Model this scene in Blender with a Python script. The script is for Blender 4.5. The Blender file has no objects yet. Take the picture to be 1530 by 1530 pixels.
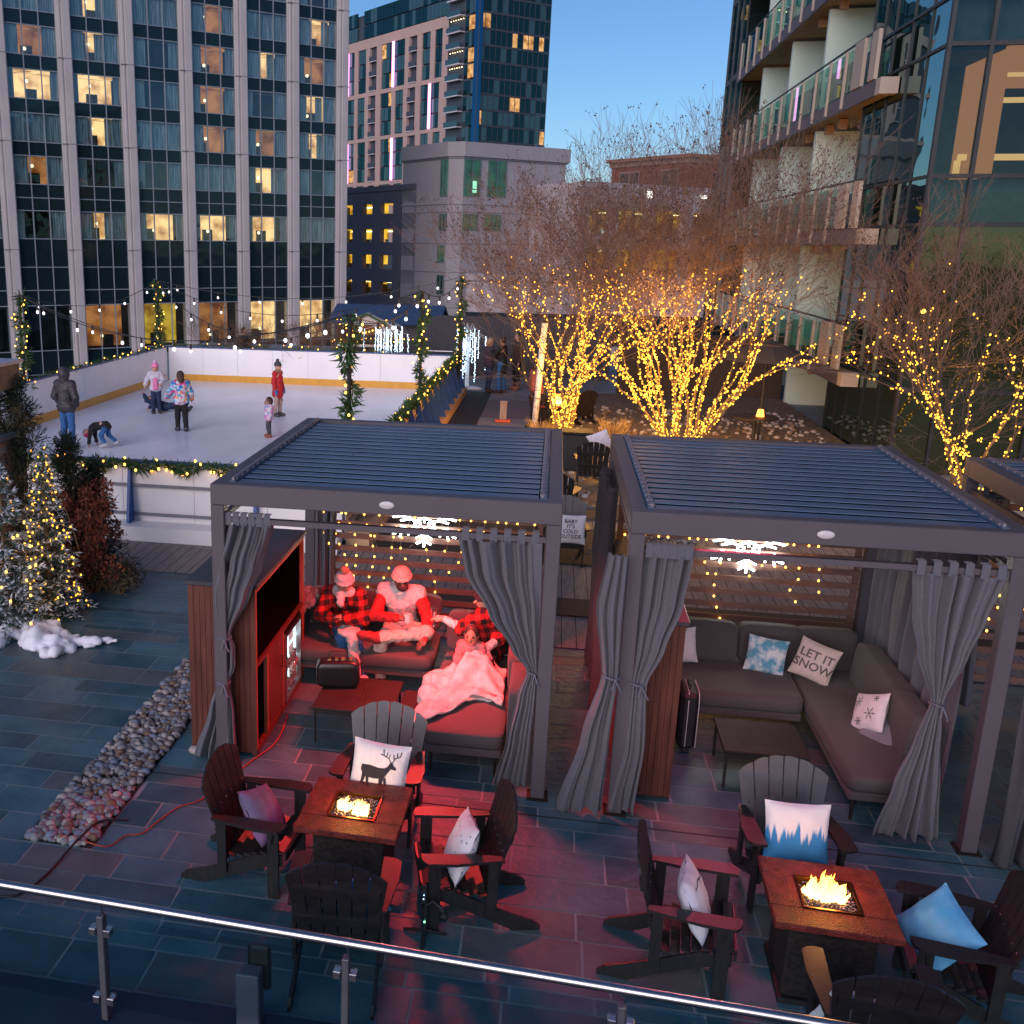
import bpy, math, random
import numpy as np
from mathutils import Vector, Matrix
sc = bpy.context.scene
COL = sc.collection
R = math.radians
# ---------------------------------------------------------------- camera, sky, sun, exposure
cam = bpy.data.cameras.new('camera'); co = bpy.data.objects.new('camera', cam); COL.objects.link(co); sc.camera = co
cam.sensor_width = 36; cam.lens = 36.0; cam.shift_x = 0.160; cam.clip_end = 3000; cam.clip_start = 0.05
_p, _r, _y = R(14.66), R(0.63), R(11.2)
_f = Vector((-math.sin(_y)*math.cos(_p), math.cos(_y)*math.cos(_p), -math.sin(_p)))
_rt = Vector((math.cos(_y), math.sin(_y), 0)); _up = _rt.cross(_f)
_r2 = _rt*math.cos(_r)+_up*math.sin(_r); _u2 = _up*math.cos(_r)-_rt*math.sin(_r)
_m = Matrix((( _r2.x, _u2.x, -_f.x, 0), (_r2.y, _u2.y, -_f.y, 0), (_r2.z, _u2.z, -_f.z, 4.5), (0, 0, 0, 1)))
co.matrix_world = _m
w = bpy.data.worlds.new('World'); sc.world = w; w.use_nodes = True
nt = w.node_tree; nt.nodes.clear()
sky = nt.nodes.new('ShaderNodeTexSky'); sky.sky_type = 'NISHITA'; sky.sun_disc = False
sky.sun_elevation = R(14); sky.sun_rotation = R(196); sky.air_density = 1.0; sky.dust_density = 0.0; sky.ozone_density = 6.0; sky.altitude = 50
bg = nt.nodes.new('ShaderNodeBackground'); bg.inputs[1].default_value = 0.062
wo = nt.nodes.new('ShaderNodeOutputWorld')
tint = nt.nodes.new('ShaderNodeMix'); tint.data_type = 'RGBA'; tint.blend_type = 'MULTIPLY'; tint.inputs[0].default_value = 1; tint.inputs[7].default_value = (.92, .83, .82, 1)   # blue hour
nt.links.new(sky.outputs[0], tint.inputs[6]); nt.links.new(tint.outputs[2], bg.inputs[0]); nt.links.new(bg.outputs[0], wo.inputs[0])
sl = bpy.data.lights.new('sun', 'SUN'); sl.energy = 1.35; sl.angle = R(60); sl.color = (1, 0.80, 0.78)
so = bpy.data.objects.new('sun', sl); COL.objects.link(so)
_sd = Vector((math.sin(R(196))*math.cos(R(14)), math.cos(R(196))*math.cos(R(14)), math.sin(R(14))))
so.rotation_euler = _sd.to_track_quat('Z', 'Y').to_euler(); so.location = (0, -20, 30)
vs = sc.view_settings; sc.display_settings.display_device = 'sRGB'
vs.view_transform = 'Standard'; vs.look = 'None'; vs.exposure = 1.3; vs.gamma = 1; vs.use_curve_mapping = False
sc.cycles.use_denoising = True; sc.cycles.max_bounces = 6; sc.cycles.transparent_max_bounces = 16
sc.cycles.glossy_bounces = 3; sc.cycles.diffuse_bounces = 3; sc.cycles.transmission_bounces = 4
sc.cycles.sample_clamp_indirect = 4.0; sc.cycles.caustics_reflective = False; sc.cycles.caustics_refractive = False
rnd = random.Random(7)

# ---------------------------------------------------------------- materials
_mats = {}
def mat(name, col, rough=0.6, var=0.12, scale=6.0, bump=0.0, metal=0.0, emit=None, es=0.0, spec=0.5, col2=None, stretch=None, coat=0.0, sheen=0.0):
    if name in _mats: return _mats[name]
    m = bpy.data.materials.new(name); m.use_nodes = True; t = m.node_tree; n = t.nodes; L = t.links
    b = n['Principled BSDF']; b.inputs['Roughness'].default_value = rough; b.inputs['Metallic'].default_value = metal
    b.inputs['Specular IOR Level'].default_value = spec
    if coat: b.inputs['Coat Weight'].default_value = coat
    if sheen: b.inputs['Sheen Weight'].default_value = sheen
    tc = n.new('ShaderNodeTexCoord'); mp = n.new('ShaderNodeMapping'); L.new(tc.outputs['Object'], mp.inputs[0])
    if stretch: mp.inputs['Scale'].default_value = stretch
    nz = n.new('ShaderNodeTexNoise'); nz.inputs['Scale'].default_value = scale; nz.inputs['Detail'].default_value = 5
    L.new(mp.outputs[0], nz.inputs[0])
    mx = n.new('ShaderNodeMix'); mx.data_type = 'RGBA'
    c2 = col2 if col2 else tuple(max(0, c*(1+var)) for c in col)
    c1 = col if col2 else tuple(max(0, c*(1-var)) for c in col)
    mx.inputs[6].default_value = (*c1, 1); mx.inputs[7].default_value = (*c2, 1)
    rp = n.new('ShaderNodeMapRange'); rp.inputs[1].default_value = 0.35; rp.inputs[2].default_value = 0.65
    L.new(nz.outputs[0], rp.inputs[0]); L.new(rp.outputs[0], mx.inputs[0]); L.new(mx.outputs[2], b.inputs['Base Color'])
    if bump:
        bp = n.new('ShaderNodeBump'); bp.inputs['Strength'].default_value = min(1, bump); bp.inputs['Distance'].default_value = 0.02
        n2 = n.new('ShaderNodeTexNoise'); n2.inputs['Scale'].default_value = scale*6; n2.inputs['Detail'].default_value = 6
        L.new(mp.outputs[0], n2.inputs[0]); L.new(n2.outputs[0], bp.inputs['Height']); L.new(bp.outputs[0], b.inputs['Normal'])
    if emit:
        b.inputs['Emission Color'].default_value = (*emit, 1); b.inputs['Emission Strength'].default_value = es
    _mats[name] = m; return m
def glow(name, col, s, sample=False):
    if name in _mats: return _mats[name]
    m = bpy.data.materials.new(name); m.use_nodes = True; t = m.node_tree; t.nodes.clear()
    e = t.nodes.new('ShaderNodeEmission'); e.inputs[0].default_value = (*col, 1); e.inputs[1].default_value = s
    o = t.nodes.new('ShaderNodeOutputMaterial'); t.links.new(e.outputs[0], o.inputs[0])
    m.cycles.emission_sampling = 'AUTO' if sample else 'NONE'
    _mats[name] = m; return m
def glassm(name, tint, refl, f=0.35, rough=0.01, body=None, wob=0.0):
    """coated pane: mirror reflection + tinted see-through (or a dark body when body is given)"""
    if name in _mats: return _mats[name]
    m = bpy.data.materials.new(name); m.use_nodes = True; t = m.node_tree; n = t.nodes; n.clear(); L = t.links
    o = n.new('ShaderNodeOutputMaterial'); mx = n.new('ShaderNodeMixShader'); g = n.new('ShaderNodeBsdfGlossy')
    g.inputs['Color'].default_value = (*refl, 1); g.inputs['Roughness'].default_value = rough
    if body is None:
        a = n.new('ShaderNodeBsdfTransparent'); a.inputs[0].default_value = (*tint, 1)
    else:
        a = n.new('ShaderNodeBsdfDiffuse'); a.inputs[0].default_value = (*body, 1)
    fr = n.new('ShaderNodeFresnel'); fr.inputs[0].default_value = 1.5
    ma = n.new('ShaderNodeMath'); ma.operation = 'ADD'; ma.inputs[1].default_value = f; ma.use_clamp = True
    ge = n.new('ShaderNodeNewGeometry'); iv = n.new('ShaderNodeMath'); iv.operation = 'SUBTRACT'; iv.inputs[0].default_value = 1; L.new(ge.outputs['Backfacing'], iv.inputs[1]); fm = n.new('ShaderNodeMath'); fm.operation = 'MULTIPLY'; L.new(fr.outputs[0], fm.inputs[0]); L.new(iv.outputs[0], fm.inputs[1]); L.new(fm.outputs[0], ma.inputs[0]); L.new(ma.outputs[0], mx.inputs[0]); L.new(a.outputs[0], mx.inputs[1]); L.new(g.outputs[0], mx.inputs[2])
    if wob:
        tc = n.new('ShaderNodeTexCoord'); nz = n.new('ShaderNodeTexNoise'); nz.inputs['Scale'].default_value = 0.45
        nz.inputs['Detail'].default_value = 2
        bp = n.new('ShaderNodeBump'); bp.inputs['Strength'].default_value = wob; bp.inputs['Distance'].default_value = 0.1
        L.new(tc.outputs['Object'], nz.inputs[0]); L.new(nz.outputs[0], bp.inputs['Height']); L.new(bp.outputs[0], g.inputs['Normal'])
    L.new(mx.outputs[0], o.inputs[0]); _mats[name] = m; return m

# ---------------------------------------------------------------- mesh building
class MB:
    def __init__(s): s.v = []; s.f = []; s.mi = []; s.m = 0; s.sm = False
    def add(s, vs_, fs):
        k = len(s.v); s.v += [tuple(p) for p in vs_]
        s.f += [tuple(i+k for i in f) for f in fs]; s.mi += [s.m]*len(fs); return s
    def box(s, x0, x1, y0, y1, z0, z1):
        return s.add([(x0,y0,z0),(x1,y0,z0),(x1,y1,z0),(x0,y1,z0),(x0,y0,z1),(x1,y0,z1),(x1,y1,z1),(x0,y1,z1)],
                     [(0,3,2,1),(4,5,6,7),(0,1,5,4),(1,2,6,5),(2,3,7,6),(3,0,4,7)])
    def fbox(s, O, A, B, a0, a1, b0, b1, z0, z1):
        """box in a rotated plan frame: origin O, unit axes A and B"""
        P = lambda a, b, z: (O[0]+A[0]*a+B[0]*b, O[1]+A[1]*a+B[1]*b, z)
        q = [(a0,b0),(a1,b0),(a1,b1),(a0,b1)]
        return s.add([P(a, b, z0) for a, b in q]+[P(a, b, z1) for a, b in q],
                     [(0,3,2,1),(4,5,6,7),(0,1,5,4),(1,2,6,5),(2,3,7,6),(3,0,4,7)])
    def bbox(s, x0, x1, y0, y1, z0, z1, c=0.01):
        """box with chamfered edges"""
        vs_, fs = [], []
        X, Y, Z = (x0, x1), (y0, y1), (z0, z1); idx = {}
        for i in (0, 1):
            for j in (0, 1):
                for k in (0, 1):
                    sx, sy, sz = (1-2*i), (1-2*j), (1-2*k)
                    for a, o in enumerate(((0, sy*c, sz*c), (sx*c, 0, sz*c), (sx*c, sy*c, 0))):
                        idx[(i,j,k,a)] = len(vs_); vs_.append((X[i]+o[0], Y[j]+o[1], Z[k]+o[2]))
        I = lambda i, j, k, a: idx[(i,j,k,a)]
        for i in (0, 1): fs.append((I(i,0,0,0), I(i,1,0,0), I(i,1,1,0), I(i,0,1,0)))
        for j in (0, 1): fs.append((I(0,j,0,1), I(1,j,0,1), I(1,j,1,1), I(0,j,1,1)))
        for k in (0, 1): fs.append((I(0,0,k,2), I(1,0,k,2), I(1,1,k,2), I(0,1,k,2)))
        for i in (0,1):
            for j in (0,1):
                fs.append((I(i,j,0,0), I(i,j,1,0), I(i,j,1,1), I(i,j,0,1)))
                fs.append((I(i,0,j,0), I(i,1,j,0), I(i,1,j,2), I(i,0,j,2)))
                fs.append((I(0,i,j,1), I(1,i,j,1), I(1,i,j,2), I(0,i,j,2)))
                for k in (0,1): fs.append((I(i,j,k,0), I(i,j,k,1), I(i,j,k,2)))
        return s.add(vs_, fs)
    def beam(s, p, q, w_, h_, up=(0,0,1)):
        """straight board from p to q, width w_ across, height h_ along up"""
        p, q = Vector(p), Vector(q); d = (q-p).normalized(); u = Vector(up); a = d.cross(u)
        if a.length < 1e-4: a = d.cross(Vector((0,1,0)))
        a.normalize(); u = a.cross(d)
        o = [(-a*w_-u*h_)/2, (a*w_-u*h_)/2, (a*w_+u*h_)/2, (-a*w_+u*h_)/2]
        return s.add([p+x for x in o]+[q+x for x in o], [(0,3,2,1),(4,5,6,7),(0,1,5,4),(1,2,6,5),(2,3,7,6),(3,0,4,7)])
    def tube(s, pts, r, n=8, cap=True):
        pts = [Vector(p) for p in pts]; N = len(pts)
        rs = r if isinstance(r, (list, tuple)) else [r]*N
        a = None; vs_ = []; fs = []
        for i, p in enumerate(pts):
            d = (pts[min(i+1, N-1)]-pts[max(i-1, 0)])
            d = d.normalized() if d.length > 1e-9 else Vector((0,0,1))
            if a is None: a = d.orthogonal().normalized()
            else:
                a = a-d*a.dot(d)
                a = a.normalized() if a.length > 1e-6 else d.orthogonal().normalized()
            b = d.cross(a)
            for k in range(n):
                t = 2*math.pi*k/n; vs_.append(p+(a*math.cos(t)+b*math.sin(t))*rs[i])
        for i in range(N-1):
            for k in range(n):
                k2 = (k+1) % n; fs.append((i*n+k, i*n+k2, (i+1)*n+k2, (i+1)*n+k))
        if cap and n > 2: fs.append(tuple(range(n-1, -1, -1))); fs.append(tuple((N-1)*n+k for k in range(n)))
        return s.add(vs_, fs)
    def cyl(s, x, y, z0, z1, r, r2=None, n=16):
        return s.tube([(x,y,z0),(x,y,z1)], [r, r if r2 is None else r2], n)
    def ball(s, c, r, n=8, sq=(1,1,1)):
        vs_ = []; fs = []; m = max(3, n//2)
        for i in range(m+1):
            ph = math.pi*i/m
            for k in range(n):
                t = 2*math.pi*k/n
                vs_.append((c[0]+r*sq[0]*math.sin(ph)*math.cos(t), c[1]+r*sq[1]*math.sin(ph)*math.sin(t), c[2]+r*sq[2]*math.cos(ph)))
        for i in range(m):
            for k in range(n):
                k2 = (k+1) % n; fs.append((i*n+k, i*n+k2, (i+1)*n+k2, (i+1)*n+k))
        return s.add(vs_, fs)
    def poly(s, pts, off):
        """extruded polygon: pts are 3-D points in one plane, off the thickness vector"""
        n = len(pts); o = Vector(off); P = [Vector(p) for p in pts]
        return s.add(P+[p+o for p in P], [tuple(range(n)), tuple(range(2*n-1, n-1, -1))]+[(i, (i+1) % n+0, (i+1) % n+n, i+n) for i in range(n)])
    def build(s, name, m, parent=None, smooth=False, loc=None):
        me = bpy.data.meshes.new(name); me.from_pydata(s.v, [], s.f)
        for q in (m if isinstance(m, (list, tuple)) else [m]): me.materials.append(q)
        if max(s.mi, default=0): me.polygons.foreach_set('material_index', s.mi)
        if smooth or s.sm: me.polygons.foreach_set('use_smooth', [True]*len(me.polygons))
        me.update()
        return link(name, me, parent, loc)
def link(name, me, parent=None, loc=None):
    o = bpy.data.objects.new(name, me); COL.objects.link(o)
    if parent: o.parent = parent
    if loc: o.location = loc
    return o
def tag(o, label=None, cat=None, group=None, kind=None):
    if label: o['label'] = label
    if cat: o['category'] = cat
    if group: o['group'] = group
    if kind: o['kind'] = kind
    return o
def thing(name, label, cat, loc=(0,0,0), rz=0, group=None):
    o = bpy.data.objects.new(name, None); o.empty_display_size = 0.1; COL.objects.link(o); o.location = loc; o.rotation_euler = (0, 0, rz)
    return tag(o, label, cat, group)
def kids(o): return [c for c in COL.objects if c.parent == o]
def dup(o, label, loc=None, rz=None, group=None, parent=None):
    c = o.copy(); COL.objects.link(c)
    if parent: c.parent = parent
    if loc is not None: c.location = loc
    if rz is not None: c.rotation_euler = (0, 0, rz)
    if label: c['label'] = label
    if group: c['group'] = group
    for ch in kids(o): dup(ch, None, parent=c)
    return c
def struct(name, mb, m, smooth=False): return tag(mb.build(name, m, smooth=smooth), kind='structure')
def evalmesh(o):
    dg = bpy.context.evaluated_depsgraph_get(); me = bpy.data.meshes.new_from_object(o.evaluated_get(dg)); return me

# ---------------------------------------------------------------- implicit bodies (round cones and ellipsoids, smooth union, surface nets)
def _rc(P, a, b, r1, r2):
    a, b = np.array(a, float), np.array(b, float); ab = b-a; L2 = ab@ab+1e-12
    t = np.clip(((P-a)@ab)/L2, 0, 1)
    return np.linalg.norm(P-a-t[..., None]*ab, axis=-1)-(r1+(r2-r1)*t)
def _el(P, c, r, M=None):
    q = P-np.array(c, float)
    if M is not None: q = q@M
    r = np.array(r, float); k0 = np.linalg.norm(q/r, axis=-1); k1 = np.linalg.norm(q/(r*r), axis=-1)+1e-9
    return k0*(k0-1)/k1
class SDF:
    def __init__(s): s.p = []
    def cone(s, a, b, r1, r2=None, k=0.02):
        r2 = r1 if r2 is None else r2; s.p.append(('c', a, b, r1, r2, k)); return s
    def chain(s, pts, rs, k=0.02):
        for i in range(len(pts)-1): s.cone(pts[i], pts[i+1], rs[i], rs[i+1], k)
        return s
    def ell(s, c, r, k=0.02, rot=None, sub=False):
        M = None
        if rot is not None:
            from mathutils import Euler
            M = np.array(Euler(rot).to_matrix())
        s.p.append(('s' if sub else 'e', c, r, M, None, k)); return s
    def mesh(s, name, h=0.015):
        lo = np.full(3, 1e9); hi = np.full(3, -1e9); bb = []
        for p in s.p:
            if p[0] == 'c':
                a, b = np.array(p[1], float), np.array(p[2], float); r = max(p[3], p[4]); l, u = np.minimum(a, b)-r, np.maximum(a, b)+r
            else:
                c = np.array(p[1], float); r = max(p[2]); l, u = c-r, c+r
            bb.append((l, u))
            if p[0] != 's': lo = np.minimum(lo, l); hi = np.maximum(hi, u)
        lo -= 3*h; hi += 3*h; n = np.ceil((hi-lo)/h).astype(int)+1
        F = np.full(tuple(n), 9.0, dtype=np.float64)
        ax = [lo[i]+h*np.arange(n[i]) for i in range(3)]
        for p, (l, u) in zip(s.p, bb):
            k = p[5]; i0 = np.maximum(0, ((l-k*2-2*h-lo)/h).astype(int)); i1 = np.minimum(n, ((u+k*2+2*h-lo)/h).astype(int)+2)
            sl_ = tuple(slice(a, b) for a, b in zip(i0, i1))
            G = np.stack(np.meshgrid(*[ax[i][sl_[i]] for i in range(3)], indexing='ij'), -1)
            d = _rc(G, *p[1:5]) if p[0] == 'c' else _el(G, p[1], p[2], p[3])
            A = F[sl_]
            if p[0] == 's': d = -d; hh = np.maximum(k-np.abs(A-d), 0)/k; F[sl_] = np.maximum(A, d)+hh*hh*k/4
            else: hh = np.maximum(k-np.abs(A-d), 0)/k; F[sl_] = np.minimum(A, d)-hh*hh*k/4
        return nets(F, lo, h, name)
def nets(F, lo, h, name):
    C = np.stack([F[i:F.shape[0]-1+i, j:F.shape[1]-1+j, k:F.shape[2]-1+k] for i in (0,1) for j in (0,1) for k in (0,1)], -1)
    act = (C.min(-1) < 0) & (C.max(-1) >= 0); ids = -np.ones(act.shape, int); w_ = np.argwhere(act); ids[act] = np.arange(len(w_))
    c = C[act]; off = np.array([(i,j,k) for i in (0,1) for j in (0,1) for k in (0,1)], float)
    acc = np.zeros((len(w_), 3)); cnt = np.zeros(len(w_))
    for a in range(8):
        for b in range(a+1, 8):
            if abs(off[a]-off[b]).sum() != 1: continue
            x = (c[:, a] < 0) != (c[:, b] < 0); t = c[:, a]/(c[:, a]-c[:, b]+1e-12)
            acc[x] += (off[a]+(off[b]-off[a])*t[:, None])[x]; cnt[x] += 1
    V = lo+h*(w_+acc/np.maximum(cnt, 1)[:, None]); fs = []
    for ax in range(3):
        n = F.shape; s0 = [slice(1, n[i]-1) for i in range(3)]; s1 = list(s0); s0[ax] = slice(0, n[ax]-1); s1[ax] = slice(1, n[ax])
        A, B = F[tuple(s0)] < 0, F[tuple(s1)] < 0; e = np.argwhere(A != B)
        if not len(e): continue
        sg = A[tuple(e.T)]; e = e+np.array([0 if i == ax else 1 for i in range(3)])
        o1, o2 = [i for i in range(3) if i != ax]; u = np.zeros(3, int); v = np.zeros(3, int); u[o1] = 1; v[o2] = 1
        q = np.stack([ids[tuple((e-u-v).T)], ids[tuple((e-v).T)], ids[tuple(e.T)], ids[tuple((e-u).T)]], 1)
        if ax == 1: sg = ~sg
        q[~sg] = q[~sg][:, ::-1]; fs.append(q)
    Q = np.concatenate(fs); Q = Q[(Q >= 0).all(1)]
    me = bpy.data.meshes.new(name); me.from_pydata(V.tolist(), [], Q.tolist()); me.polygons.foreach_set('use_smooth', [True]*len(me.polygons)); me.update()
    return me
def sdfobj(name, s, m, parent=None, h=0.015, loc=None):
    me = s.mesh(name, h); me.materials.append(m); return link(name, me, parent, loc)
# ---------------------------------------------------------------- shared materials
M = {}
M['slate'] = mat('slate', (.026,.098,.138), rough=.5, col2=(.064,.155,.205), scale=2.2, bump=.35, spec=.6)
M['slate2'] = mat('slate_dark', (.017,.068,.096), rough=.48, col2=(.038,.105,.145), scale=2.5, bump=.35, spec=.6)
M['slate3'] = mat('slate_warm', (.06,.088,.105), rough=.55, col2=(.10,.125,.14), scale=2, bump=.35, spec=.5)
M['grout'] = mat('grout', (.20,.26,.29), rough=.8, bump=.2)
M['deckwood'] = mat('weathered_deck_wood', (.20,.165,.15), rough=.7, col2=(.32,.27,.25), scale=3, stretch=(14,1,1), bump=.3)
M['darkgap'] = mat('dark_gap', (.02,.02,.022), rough=.9)
M['ice'] = mat('ice', (.80,.86,.96), rough=.25, var=.06, scale=1.1, stretch=(1,.5,1), bump=.12, spec=.5)
M['white_board'] = mat('white_board', (.88,.88,.88), rough=.4, var=.03, scale=1.5)
M['yellow'] = mat('yellow_kick', (.72,.36,.045), rough=.45, var=.06)
M['blue'] = mat('blue_paint', (.02,.09,.33), rough=.4, var=.1)
M['bluecap'] = mat('blue_cap', (.03,.08,.2), rough=.4, var=.1)
M['steel'] = mat('brushed_steel', (.5,.5,.52), rough=.28, metal=1, var=.05, scale=20)
M['greypipe'] = mat('grey_pipe', (.2,.21,.24), rough=.5)
M['frame'] = mat('taupe_metal', (.085,.076,.09), rough=.45, var=.04, scale=3)
M['louver'] = mat('louver_metal', (.085,.155,.25), rough=.42, var=.08, scale=2, metal=.2)
M['slat'] = mat('slat_screen_wood', (.19,.10,.08), rough=.55, stretch=(1,8,8), scale=4, bump=.2)
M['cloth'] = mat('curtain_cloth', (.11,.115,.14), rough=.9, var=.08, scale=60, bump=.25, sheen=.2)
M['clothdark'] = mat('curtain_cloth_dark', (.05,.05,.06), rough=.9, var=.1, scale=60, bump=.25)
M['mahog'] = mat('mahogany', (.075,.020,.013), rough=.42, col2=(.13,.038,.024), scale=3, stretch=(8,8,.6), bump=.15)
M['mahogtop'] = mat('cabinet_top', (.045,.045,.06), rough=.4, var=.1)
M['void'] = mat('louvre_gap_shade', (.0015,.0015,.002), rough=1, spec=0)  # shade between the louvre blades put in as black colour
M['black'] = mat('matte_black', (.013,.013,.015), rough=.6)
M['blackin'] = mat('cabinet_shade_black', (.003,.002,.002), rough=.95, spec=0.02)  # near-black colour puts the shade inside the cabinet into its surfaces
M['adir'] = mat('dark_plastic_wood', (.014,.012,.013), rough=.42, var=.3, scale=9, stretch=(1,6,1), bump=.08, spec=.6)
M['adir_skylit'] = mat('skylit_plastic_wood', (.06,.062,.072), rough=.4, var=.1, scale=9, stretch=(1,6,1), bump=.08, spec=.5)  # paler copy of the dark wood, sky light on the backs painted in
M['screw'] = mat('screw_head', (.75,.75,.75), rough=.2, metal=1)
M['sofa'] = mat('sofa_cloth', (.075,.066,.068), rough=.85, var=.08, scale=80, bump=.25, sheen=.1)
M['tablemetal'] = mat('bronze_metal', (.022,.018,.017), rough=.6, spec=.25)
M['wicker'] = mat('wicker', (.03,.022,.02), rough=.6, var=.6, scale=30, stretch=(1,1,2), bump=.9)
M['stonetop'] = mat('mosaic_stone_top', (.10,.012,.008), rough=.38, col2=(.2,.03,.02), scale=14, bump=.9, spec=.35)  # red of the heater light put into the stone colour
M['fireglass'] = mat('fire_glass', (.10,.09,.14), rough=.12, var=.5, scale=30, spec=1)
M['bark'] = mat('bark', (.17,.115,.06), rough=.8, var=.25, scale=12, bump=.4)
M['twig'] = mat('twig', (.19,.115,.08), rough=.85, var=.2)
M['pod'] = mat('seed_pod', (.09,.05,.045), rough=.9, var=.3)
M['green'] = mat('garland_green', (.03,.085,.02), rough=.6, var=.5, scale=18)
M['needle'] = mat('fir_needle', (.035,.08,.055), rough=.6, var=.4, scale=8)
M['flock'] = mat('flocked_needle', (.42,.47,.52), rough=.8, var=.25, scale=8)
M['ever'] = mat('evergreen', (.010,.022,.010), rough=.7, var=.5, scale=6)
M['redleaf'] = mat('rust_leaf', (.17,.045,.022), rough=.8, var=.4, scale=6)
M['snow'] = mat('snow_blanket', (.75,.78,.88), rough=.7, var=.03, bump=.3, scale=4)
M['warm'] = glow('warm_bulb_glow', (1, .42, .065), 3.2)
M['warm2'] = glow('gold_bulb_glow', (1, .37, .032), 2.8)
M['cool'] = glow('cool_bulb_glow', (.55, .76, 1), 3)
M['wbulb'] = glow('white_bulb_glow', (1, .93, .97), 1.5)
M['wire'] = mat('black_wire', (.01,.01,.012), rough=.5)
M['concrete'] = mat('grey_paver', (.15,.155,.17), rough=.6, col2=(.2,.2,.215), scale=1.5, bump=.3)
M['soil'] = mat('bed_gravel', (.10,.07,.045), rough=.9, col2=(.2,.15,.1), scale=9, bump=.8)
M['pebble'] = [mat('pebble_grey', (.19,.185,.20), rough=.55, var=.15), mat('pebble_pale', (.34,.31,.30), rough=.55, var=.12),
               mat('pebble_brown', (.17,.11,.075), rough=.6, var=.2), mat('pebble_blue', (.17,.2,.27), rough=.5, var=.15), mat('pebble_dark', (.09,.08,.085), rough=.6)]

# ---------------------------------------------------------------- ground
m = MB().add([(-1500,-600,-6),(1500,-600,-6),(1500,2600,-6),(-1500,2600,-6)], [(0,1,2,3)])
struct('street', m, mat('street_asphalt', (.05,.05,.055), rough=.85, scale=.3, bump=.2))
m = MB().box(-16, 34, 4.8, 46, -.4, -.002); struct('patio_base', m, M['grout'])
m = MB().box(-16, 34, -12, 4.79, -.5, -.16); struct('lower_roof', m, mat('roof_membrane', (.005,.024,.05), rough=.6, col2=(.008,.035,.07), scale=1.2, spec=.2))
m = MB().box(-16, 34, 4.62, 4.79, -.16, .03); struct('patio_edge_curb', m, mat('curb_metal', (.035,.06,.09), rough=.4))
# slate paving: courses of random depth running along X, slabs of random length
rs = random.Random(3)
m = MB(); y = 4.81
STR = (-3.82, -3.24, 6.42, 10.05)
def slab(x0, x1, y0, y1):
    m.m = rs.choice([0,0,0,1,1,2]); g = .009; t = .002+rs.random()*.0015
    m.add([(x0+g,y0+g,t),(x1-g,y0+g,t),(x1-g,y1-g,t),(x0+g,y1-g,t)], [(0,1,2,3)])
while y < 13.4:
    h = rs.choice([.15,.23,.3,.3,.38])
    if abs(y-7.6) < .2: y += .0
    x = -9.5-rs.random()
    while x < 9.5:
        L = rs.uniform(.45, 1.15) if h > .2 else rs.uniform(.4, .8); x1 = x+L; y1 = min(y+h, 13.4)
        if y1 > STR[2] and y < STR[3] and x1 > STR[0] and x < STR[1]:
            if x < STR[0]-.05: slab(x, STR[0], y, y1)
            if x1 > STR[1]+.05: slab(STR[1], x1, y, y1)
        elif not (y > 11.35 and x > -3.2): slab(x, x1, y, y1)
        x = x1
    y += h
struct('slate_paving', m, [M['slate'], M['slate2'], M['slate3']])
m = MB().box(-3.24, 9, 7.615, 7.628, 0, .0052); struct('drain_slot', m, M['darkgap'])
# wooden deck behind the cabanas and in front of the rink, planks run away from the camera
m = MB()
m.m = 1; m.add([(-9,12.95,.006),(-3.0,12.95,.006),(-3.0,15,.006),(-9,15,.006)], [(0,1,2,3)])
m.add([(-3.0,11.35,.006),(6.9,11.35,.006),(6.9,17.2,.006),(-3.0,17.2,.006)], [(0,1,2,3)]); m.m = 0
x = -9.0
while x < 6.8:
    y0, y1 = (12.95, 15.0) if x < -3.0 else (11.35, 17.2)
    yy = y0-rs.random()*(0 if x < -3 else 1.5)
    while yy < y1:
        ye = min(y1, yy+rs.uniform(1.8, 3.2)); a = max(yy, y0)
        m.add([(x+.004,a+.003,.010),(x+.166,a+.003,.010),(x+.166,ye-.003,.010),(x+.004,ye-.003,.010)], [(0,1,2,3)]); yy = ye
    x += .172
struct('wooden_deck', m, [M['deckwood'], M['darkgap']])
m = MB().box(-2.6, 6.9, 17.2, 46, 0, .012); struct('rear_walkway', m, M['concrete'])
m = MB()
for i in range(24): m.box(-1.85+.0, -.1, 27.6+i*.14, 27.6+i*.14+.13, .0125, .02)
struct('walkway_boards', m, mat('walk_board', (.12,.10,.11), rough=.7, var=.2, stretch=(1,10,1)))
def mat_rug(name, x0, x1, y0, y1, lab):
    tag(MB().box(x0, x1, y0, y1, .02, .034).build(name, mat('rubber_mat', (.016,.016,.02), rough=.75, bump=.4, scale=20)), lab, 'floor mat')
mat_rug('floor_mat', -2.62, -1.86, 21.0, 32.5, 'long black rubber mat along the blue braced outer side of the rink')
mat_rug('floor_mat', -2.3, 6.4, 12.4, 13.05, 'black rubber mat lying across the deck behind the slatted screens')
mat_rug('floor_mat', -2.55, 1.3, 14.6, 16.6, 'wide black rubber mat on the deck by the near corner of the rink')
m = MB().box(-.05, 6.9, 17.25, 33, .012, .05); struct('planting_bed', m, M['soil'])
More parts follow.
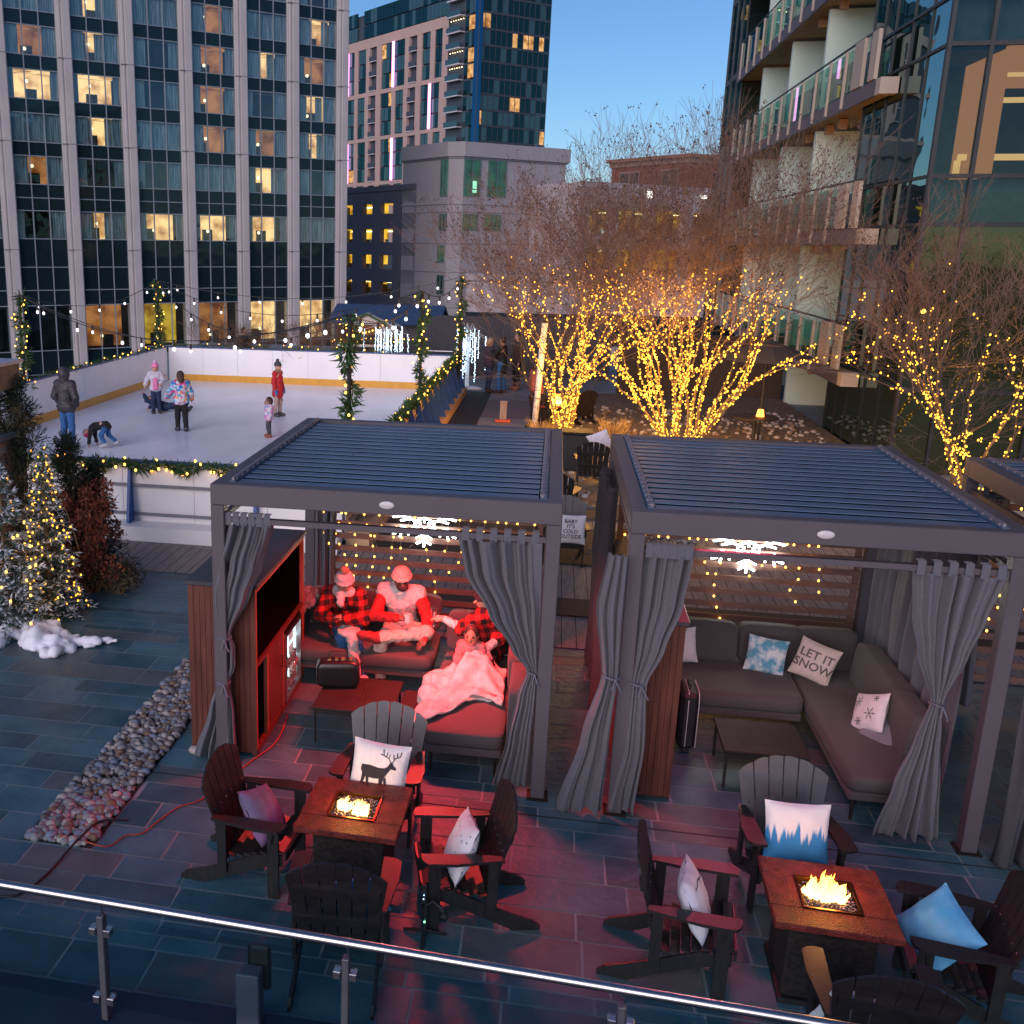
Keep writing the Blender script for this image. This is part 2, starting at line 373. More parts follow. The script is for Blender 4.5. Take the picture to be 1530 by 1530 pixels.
# gravel strip
m = MB(); m.box(STR[0], STR[1], STR[2], STR[3], -.001, .0015); struct('gravel_strip_base', m, M['darkgap'])
m = MB(); rp = random.Random(5)
def stone(m, x, y, z, r, n=8):
    sq = (1, rp.uniform(.6, .95), rp.uniform(.45, .7)); k = len(m.v); m.ball((0,0,0), r, n, sq); a = rp.random()*3.14; c, s_ = math.cos(a), math.sin(a)
    for i in range(k, len(m.v)):
        p = m.v[i]; m.v[i] = (x+p[0]*c-p[1]*s_, y+p[0]*s_+p[1]*c, z+p[2])
for i in range(2100):
    x, y = rp.uniform(STR[0]+.02, STR[1]-.02), rp.uniform(STR[2]+.02, STR[3]-.02); r = rp.choice([.014,.018,.025,.03,.035,.045,.055])
    m.m = rp.choice([0,0,0,1,1,2,2,3,3,4]); stone(m, x, y, .012+rp.random()*.02, r)
tag(m.build('pebbles', M['pebble'], smooth=True), 'rounded grey brown and white river pebbles filling the strip in the slate paving', 'pebbles', kind='stuff')
m = MB()
for i in range(900):
    x, y = rp.uniform(.3, 6.6), rp.uniform(17.3, 30); r = rp.choice([.04,.06,.08,.1]); m.m = rp.choice([0,1,1,2]); stone(m, x, y, .06, r, 6)
for (cx, cy) in ((1.5,15.4),(2.0,16.6)):
    for i in range(120): m.m = rp.choice([0,1,2]); stone(m, cx+rp.gauss(0,.35), cy+rp.gauss(0,.28), .03, rp.choice([.03,.04,.06]), 6)
tag(m.build('river_stones', M['pebble'], smooth=True), 'pale river stones spread in the planting bed round the lit trees', 'stones', kind='stuff')
tag(MB().ball((0,0,0), .055, 12, (1.15,.9,.75)).build('loose_stone', M['pebble'][1], smooth=True, loc=(-2.98,8.02,.042)), 'single large pale stone beside the hem of the left curtain', 'stone')

# ---------------------------------------------------------------- rink
struct('rink_ice', MB().box(-12.4, -3.05, 14.78, 32.0, .0, .1), M['ice'])
def rink_side(label, A, D, N, L, outer):
    """board wall from A along unit D, N points to the outside"""
    t = thing('rink_wall', label, 'rink wall', (A[0], A[1], 0)); O = (0, 0)
    n = max(1, round(L/1.22)); pl = L/n
    m = MB()
    for i in range(n): m.fbox(O, D, N, i*pl+.004, (i+1)*pl-.004, 0, .05, .1, 1.17)
    m.m = 1; m.fbox(O, D, N, 0, L, .01, .04, .1, 1.165)
    m.build('board_panel', [M['white_board'], M['greypipe']] if outer != 'wood' else [M['white_board'], M['greypipe']], t)
    MB().fbox(O, D, N, .25, L-.25, -.014, -.002, .1, .31).build('kick_plate', M['yellow'], t)
    MB().fbox(O, D, N, 0, L, -.03, .08, 1.172, 1.21).build('cap_rail', M['bluecap'], t)
    if outer:
        MB().fbox(O, D, N, 0, L, .055, .42, .0, .24).build('base_ledge', M['white_board'] if outer == 'white' else mat('plywood', (.55,.36,.2), rough=.6, var=.1), t)
        for z in (.82, .36): MB().beam((N[0]*.09, N[1]*.09, z), (D[0]*L+N[0]*.09, D[1]*L+N[1]*.09, z), .03, .045).build('rail_bar', M['greypipe'], t)
        k = 1 if outer == 'white' else .55
        s = 1.9*k
        while s < L:
            P = lambda a, z: (D[0]*s+N[0]*a, D[1]*s+N[1]*a, z)
            MB().poly([P(.055,.245), P(.05+.30*(1.15 if outer != 'white' else .75),.245), P(.13,1.08), P(.055,1.08)], (D[0]*.045, D[1]*.045, 0)).build('brace', M['blue'], t)
            s += 2.05*k
    if outer == 'wood': MB().fbox(O, D, N, 0, L, .052, .06, .245, 1.16).build('plywood_back', mat('plywood', (.55,.36,.2), rough=.6, var=.1), t)
    return t
rink_side('near white rink wall with blue braces and grey pipes above the wooden deck', (-12.4,14.74), (1,0), (0,-1), 9.4, 'white')
rink_side('long right hand rink wall with many blue triangular braces beside the black mat', (-3.02,14.8), (0,1), (1,0), 17.2, 'wood')
rink_side('far white rink wall with orange kick strip below the hut', (-12.4,32.0), (1,0), (0,1), 9.4, None)
rink_side('left white rink wall with orange kick strip in front of the white piered tower', (-12.45,14.8), (0,1), (-1,0), 17.2, None)
# snow edge round the ice
# ---------------------------------------------------------------- the buildings round the terrace
GA = (math.sin(R(47)), math.cos(R(47))); GB = (-GA[1], GA[0]); GN = (GA[1], -GA[0])   # street grid: right-away, left-away, and toward the terrace
M['pier'] = mat('pier_stone', (.50,.475,.48), rough=.7, var=.06, scale=.6, bump=.1)
M['spandrel'] = glassm('spandrel_glass', None, (.45,.62,.68), f=.05, rough=.06, body=(.010,.022,.028), wob=.25)
M['hglass'] = glassm('hotel_glass', (.75,.82,.84), (.7,.85,.95), f=.08, wob=.35)
M['mull'] = mat('mullion', (.24,.29,.34), rough=.5, var=.05)
M['sheer'] = mat('sheer_curtain', (.50,.56,.57), rough=.9, var=.55, scale=5, stretch=(4,4,.15))  # vertical tone stripes paint in the shading of the folds
M['roomdark'] = mat('dark_room', (.045,.05,.045), rough=.9, var=.5, scale=1.2)
def roomglow(name, col, s, col2=None):
    m = bpy.data.materials.new(name); m.use_nodes = True; t = m.node_tree; n = t.nodes; n.clear()
    e = n.new('ShaderNodeEmission'); o = n.new('ShaderNodeOutputMaterial'); tc = n.new('ShaderNodeTexCoord'); nz = n.new('ShaderNodeTexNoise'); nz.inputs['Scale'].default_value = .9; nz.inputs['Detail'].default_value = 3; br = n.new('ShaderNodeMix'); br.data_type = 'RGBA'
    br.inputs[6].default_value = (*tuple(c*q for c, q in zip(col, (.35,.25,.16))), 1); br.inputs[7].default_value = (*tuple(min(1, c*1.12) for c in col), 1); mr = n.new('ShaderNodeMapRange'); mr.inputs[1].default_value = .34; mr.inputs[2].default_value = .60
    mp = n.new('ShaderNodeMapping'); mp.inputs['Rotation'].default_value = (R(90), 0, 0); mp.inputs['Location'].default_value = (.3,.2,.4)
    t.links.new(tc.outputs['Object'], mp.inputs[0]); t.links.new(mp.outputs[0], nz.inputs[0]); t.links.new(nz.outputs[0], mr.inputs[0]); t.links.new(mr.outputs[0], br.inputs[0]); t.links.new(br.outputs[2], e.inputs[0])
    e.inputs[1].default_value = s; t.links.new(e.outputs[0], o.inputs[0]); m.cycles.emission_sampling = 'NONE'; return m
RG = {'lit': roomglow('lit_room_glow', (1,.50,.20), 1.0), 'dim': roomglow('dim_room_glow', (.9,.32,.09), .32), 'gold': roomglow('gold_room_glow', (1,.52,.05), .42)}
M['lampglow'] = glow('room_lamp_glow', (1,.75,.4), 2)
def wavy(m, O, A, N, a0, a1, b, z0, z1, amp=.05, n=14):
    """hanging cloth sheet with folds"""
    k = len(m.v); P = []
    for i in range(n+1):
        a = a0+(a1-a0)*i/n; bb = b+amp*math.sin(i*2.1+a)
        P += [(O[0]+A[0]*a+N[0]*bb, O[1]+A[1]*a+N[1]*bb, z) for z in (z0, z1)]
    m.add(P, [(2*i, 2*i+2, 2*i+3, 2*i+1) for i in range(n)])
def hotel():
    O = (-16.60, 80.30); A, N = GA, GN; t = thing('tower_block', 'tall hotel tower with white stone piers and dark gridded glass behind the rink', 'building', (O[0], O[1], -6))
    o = (0, 0); dz = 6
    rh = random.Random(12)
    piers = [-.67-4.17*k for k in range(10)]
    for s in piers:
        m = MB(); m.fbox(o, A, N, s+.06, s+.99, -.6, .16, 0, 32+dz)
        m.fbox(o, A, N, s+.18, s+.30, .16, .22, 0, 32+dz); m.fbox(o, A, N, s+.42, s+.90, .16, .27, 0, 32+dz)
        m.m = 1
        for z in (3.9, 10.6, 15.8, 21.0, 26.2): m.fbox(o, A, N, s+.05, s+1.0, -.2, .278, z+dz, z+dz+.05)
        m.build('pier', [M['pier'], M['greypipe']], t)
    MB().fbox(o, A, N, piers[-1]+1, .36, -18, -2.2, 0, 32+dz).build('wall', M['roomdark'], t)
    MB().fbox(o, A, N, .37, .39, -18, -.6, 0, 32+dz).build('side_wall', M['pier'], t)
    rows = [(-2.7,.3,0)]+[(4.62,6.4,1)]+[(8.05+2.6*j, 9.8+2.6*j, 2+j) for j in range(6)]
    lit = {(0,0):'lit',(0,1):'lit',(0,2):'dim',(0,3):'gold',(0,4):'dim', (1,1):'lit',(1,2):'lit',(1,3):'lit',(1,4):'litn',
           (3,1):'dim',(3,2):'dim',(3,4):'litn', (4,4):'lit',(4,5):'lit', (5,1):'litn',(5,2):'dim',(5,4):'litn',(5,0):'dim',(4,2):'dim',(6,4):'litn',(2,1):'litn',(5,5):'dim',(6,0):'litn',(2,5):'dim',(4,0):'litn',(6,2):'dim',(3,0):'litn'}
    for k in range(9):
        a0, a1 = piers[k+1]+.99, piers[k]+.06; w_ = (a1-a0)/3
        # dark spandrel glass and its mullion grid between the window rows
        for (z0, z1) in ((-6,-2.7),(.3,4.62),(6.4,8.05))+tuple((9.8+2.6*j, 10.65+2.6*j) for j in range(6)):
            MB().fbox(o, A, N, a0+.02, a1-.02, -.10, -.07, z0+dz, z1+dz).build('spandrel', M['spandrel'], t)
        m = MB()
        for q in range(4): m.fbox(o, A, N, a0+q*w_-.03 if q else a0, a0+q*w_+.03 if q < 3 else a1, -.12, 0.0, -6+dz, 25+dz)
        for z in (-4.3,-2.7,.3,1.3,2.8,4.62,6.4,7.2)+tuple(8.05+2.6*j for j in range(7))+tuple(9.8+2.6*j for j in range(6)):
            for q in range(3): m.fbox(o, A, N, a0+q*w_+.03, a0+(q+1)*w_-.03, -.11, -.01, z+dz-.03, z+dz+.03)
        m.build('mullion_grid', M['mull'], t)
        for (z0, z1, r) in rows:
            kk = 5-k if False else k
            L = lit.get((r, k))
            m = MB(); m.fbox(o, A, N, a0+.02, a1-.02, -.09, -.085, z0+dz+.03, z1+dz-.03)
            g = m.build('window', M['hglass'], t)
            lo, hi = a0+.05, a1-.05; s0 = rh.uniform(.5, 1.05); s1 = rh.uniform(.5, 1.05)
            if L == 'lit': s0 *= .55; s1 *= .65
            m = MB()
            if r: wavy(m, o, A, N, lo, lo+s0, -.22, z0+dz, z1+dz); wavy(m, o, A, N, hi-s1, hi, -.22, z0+dz, z1+dz)
            if r and L is None and rh.random() < .45: wavy(m, o, A, N, lo+s0-.1, hi-s1+.1, -.30, z0+dz, z1+dz)
            if m.v: m.build('curtain', M['sheer'], g, smooth=True)
            m = MB(); m.fbox(o, A, N, lo-.05, hi+.05, -2.1, -2.0, z0+dz, z1+dz)
            m.fbox(o, A, N, lo-.05, hi+.05, -2.0, -.5, z1+dz+.02, z1+dz+.08)
            if L: m.m = 1; m.ball(tuple(np.array([A[0]*(lo+hi)/2+N[0]*-1.6, A[1]*(lo+hi)/2+N[1]*-1.6, z0+dz+rh.uniform(.5,1.3)])), .11, 8)
            if L: m.m = 2; s_ = lo+rh.uniform(.9,1.8); m.fbox(o, A, N, s_, s_+.7, -1.98, -1.7, z0+dz, z0+dz+.8)
            m.build('room', [RG.get((L or '')[:4] if L != 'litn' else 'lit', M['roomdark']), M['lampglow'], M['roomdark']], g)
            if L == 'litn' and r:
                m = MB(); wavy(m, o, A, N, lo+s0*.9, lo+s0*.9+.35, -.5, z0+dz, z1+dz, n=5); wavy(m, o, A, N, hi-s1-.5, hi-s1+.1, -.5, z0+dz, z1+dz, n=6); m.build('inner_curtain', M['sheer'], g)
hotel()

def midtower():
    O = (-15.5, 189.4); A, B, N = GA, GB, GN; t = thing('apartment_tower', 'dark glass and beige apartment tower with pink light strips rising in the distance', 'building', (O[0], O[1], -6))
    o = (0, 0); dz = 6; ra = random.Random(4); NL = (-GA[0], -GA[1])   # left face looks along -A
    dg = glassm('tower_glass', None, (.16,.46,.48), f=.10, rough=.03, body=(.006,.02,.026), wob=.15)
    dgl = glassm('tower_glass_pale', None, (.32,.60,.58), f=.17, rough=.05, body=(.04,.07,.08), wob=.2)
    bl = glassm('tower_corner_glass', None, (.1,.35,.6), f=.3, rough=.05, body=(.005,.03,.09))
    warm = roomglow('tower_lit_glow', (1,.5,.2), .4); stone = mat('beige_cladding', (.42,.31,.28), rough=.7, var=.05, scale=.4)
    frame = mat('tower_frame', (.05,.06,.08), rough=.5)
    FL = [24.7-2.6*4+2.6*k for k in range(15)]
    # core
    MB().fbox(o, A, B, .4, 15.9, 2.9, 9.6, 0, 53+dz).fbox(o, A, B, 2.2, 15.4, 9.6, 60, 0, 49+dz).build('wall', frame, t)
    # right face: glass storeys
    m = MB()
    for k, z in enumerate(FL):
        for q in range(13):
            a0 = q*1.22; m.m = 0
            if (k, q) in ((9,8),(9,9),(9,11),(10,1),(10,0),(5,6),(5,7),(9,6),(4,0),(3,12)): m.m = 2
            elif ra.random() < .3: m.m = 1
            m.fbox(o, A, N, a0+.05, a0+1.17, -.45, -.4+ra.random()*.02, z+dz+.25, z+dz+2.45)
    m.build('glass_face', [dg, dgl, warm], t)
    m = MB()
    for z in FL: m.fbox(o, A, N, 0, 15.9, -.5, -.33, z+dz-.12, z+dz+.22)
    for q in range(14): m.fbox(o, A, N, q*1.22-.04, q*1.22+.04, -.5, -.3, 0, 53+dz)
    m.build('mullion_grid', frame, t)
    MB().fbox(o, A, B, .0, .5, .02, 1.6, 0, 53+dz).build('corner_strip', bl, t)
    # glass bay between corner and balconies
    m = MB()
    for k, z in enumerate(FL):
        for q in range(3): m.m = 2 if (k in (7,8,10) and q < 2) else (1 if ra.random() < .6 else 0); m.fbox(o, A, B, .3, .36, 1.7+q*1.0, 2.6+q*1.0, z+dz+.2, z+dz+2.4)
    m.build('glass_bay', [dg, dgl, warm], t)
    for k, z in enumerate(FL):
        m = MB().fbox(o, A, B, -.7, .4, 4.9, 9.0, z+dz, z+dz+.2); b_ = m.build('balcony', mat('balcony_slab', (.5,.5,.55), rough=.6), t)
        MB().fbox(o, A, B, -.68, -.62, 4.9, 8.9, z+dz+.2, z+dz+1.1).build('balcony_glass', dgl, b_)
        if k in (7,8,10):
            m = MB()
            for i in range(6): m.ball((A[0]*.1+B[0]*(5+i*.7), A[1]*.1+B[1]*(5+i*.7), z+dz+2.2), .1, 6)
            m.build('balcony_lamp', M['lampglow'], b_)
    # left beige face
    F = 1.9
    zb = [(42.4,44.2),(33.4,34.2),(24.8,25.5),(16.2,16.9)]
    m = MB()
    for z0, z1 in zb: m.fbox(o, A, B, F-.3, F+.3, 9.6, 60, z0+dz, z1+dz)
    def strips(z0, z1, L):
        x = 9.6; wins = []
        for (b0, b1, k) in L:
            if b0 > x: m.fbox(o, A, B, F-.28, F+.3, x, b0, z0+dz, z1+dz)
            wins.append((b0, b1, k)); x = b1
        return wins
    base = [(13.0,15.3,'w'),(16.7,19.3,'w'),(20.9,23.5,'b'),(24.9,33.0,'l'),(34.7,37.3,'b'),(38.6,41.6,'w'),(43,48,'l'),(49.5,52,'b')]
    alt = [(13.6,19.6,'l'),(21.2,23.8,'b'),(25.2,28.0,'w'),(29.2,33.2,'w'),(35,37.5,'b'),(39,41.8,'w'),(43,46,'w'),(48,51,'b')]
    allw = []
    for z0, z1, L in ((34.2,42.4,base),(25.5,33.4,alt),(16.9,24.8,base),(4,16.2,alt)): allw += [(z0, z1)+w_ for w_ in strips(z0, z1, L)]
    m.build('beige_frame', stone, t)
    led = glow('pink_strip_glow', (1,.36,.72), 1.3)
    for z0, z1, b0, b1, k in allw:
        n = 3
        if k == 'b':
            m = MB(); 
            for i in range(n): zz = z0+(z1-z0)*i/n; m.fbox(o, A, B, F-.5, F-.02, b0+.1, b1-.1, zz+dz, zz+dz+.15); 
            s_ = m.build('balcony_stack', mat('balcony_slab', (.5,.5,.55)), t)
            m = MB()
            for i in range(n): zz = z0+(z1-z0)*i/n; m.fbox(o, A, B, F-.48, F-.43, b0+.1, b1-.1, zz+dz+.16, zz+dz+1.05)
            m.build('balcony_rail', frame, s_)
        else:
            m = MB(); nn = max(2, round((b1-b0)/1.3)); pw = (b1-b0)/nn
            for i in range(n*1):
                for q in range(nn):
                    m.m = 2 if ra.random() < .05 else (1 if ra.random() < .6 else 0)
                    h = (z1-z0)/n; m.fbox(o, A, B, F-.08, F, b0+q*pw+.06, b0+(q+1)*pw-.06, z0+i*h+dz+.15, z0+(i+1)*h+dz-.1)
            g = m.build('window_strip', [dg, dgl, warm], t)
            if k == 'l':
                c = b0+(b1-b0)*.46; MB().fbox(o, A, B, F-.55, F-.3, c-.28, c+.28, z0+dz, z1+dz).build('light_strip', led, t)
    # dark glass upper storeys of the left face
    for i in range(2):
        m = MB()
        for q in range(40):
            m.m = 1 if ra.random() < .55 else 0
            if q in (25,26) : continue
            m.fbox(o, A, B, F-.1, F+.1, 9.9+q*1.2, 9.9+q*1.2+1.1, 44.4+i*2.7+dz, 44.4+i*2.7+2.45+dz)
        m.build('upper_glass', [dg, dgl], t)
midtower()

def stairtower():
    O = (-9.37, 93.53); A, B, N = GA, GB, GN; t = thing('stair_tower', 'pale grey rendered corner tower with tall green lit windows and a wide cornice', 'building', (O[0], O[1], -6)); o = (0,0); dz = 6
    wall = mat('pale_render', (.36,.34,.36), rough=.8, var=.04, scale=.6, bump=.05); gl = glassm('green_window', (.35,.55,.45), (.7,.8,.85), f=.12)
    c = .9
    def prism(e, z0, z1, nm, mt, par=t):
        P = [(A[0]*a+B[0]*b, A[1]*a+B[1]*b) for a, b in ((-e,c-e*.4),(c-e*.4,-e),(12.85+e,-e),(12.85+e,8+e),(-e,8))]
        return MB().poly([(x, y, z0+dz) for x, y in P], (0,0,z1-z0)).build(nm, mt, par)
    prism(0, -6, 11.9, 'wall', wall); prism(.28, 12.0, 13.2, 'cornice', wall); prism(.12, 11.85, 12.02, 'cornice_lip', M['greypipe'])
    for z in (8.0, 7.3, 4.6, 2.1, -1.0): prism(.02, z, z+.05, 'groove', mat('groove', (.14,.13,.15))) if z not in (8.0,) else prism(.1, z, z+.16, 'string_course', wall)
    green = roomglow('stair_glow', (.25,.6,.36), .16); cream = roomglow('cream_glow', (.8,.62,.42), .2)
    def win(face, s0, s1, z0, z1, mt, lamp=False):
        # outer frame with recessed glass
        if face == 'R': P = lambda a0, a1, d0, d1, zz0, zz1, mm: mm.fbox(o, A, N, a0, a1, d0, d1, zz0+dz, zz1+dz)
        else: P = lambda a0, a1, d0, d1, zz0, zz1, mm: mm.fbox(o, B, (-A[0], -A[1]), a0, a1, d0, d1, zz0+dz, zz1+dz)
        m = MB(); P(s0, s1, .005, .03, z0, z1, m); w_ = m.build('window', mt, t)
        m = MB()
        for q in (s0, (s0+s1)/2-.04, s1-.08): P(q, q+.08, .04, .12, z0, z1, m)
        for z in (z0, z0+(z1-z0)*.18, z1-.08): P(s0+.08, s1-.08, .045, .10, z, z+.08, m)
        m.build('window_frame', mat('green_frame', (.10,.19,.18), rough=.5), w_)
        m = MB(); P(s0+.08, s1-.08, .034, .038, z0+.08, z1-.08, m); m.build('pane', gl, w_)
        if lamp: m = MB(); P(s1-.9, s1-.35, .031, .033, z0+.3, z0+1.3, m); m.build('wall_lamp', glow('white_lamp_glow', (.9,1,.9), 2.2), w_)
    win('R', .95, 2.75, 8.7, 12.0-.2, green, True); win('R', 3.6, 5.7, 8.7, 11.8, green)
    win('L', 1.0, 2.0, 8.7, 11.8, green)
    win('R', .95, 2.6, 5.8, 7.2, cream); win('R', 3.4, 5.3, 5.8, 7.2, cream); win('L', 1.0, 2.0, 5.8, 7.2, M['roomdark'])
    for z0, z1 in ((3.0,4.5),(.2,1.9),(-3,-1.2)): win('L', 1.1, 2.1, z0, z1, cream if z0 != .2 else M['roomdark'])
stairtower()

def garage(O, A, N, L, cols, zs, ztop, label, wallc, dpt=14, cars=True):
    t = thing('parking_garage', label, 'building', (O[0], O[1], -6)); o = (0,0); dz = 6
    gw = mat('garage_wall_'+wallc[0], wallc[1], rough=.8, var=.05, scale=.5); inner = RG['gold']
    m = MB(); edges = [0]+[e for c in cols for e in c]+[L]
    for (z0, z1) in zs:      # piers between the openings
        for i in range(0, len(edges), 2): m.fbox(o, A, N, edges[i], edges[i+1], -.5, 0, z0+dz, z1+dz)
    zz = [-6]+[e for z in sorted(zs) for e in z]+[ztop]
    for i in range(0, len(zz), 2): m.fbox(o, A, N, 0, L, -.5, .0, zz[i]+dz, zz[i+1]+dz)
    m.fbox(o, A, N, 0, L, 0, .12, ztop+dz-.5, ztop+dz)
    m.build('wall', gw, t)
    MB().fbox(o, A, N, 0, .4, -dpt, -.5, -6+dz, ztop+dz-.1).fbox(o, A, N, L-.4, L, -dpt, -.5, -6+dz, ztop+dz-.1).fbox(o, A, N, .4, L-.4, -dpt, -.5, ztop+dz-.4, ztop+dz-.2).build('side_wall', gw, t)
    m = MB(); rg_ = random.Random(len(cols))
    for (z0, z1) in zs:
        for c in cols:
            m.m = 0; m.fbox(o, A, N, c[0]-.3, c[1]+.3, -4.2, -4.1, z0+dz+(z1-z0)*.25, z1+dz+.2)
            m.m = 0; m.fbox(o, A, N, c[0]-.3, c[1]+.3, -4.0, -.55, z1+dz+.05, z1+dz+.15)
            m.m = 2; m.fbox(o, A, N, c[0]+(c[1]-c[0])*.3, c[0]+(c[1]-c[0])*.3+.5, -4.05, -3.9, z0+dz, z1+dz)
            if rg_.random() < .5: m.m = 1; m.fbox(o, A, N, c[0]+.2, c[1]-.3, -3.0, -2.9, z1+dz-.2, z1+dz-.12)
    m.build('deck_interior', [inner, glow('tube_light_glow', (1,.85,.4), 3), M['roomdark']], t)
    if cars:
        for i, c in enumerate(cols):
            z = zs[-1][0]; 
            w_ = c[1]-c[0]
            cb = MB().fbox(o, A, N, c[0]+.1, c[1]-.1, -2.4, -1.2, z+dz, z+dz+.55); cb.fbox(o, A, N, c[0]+.35, c[1]-.35, -2.3, -1.3, z+dz+.55, z+dz+.95); cb.build('parked_car_body', mat('dark_car_paint', (.03,.03,.035), rough=.3), t)
    return t
zsL = [(7.36,8.33),(4.72,5.95),(2.18,3.49),(-.34,.93)]
garage((-9.37+GB[0]*5.74, 93.53+GB[1]*5.74), (GB[0], GB[1]), (-GA[0], -GA[1]), 30, [(.31,2.63),(3.77,5.99),(7.44,9.17),(11.08,13.2),(14.2,16.2),(17.5,19.5),(21,23)], zsL, 9.95, 'purple grey parking garage with square yellow lit openings left of the corner tower', ('grey', (.12,.115,.15)))
tr = garage((1.4, 95.0), GA, GN, 24, [(1.28,3.74),(4.91,8.25),(9.57,13.26),(14.65,18.85)], [(5.67,7.7),(1.6,4.3)], 10.0, 'pale parking garage with wide yellow lit bays half hidden by bare branches', ('pale', (.42,.40,.44)))
MB().fbox((0,0), GA, GN, 8.0, 8.4, .2, .5, 14.8, 15.4).fbox((0,0), GA, GN, 15.3, 15.7, .2, .5, 15.0, 15.3).build('flood_lamp', glow('flood_glow', (1,.97,.9), 1.6), tr)
def brick():
    O = (13.9, 129.3); A, B, N = GA, GB, GN; t = thing('brick_building', 'red brick building with stone cornice showing above the pale garage', 'building', (O[0], O[1], -6)); o = (0,0); dz = 6
    br = mat('red_brick', (.20,.06,.05), rough=.85, var=.2, scale=3, bump=.2); cs = mat('brown_cornice', (.28,.15,.12), rough=.7)
    P = [(0,0),(22,0),(22,14),(0,14)]
    m = MB(); m.fbox(o, A, B, 0, 24, 0, 12, 0, 14.0+dz); m.build('wall', br, t)
    MB().fbox(o, A, B, -.25, 24.2, -.25, 12.2, 14.0+dz, 14.55+dz).build('frieze', mat('tan_frieze', (.3,.2,.17)), t); MB().fbox(o, A, B, -.6, 24.4, -.6, 12.5, 14.56+dz, 14.95+dz).build('cornice', cs, t)
    for k, (s0, s1) in enumerate(((4.7-3.4,7.3-3.4),(7.3,10.6))):
        w_ = MB().fbox(o, B, (-A[0],-A[1]), s0, s1, .01, .06, 10.5+dz, 13.2+dz).build('window', M['spandrel'], t)
        m = MB()
        for q in (s0, (s0+s1)/2-.08, s1-.16): m.fbox(o, B, (-A[0],-A[1]), q, q+.16, .07, .14, 10.5+dz, 13.2+dz)
        m.fbox(o, B, (-A[0],-A[1]), s0, s1, .06, .16, 13.22+dz, 13.45+dz); m.build('window_frame', mat('tan_frieze', (.3,.2,.17)), w_)
    for s0 in (4.3,9,14): 
        w_ = MB().fbox(o, A, N, s0, s0+3.4, .01, .06, 10.3+dz, 13+dz).build('window', M['spandrel'], t)
        MB().fbox(o, A, N, s0+1.6, s0+1.8, .07, .14, 10.3+dz, 13+dz).fbox(o, A, N, s0, s0+3.4, .07, .16, 13.02+dz, 13.25+dz).build('window_frame', mat('tan_frieze', (.3,.2,.17)), w_)
brick()
t = thing('low_wall_block', 'long low pale podium block seen under the bare twigs beyond the walkway', 'building', (-6, 70, -6))
m = MB().box(0, 30, 0, 6, 0, 8.2); m.box(-.1, 30.1, -.1, 6, 8.25, 8.7); m.build('wall', mat('pale_podium', (.38,.34,.36), rough=.8), t)
MB().box(0, 30, -.12, -.02, 4.2, 6.2).build('dark_band', M['spandrel'], t)

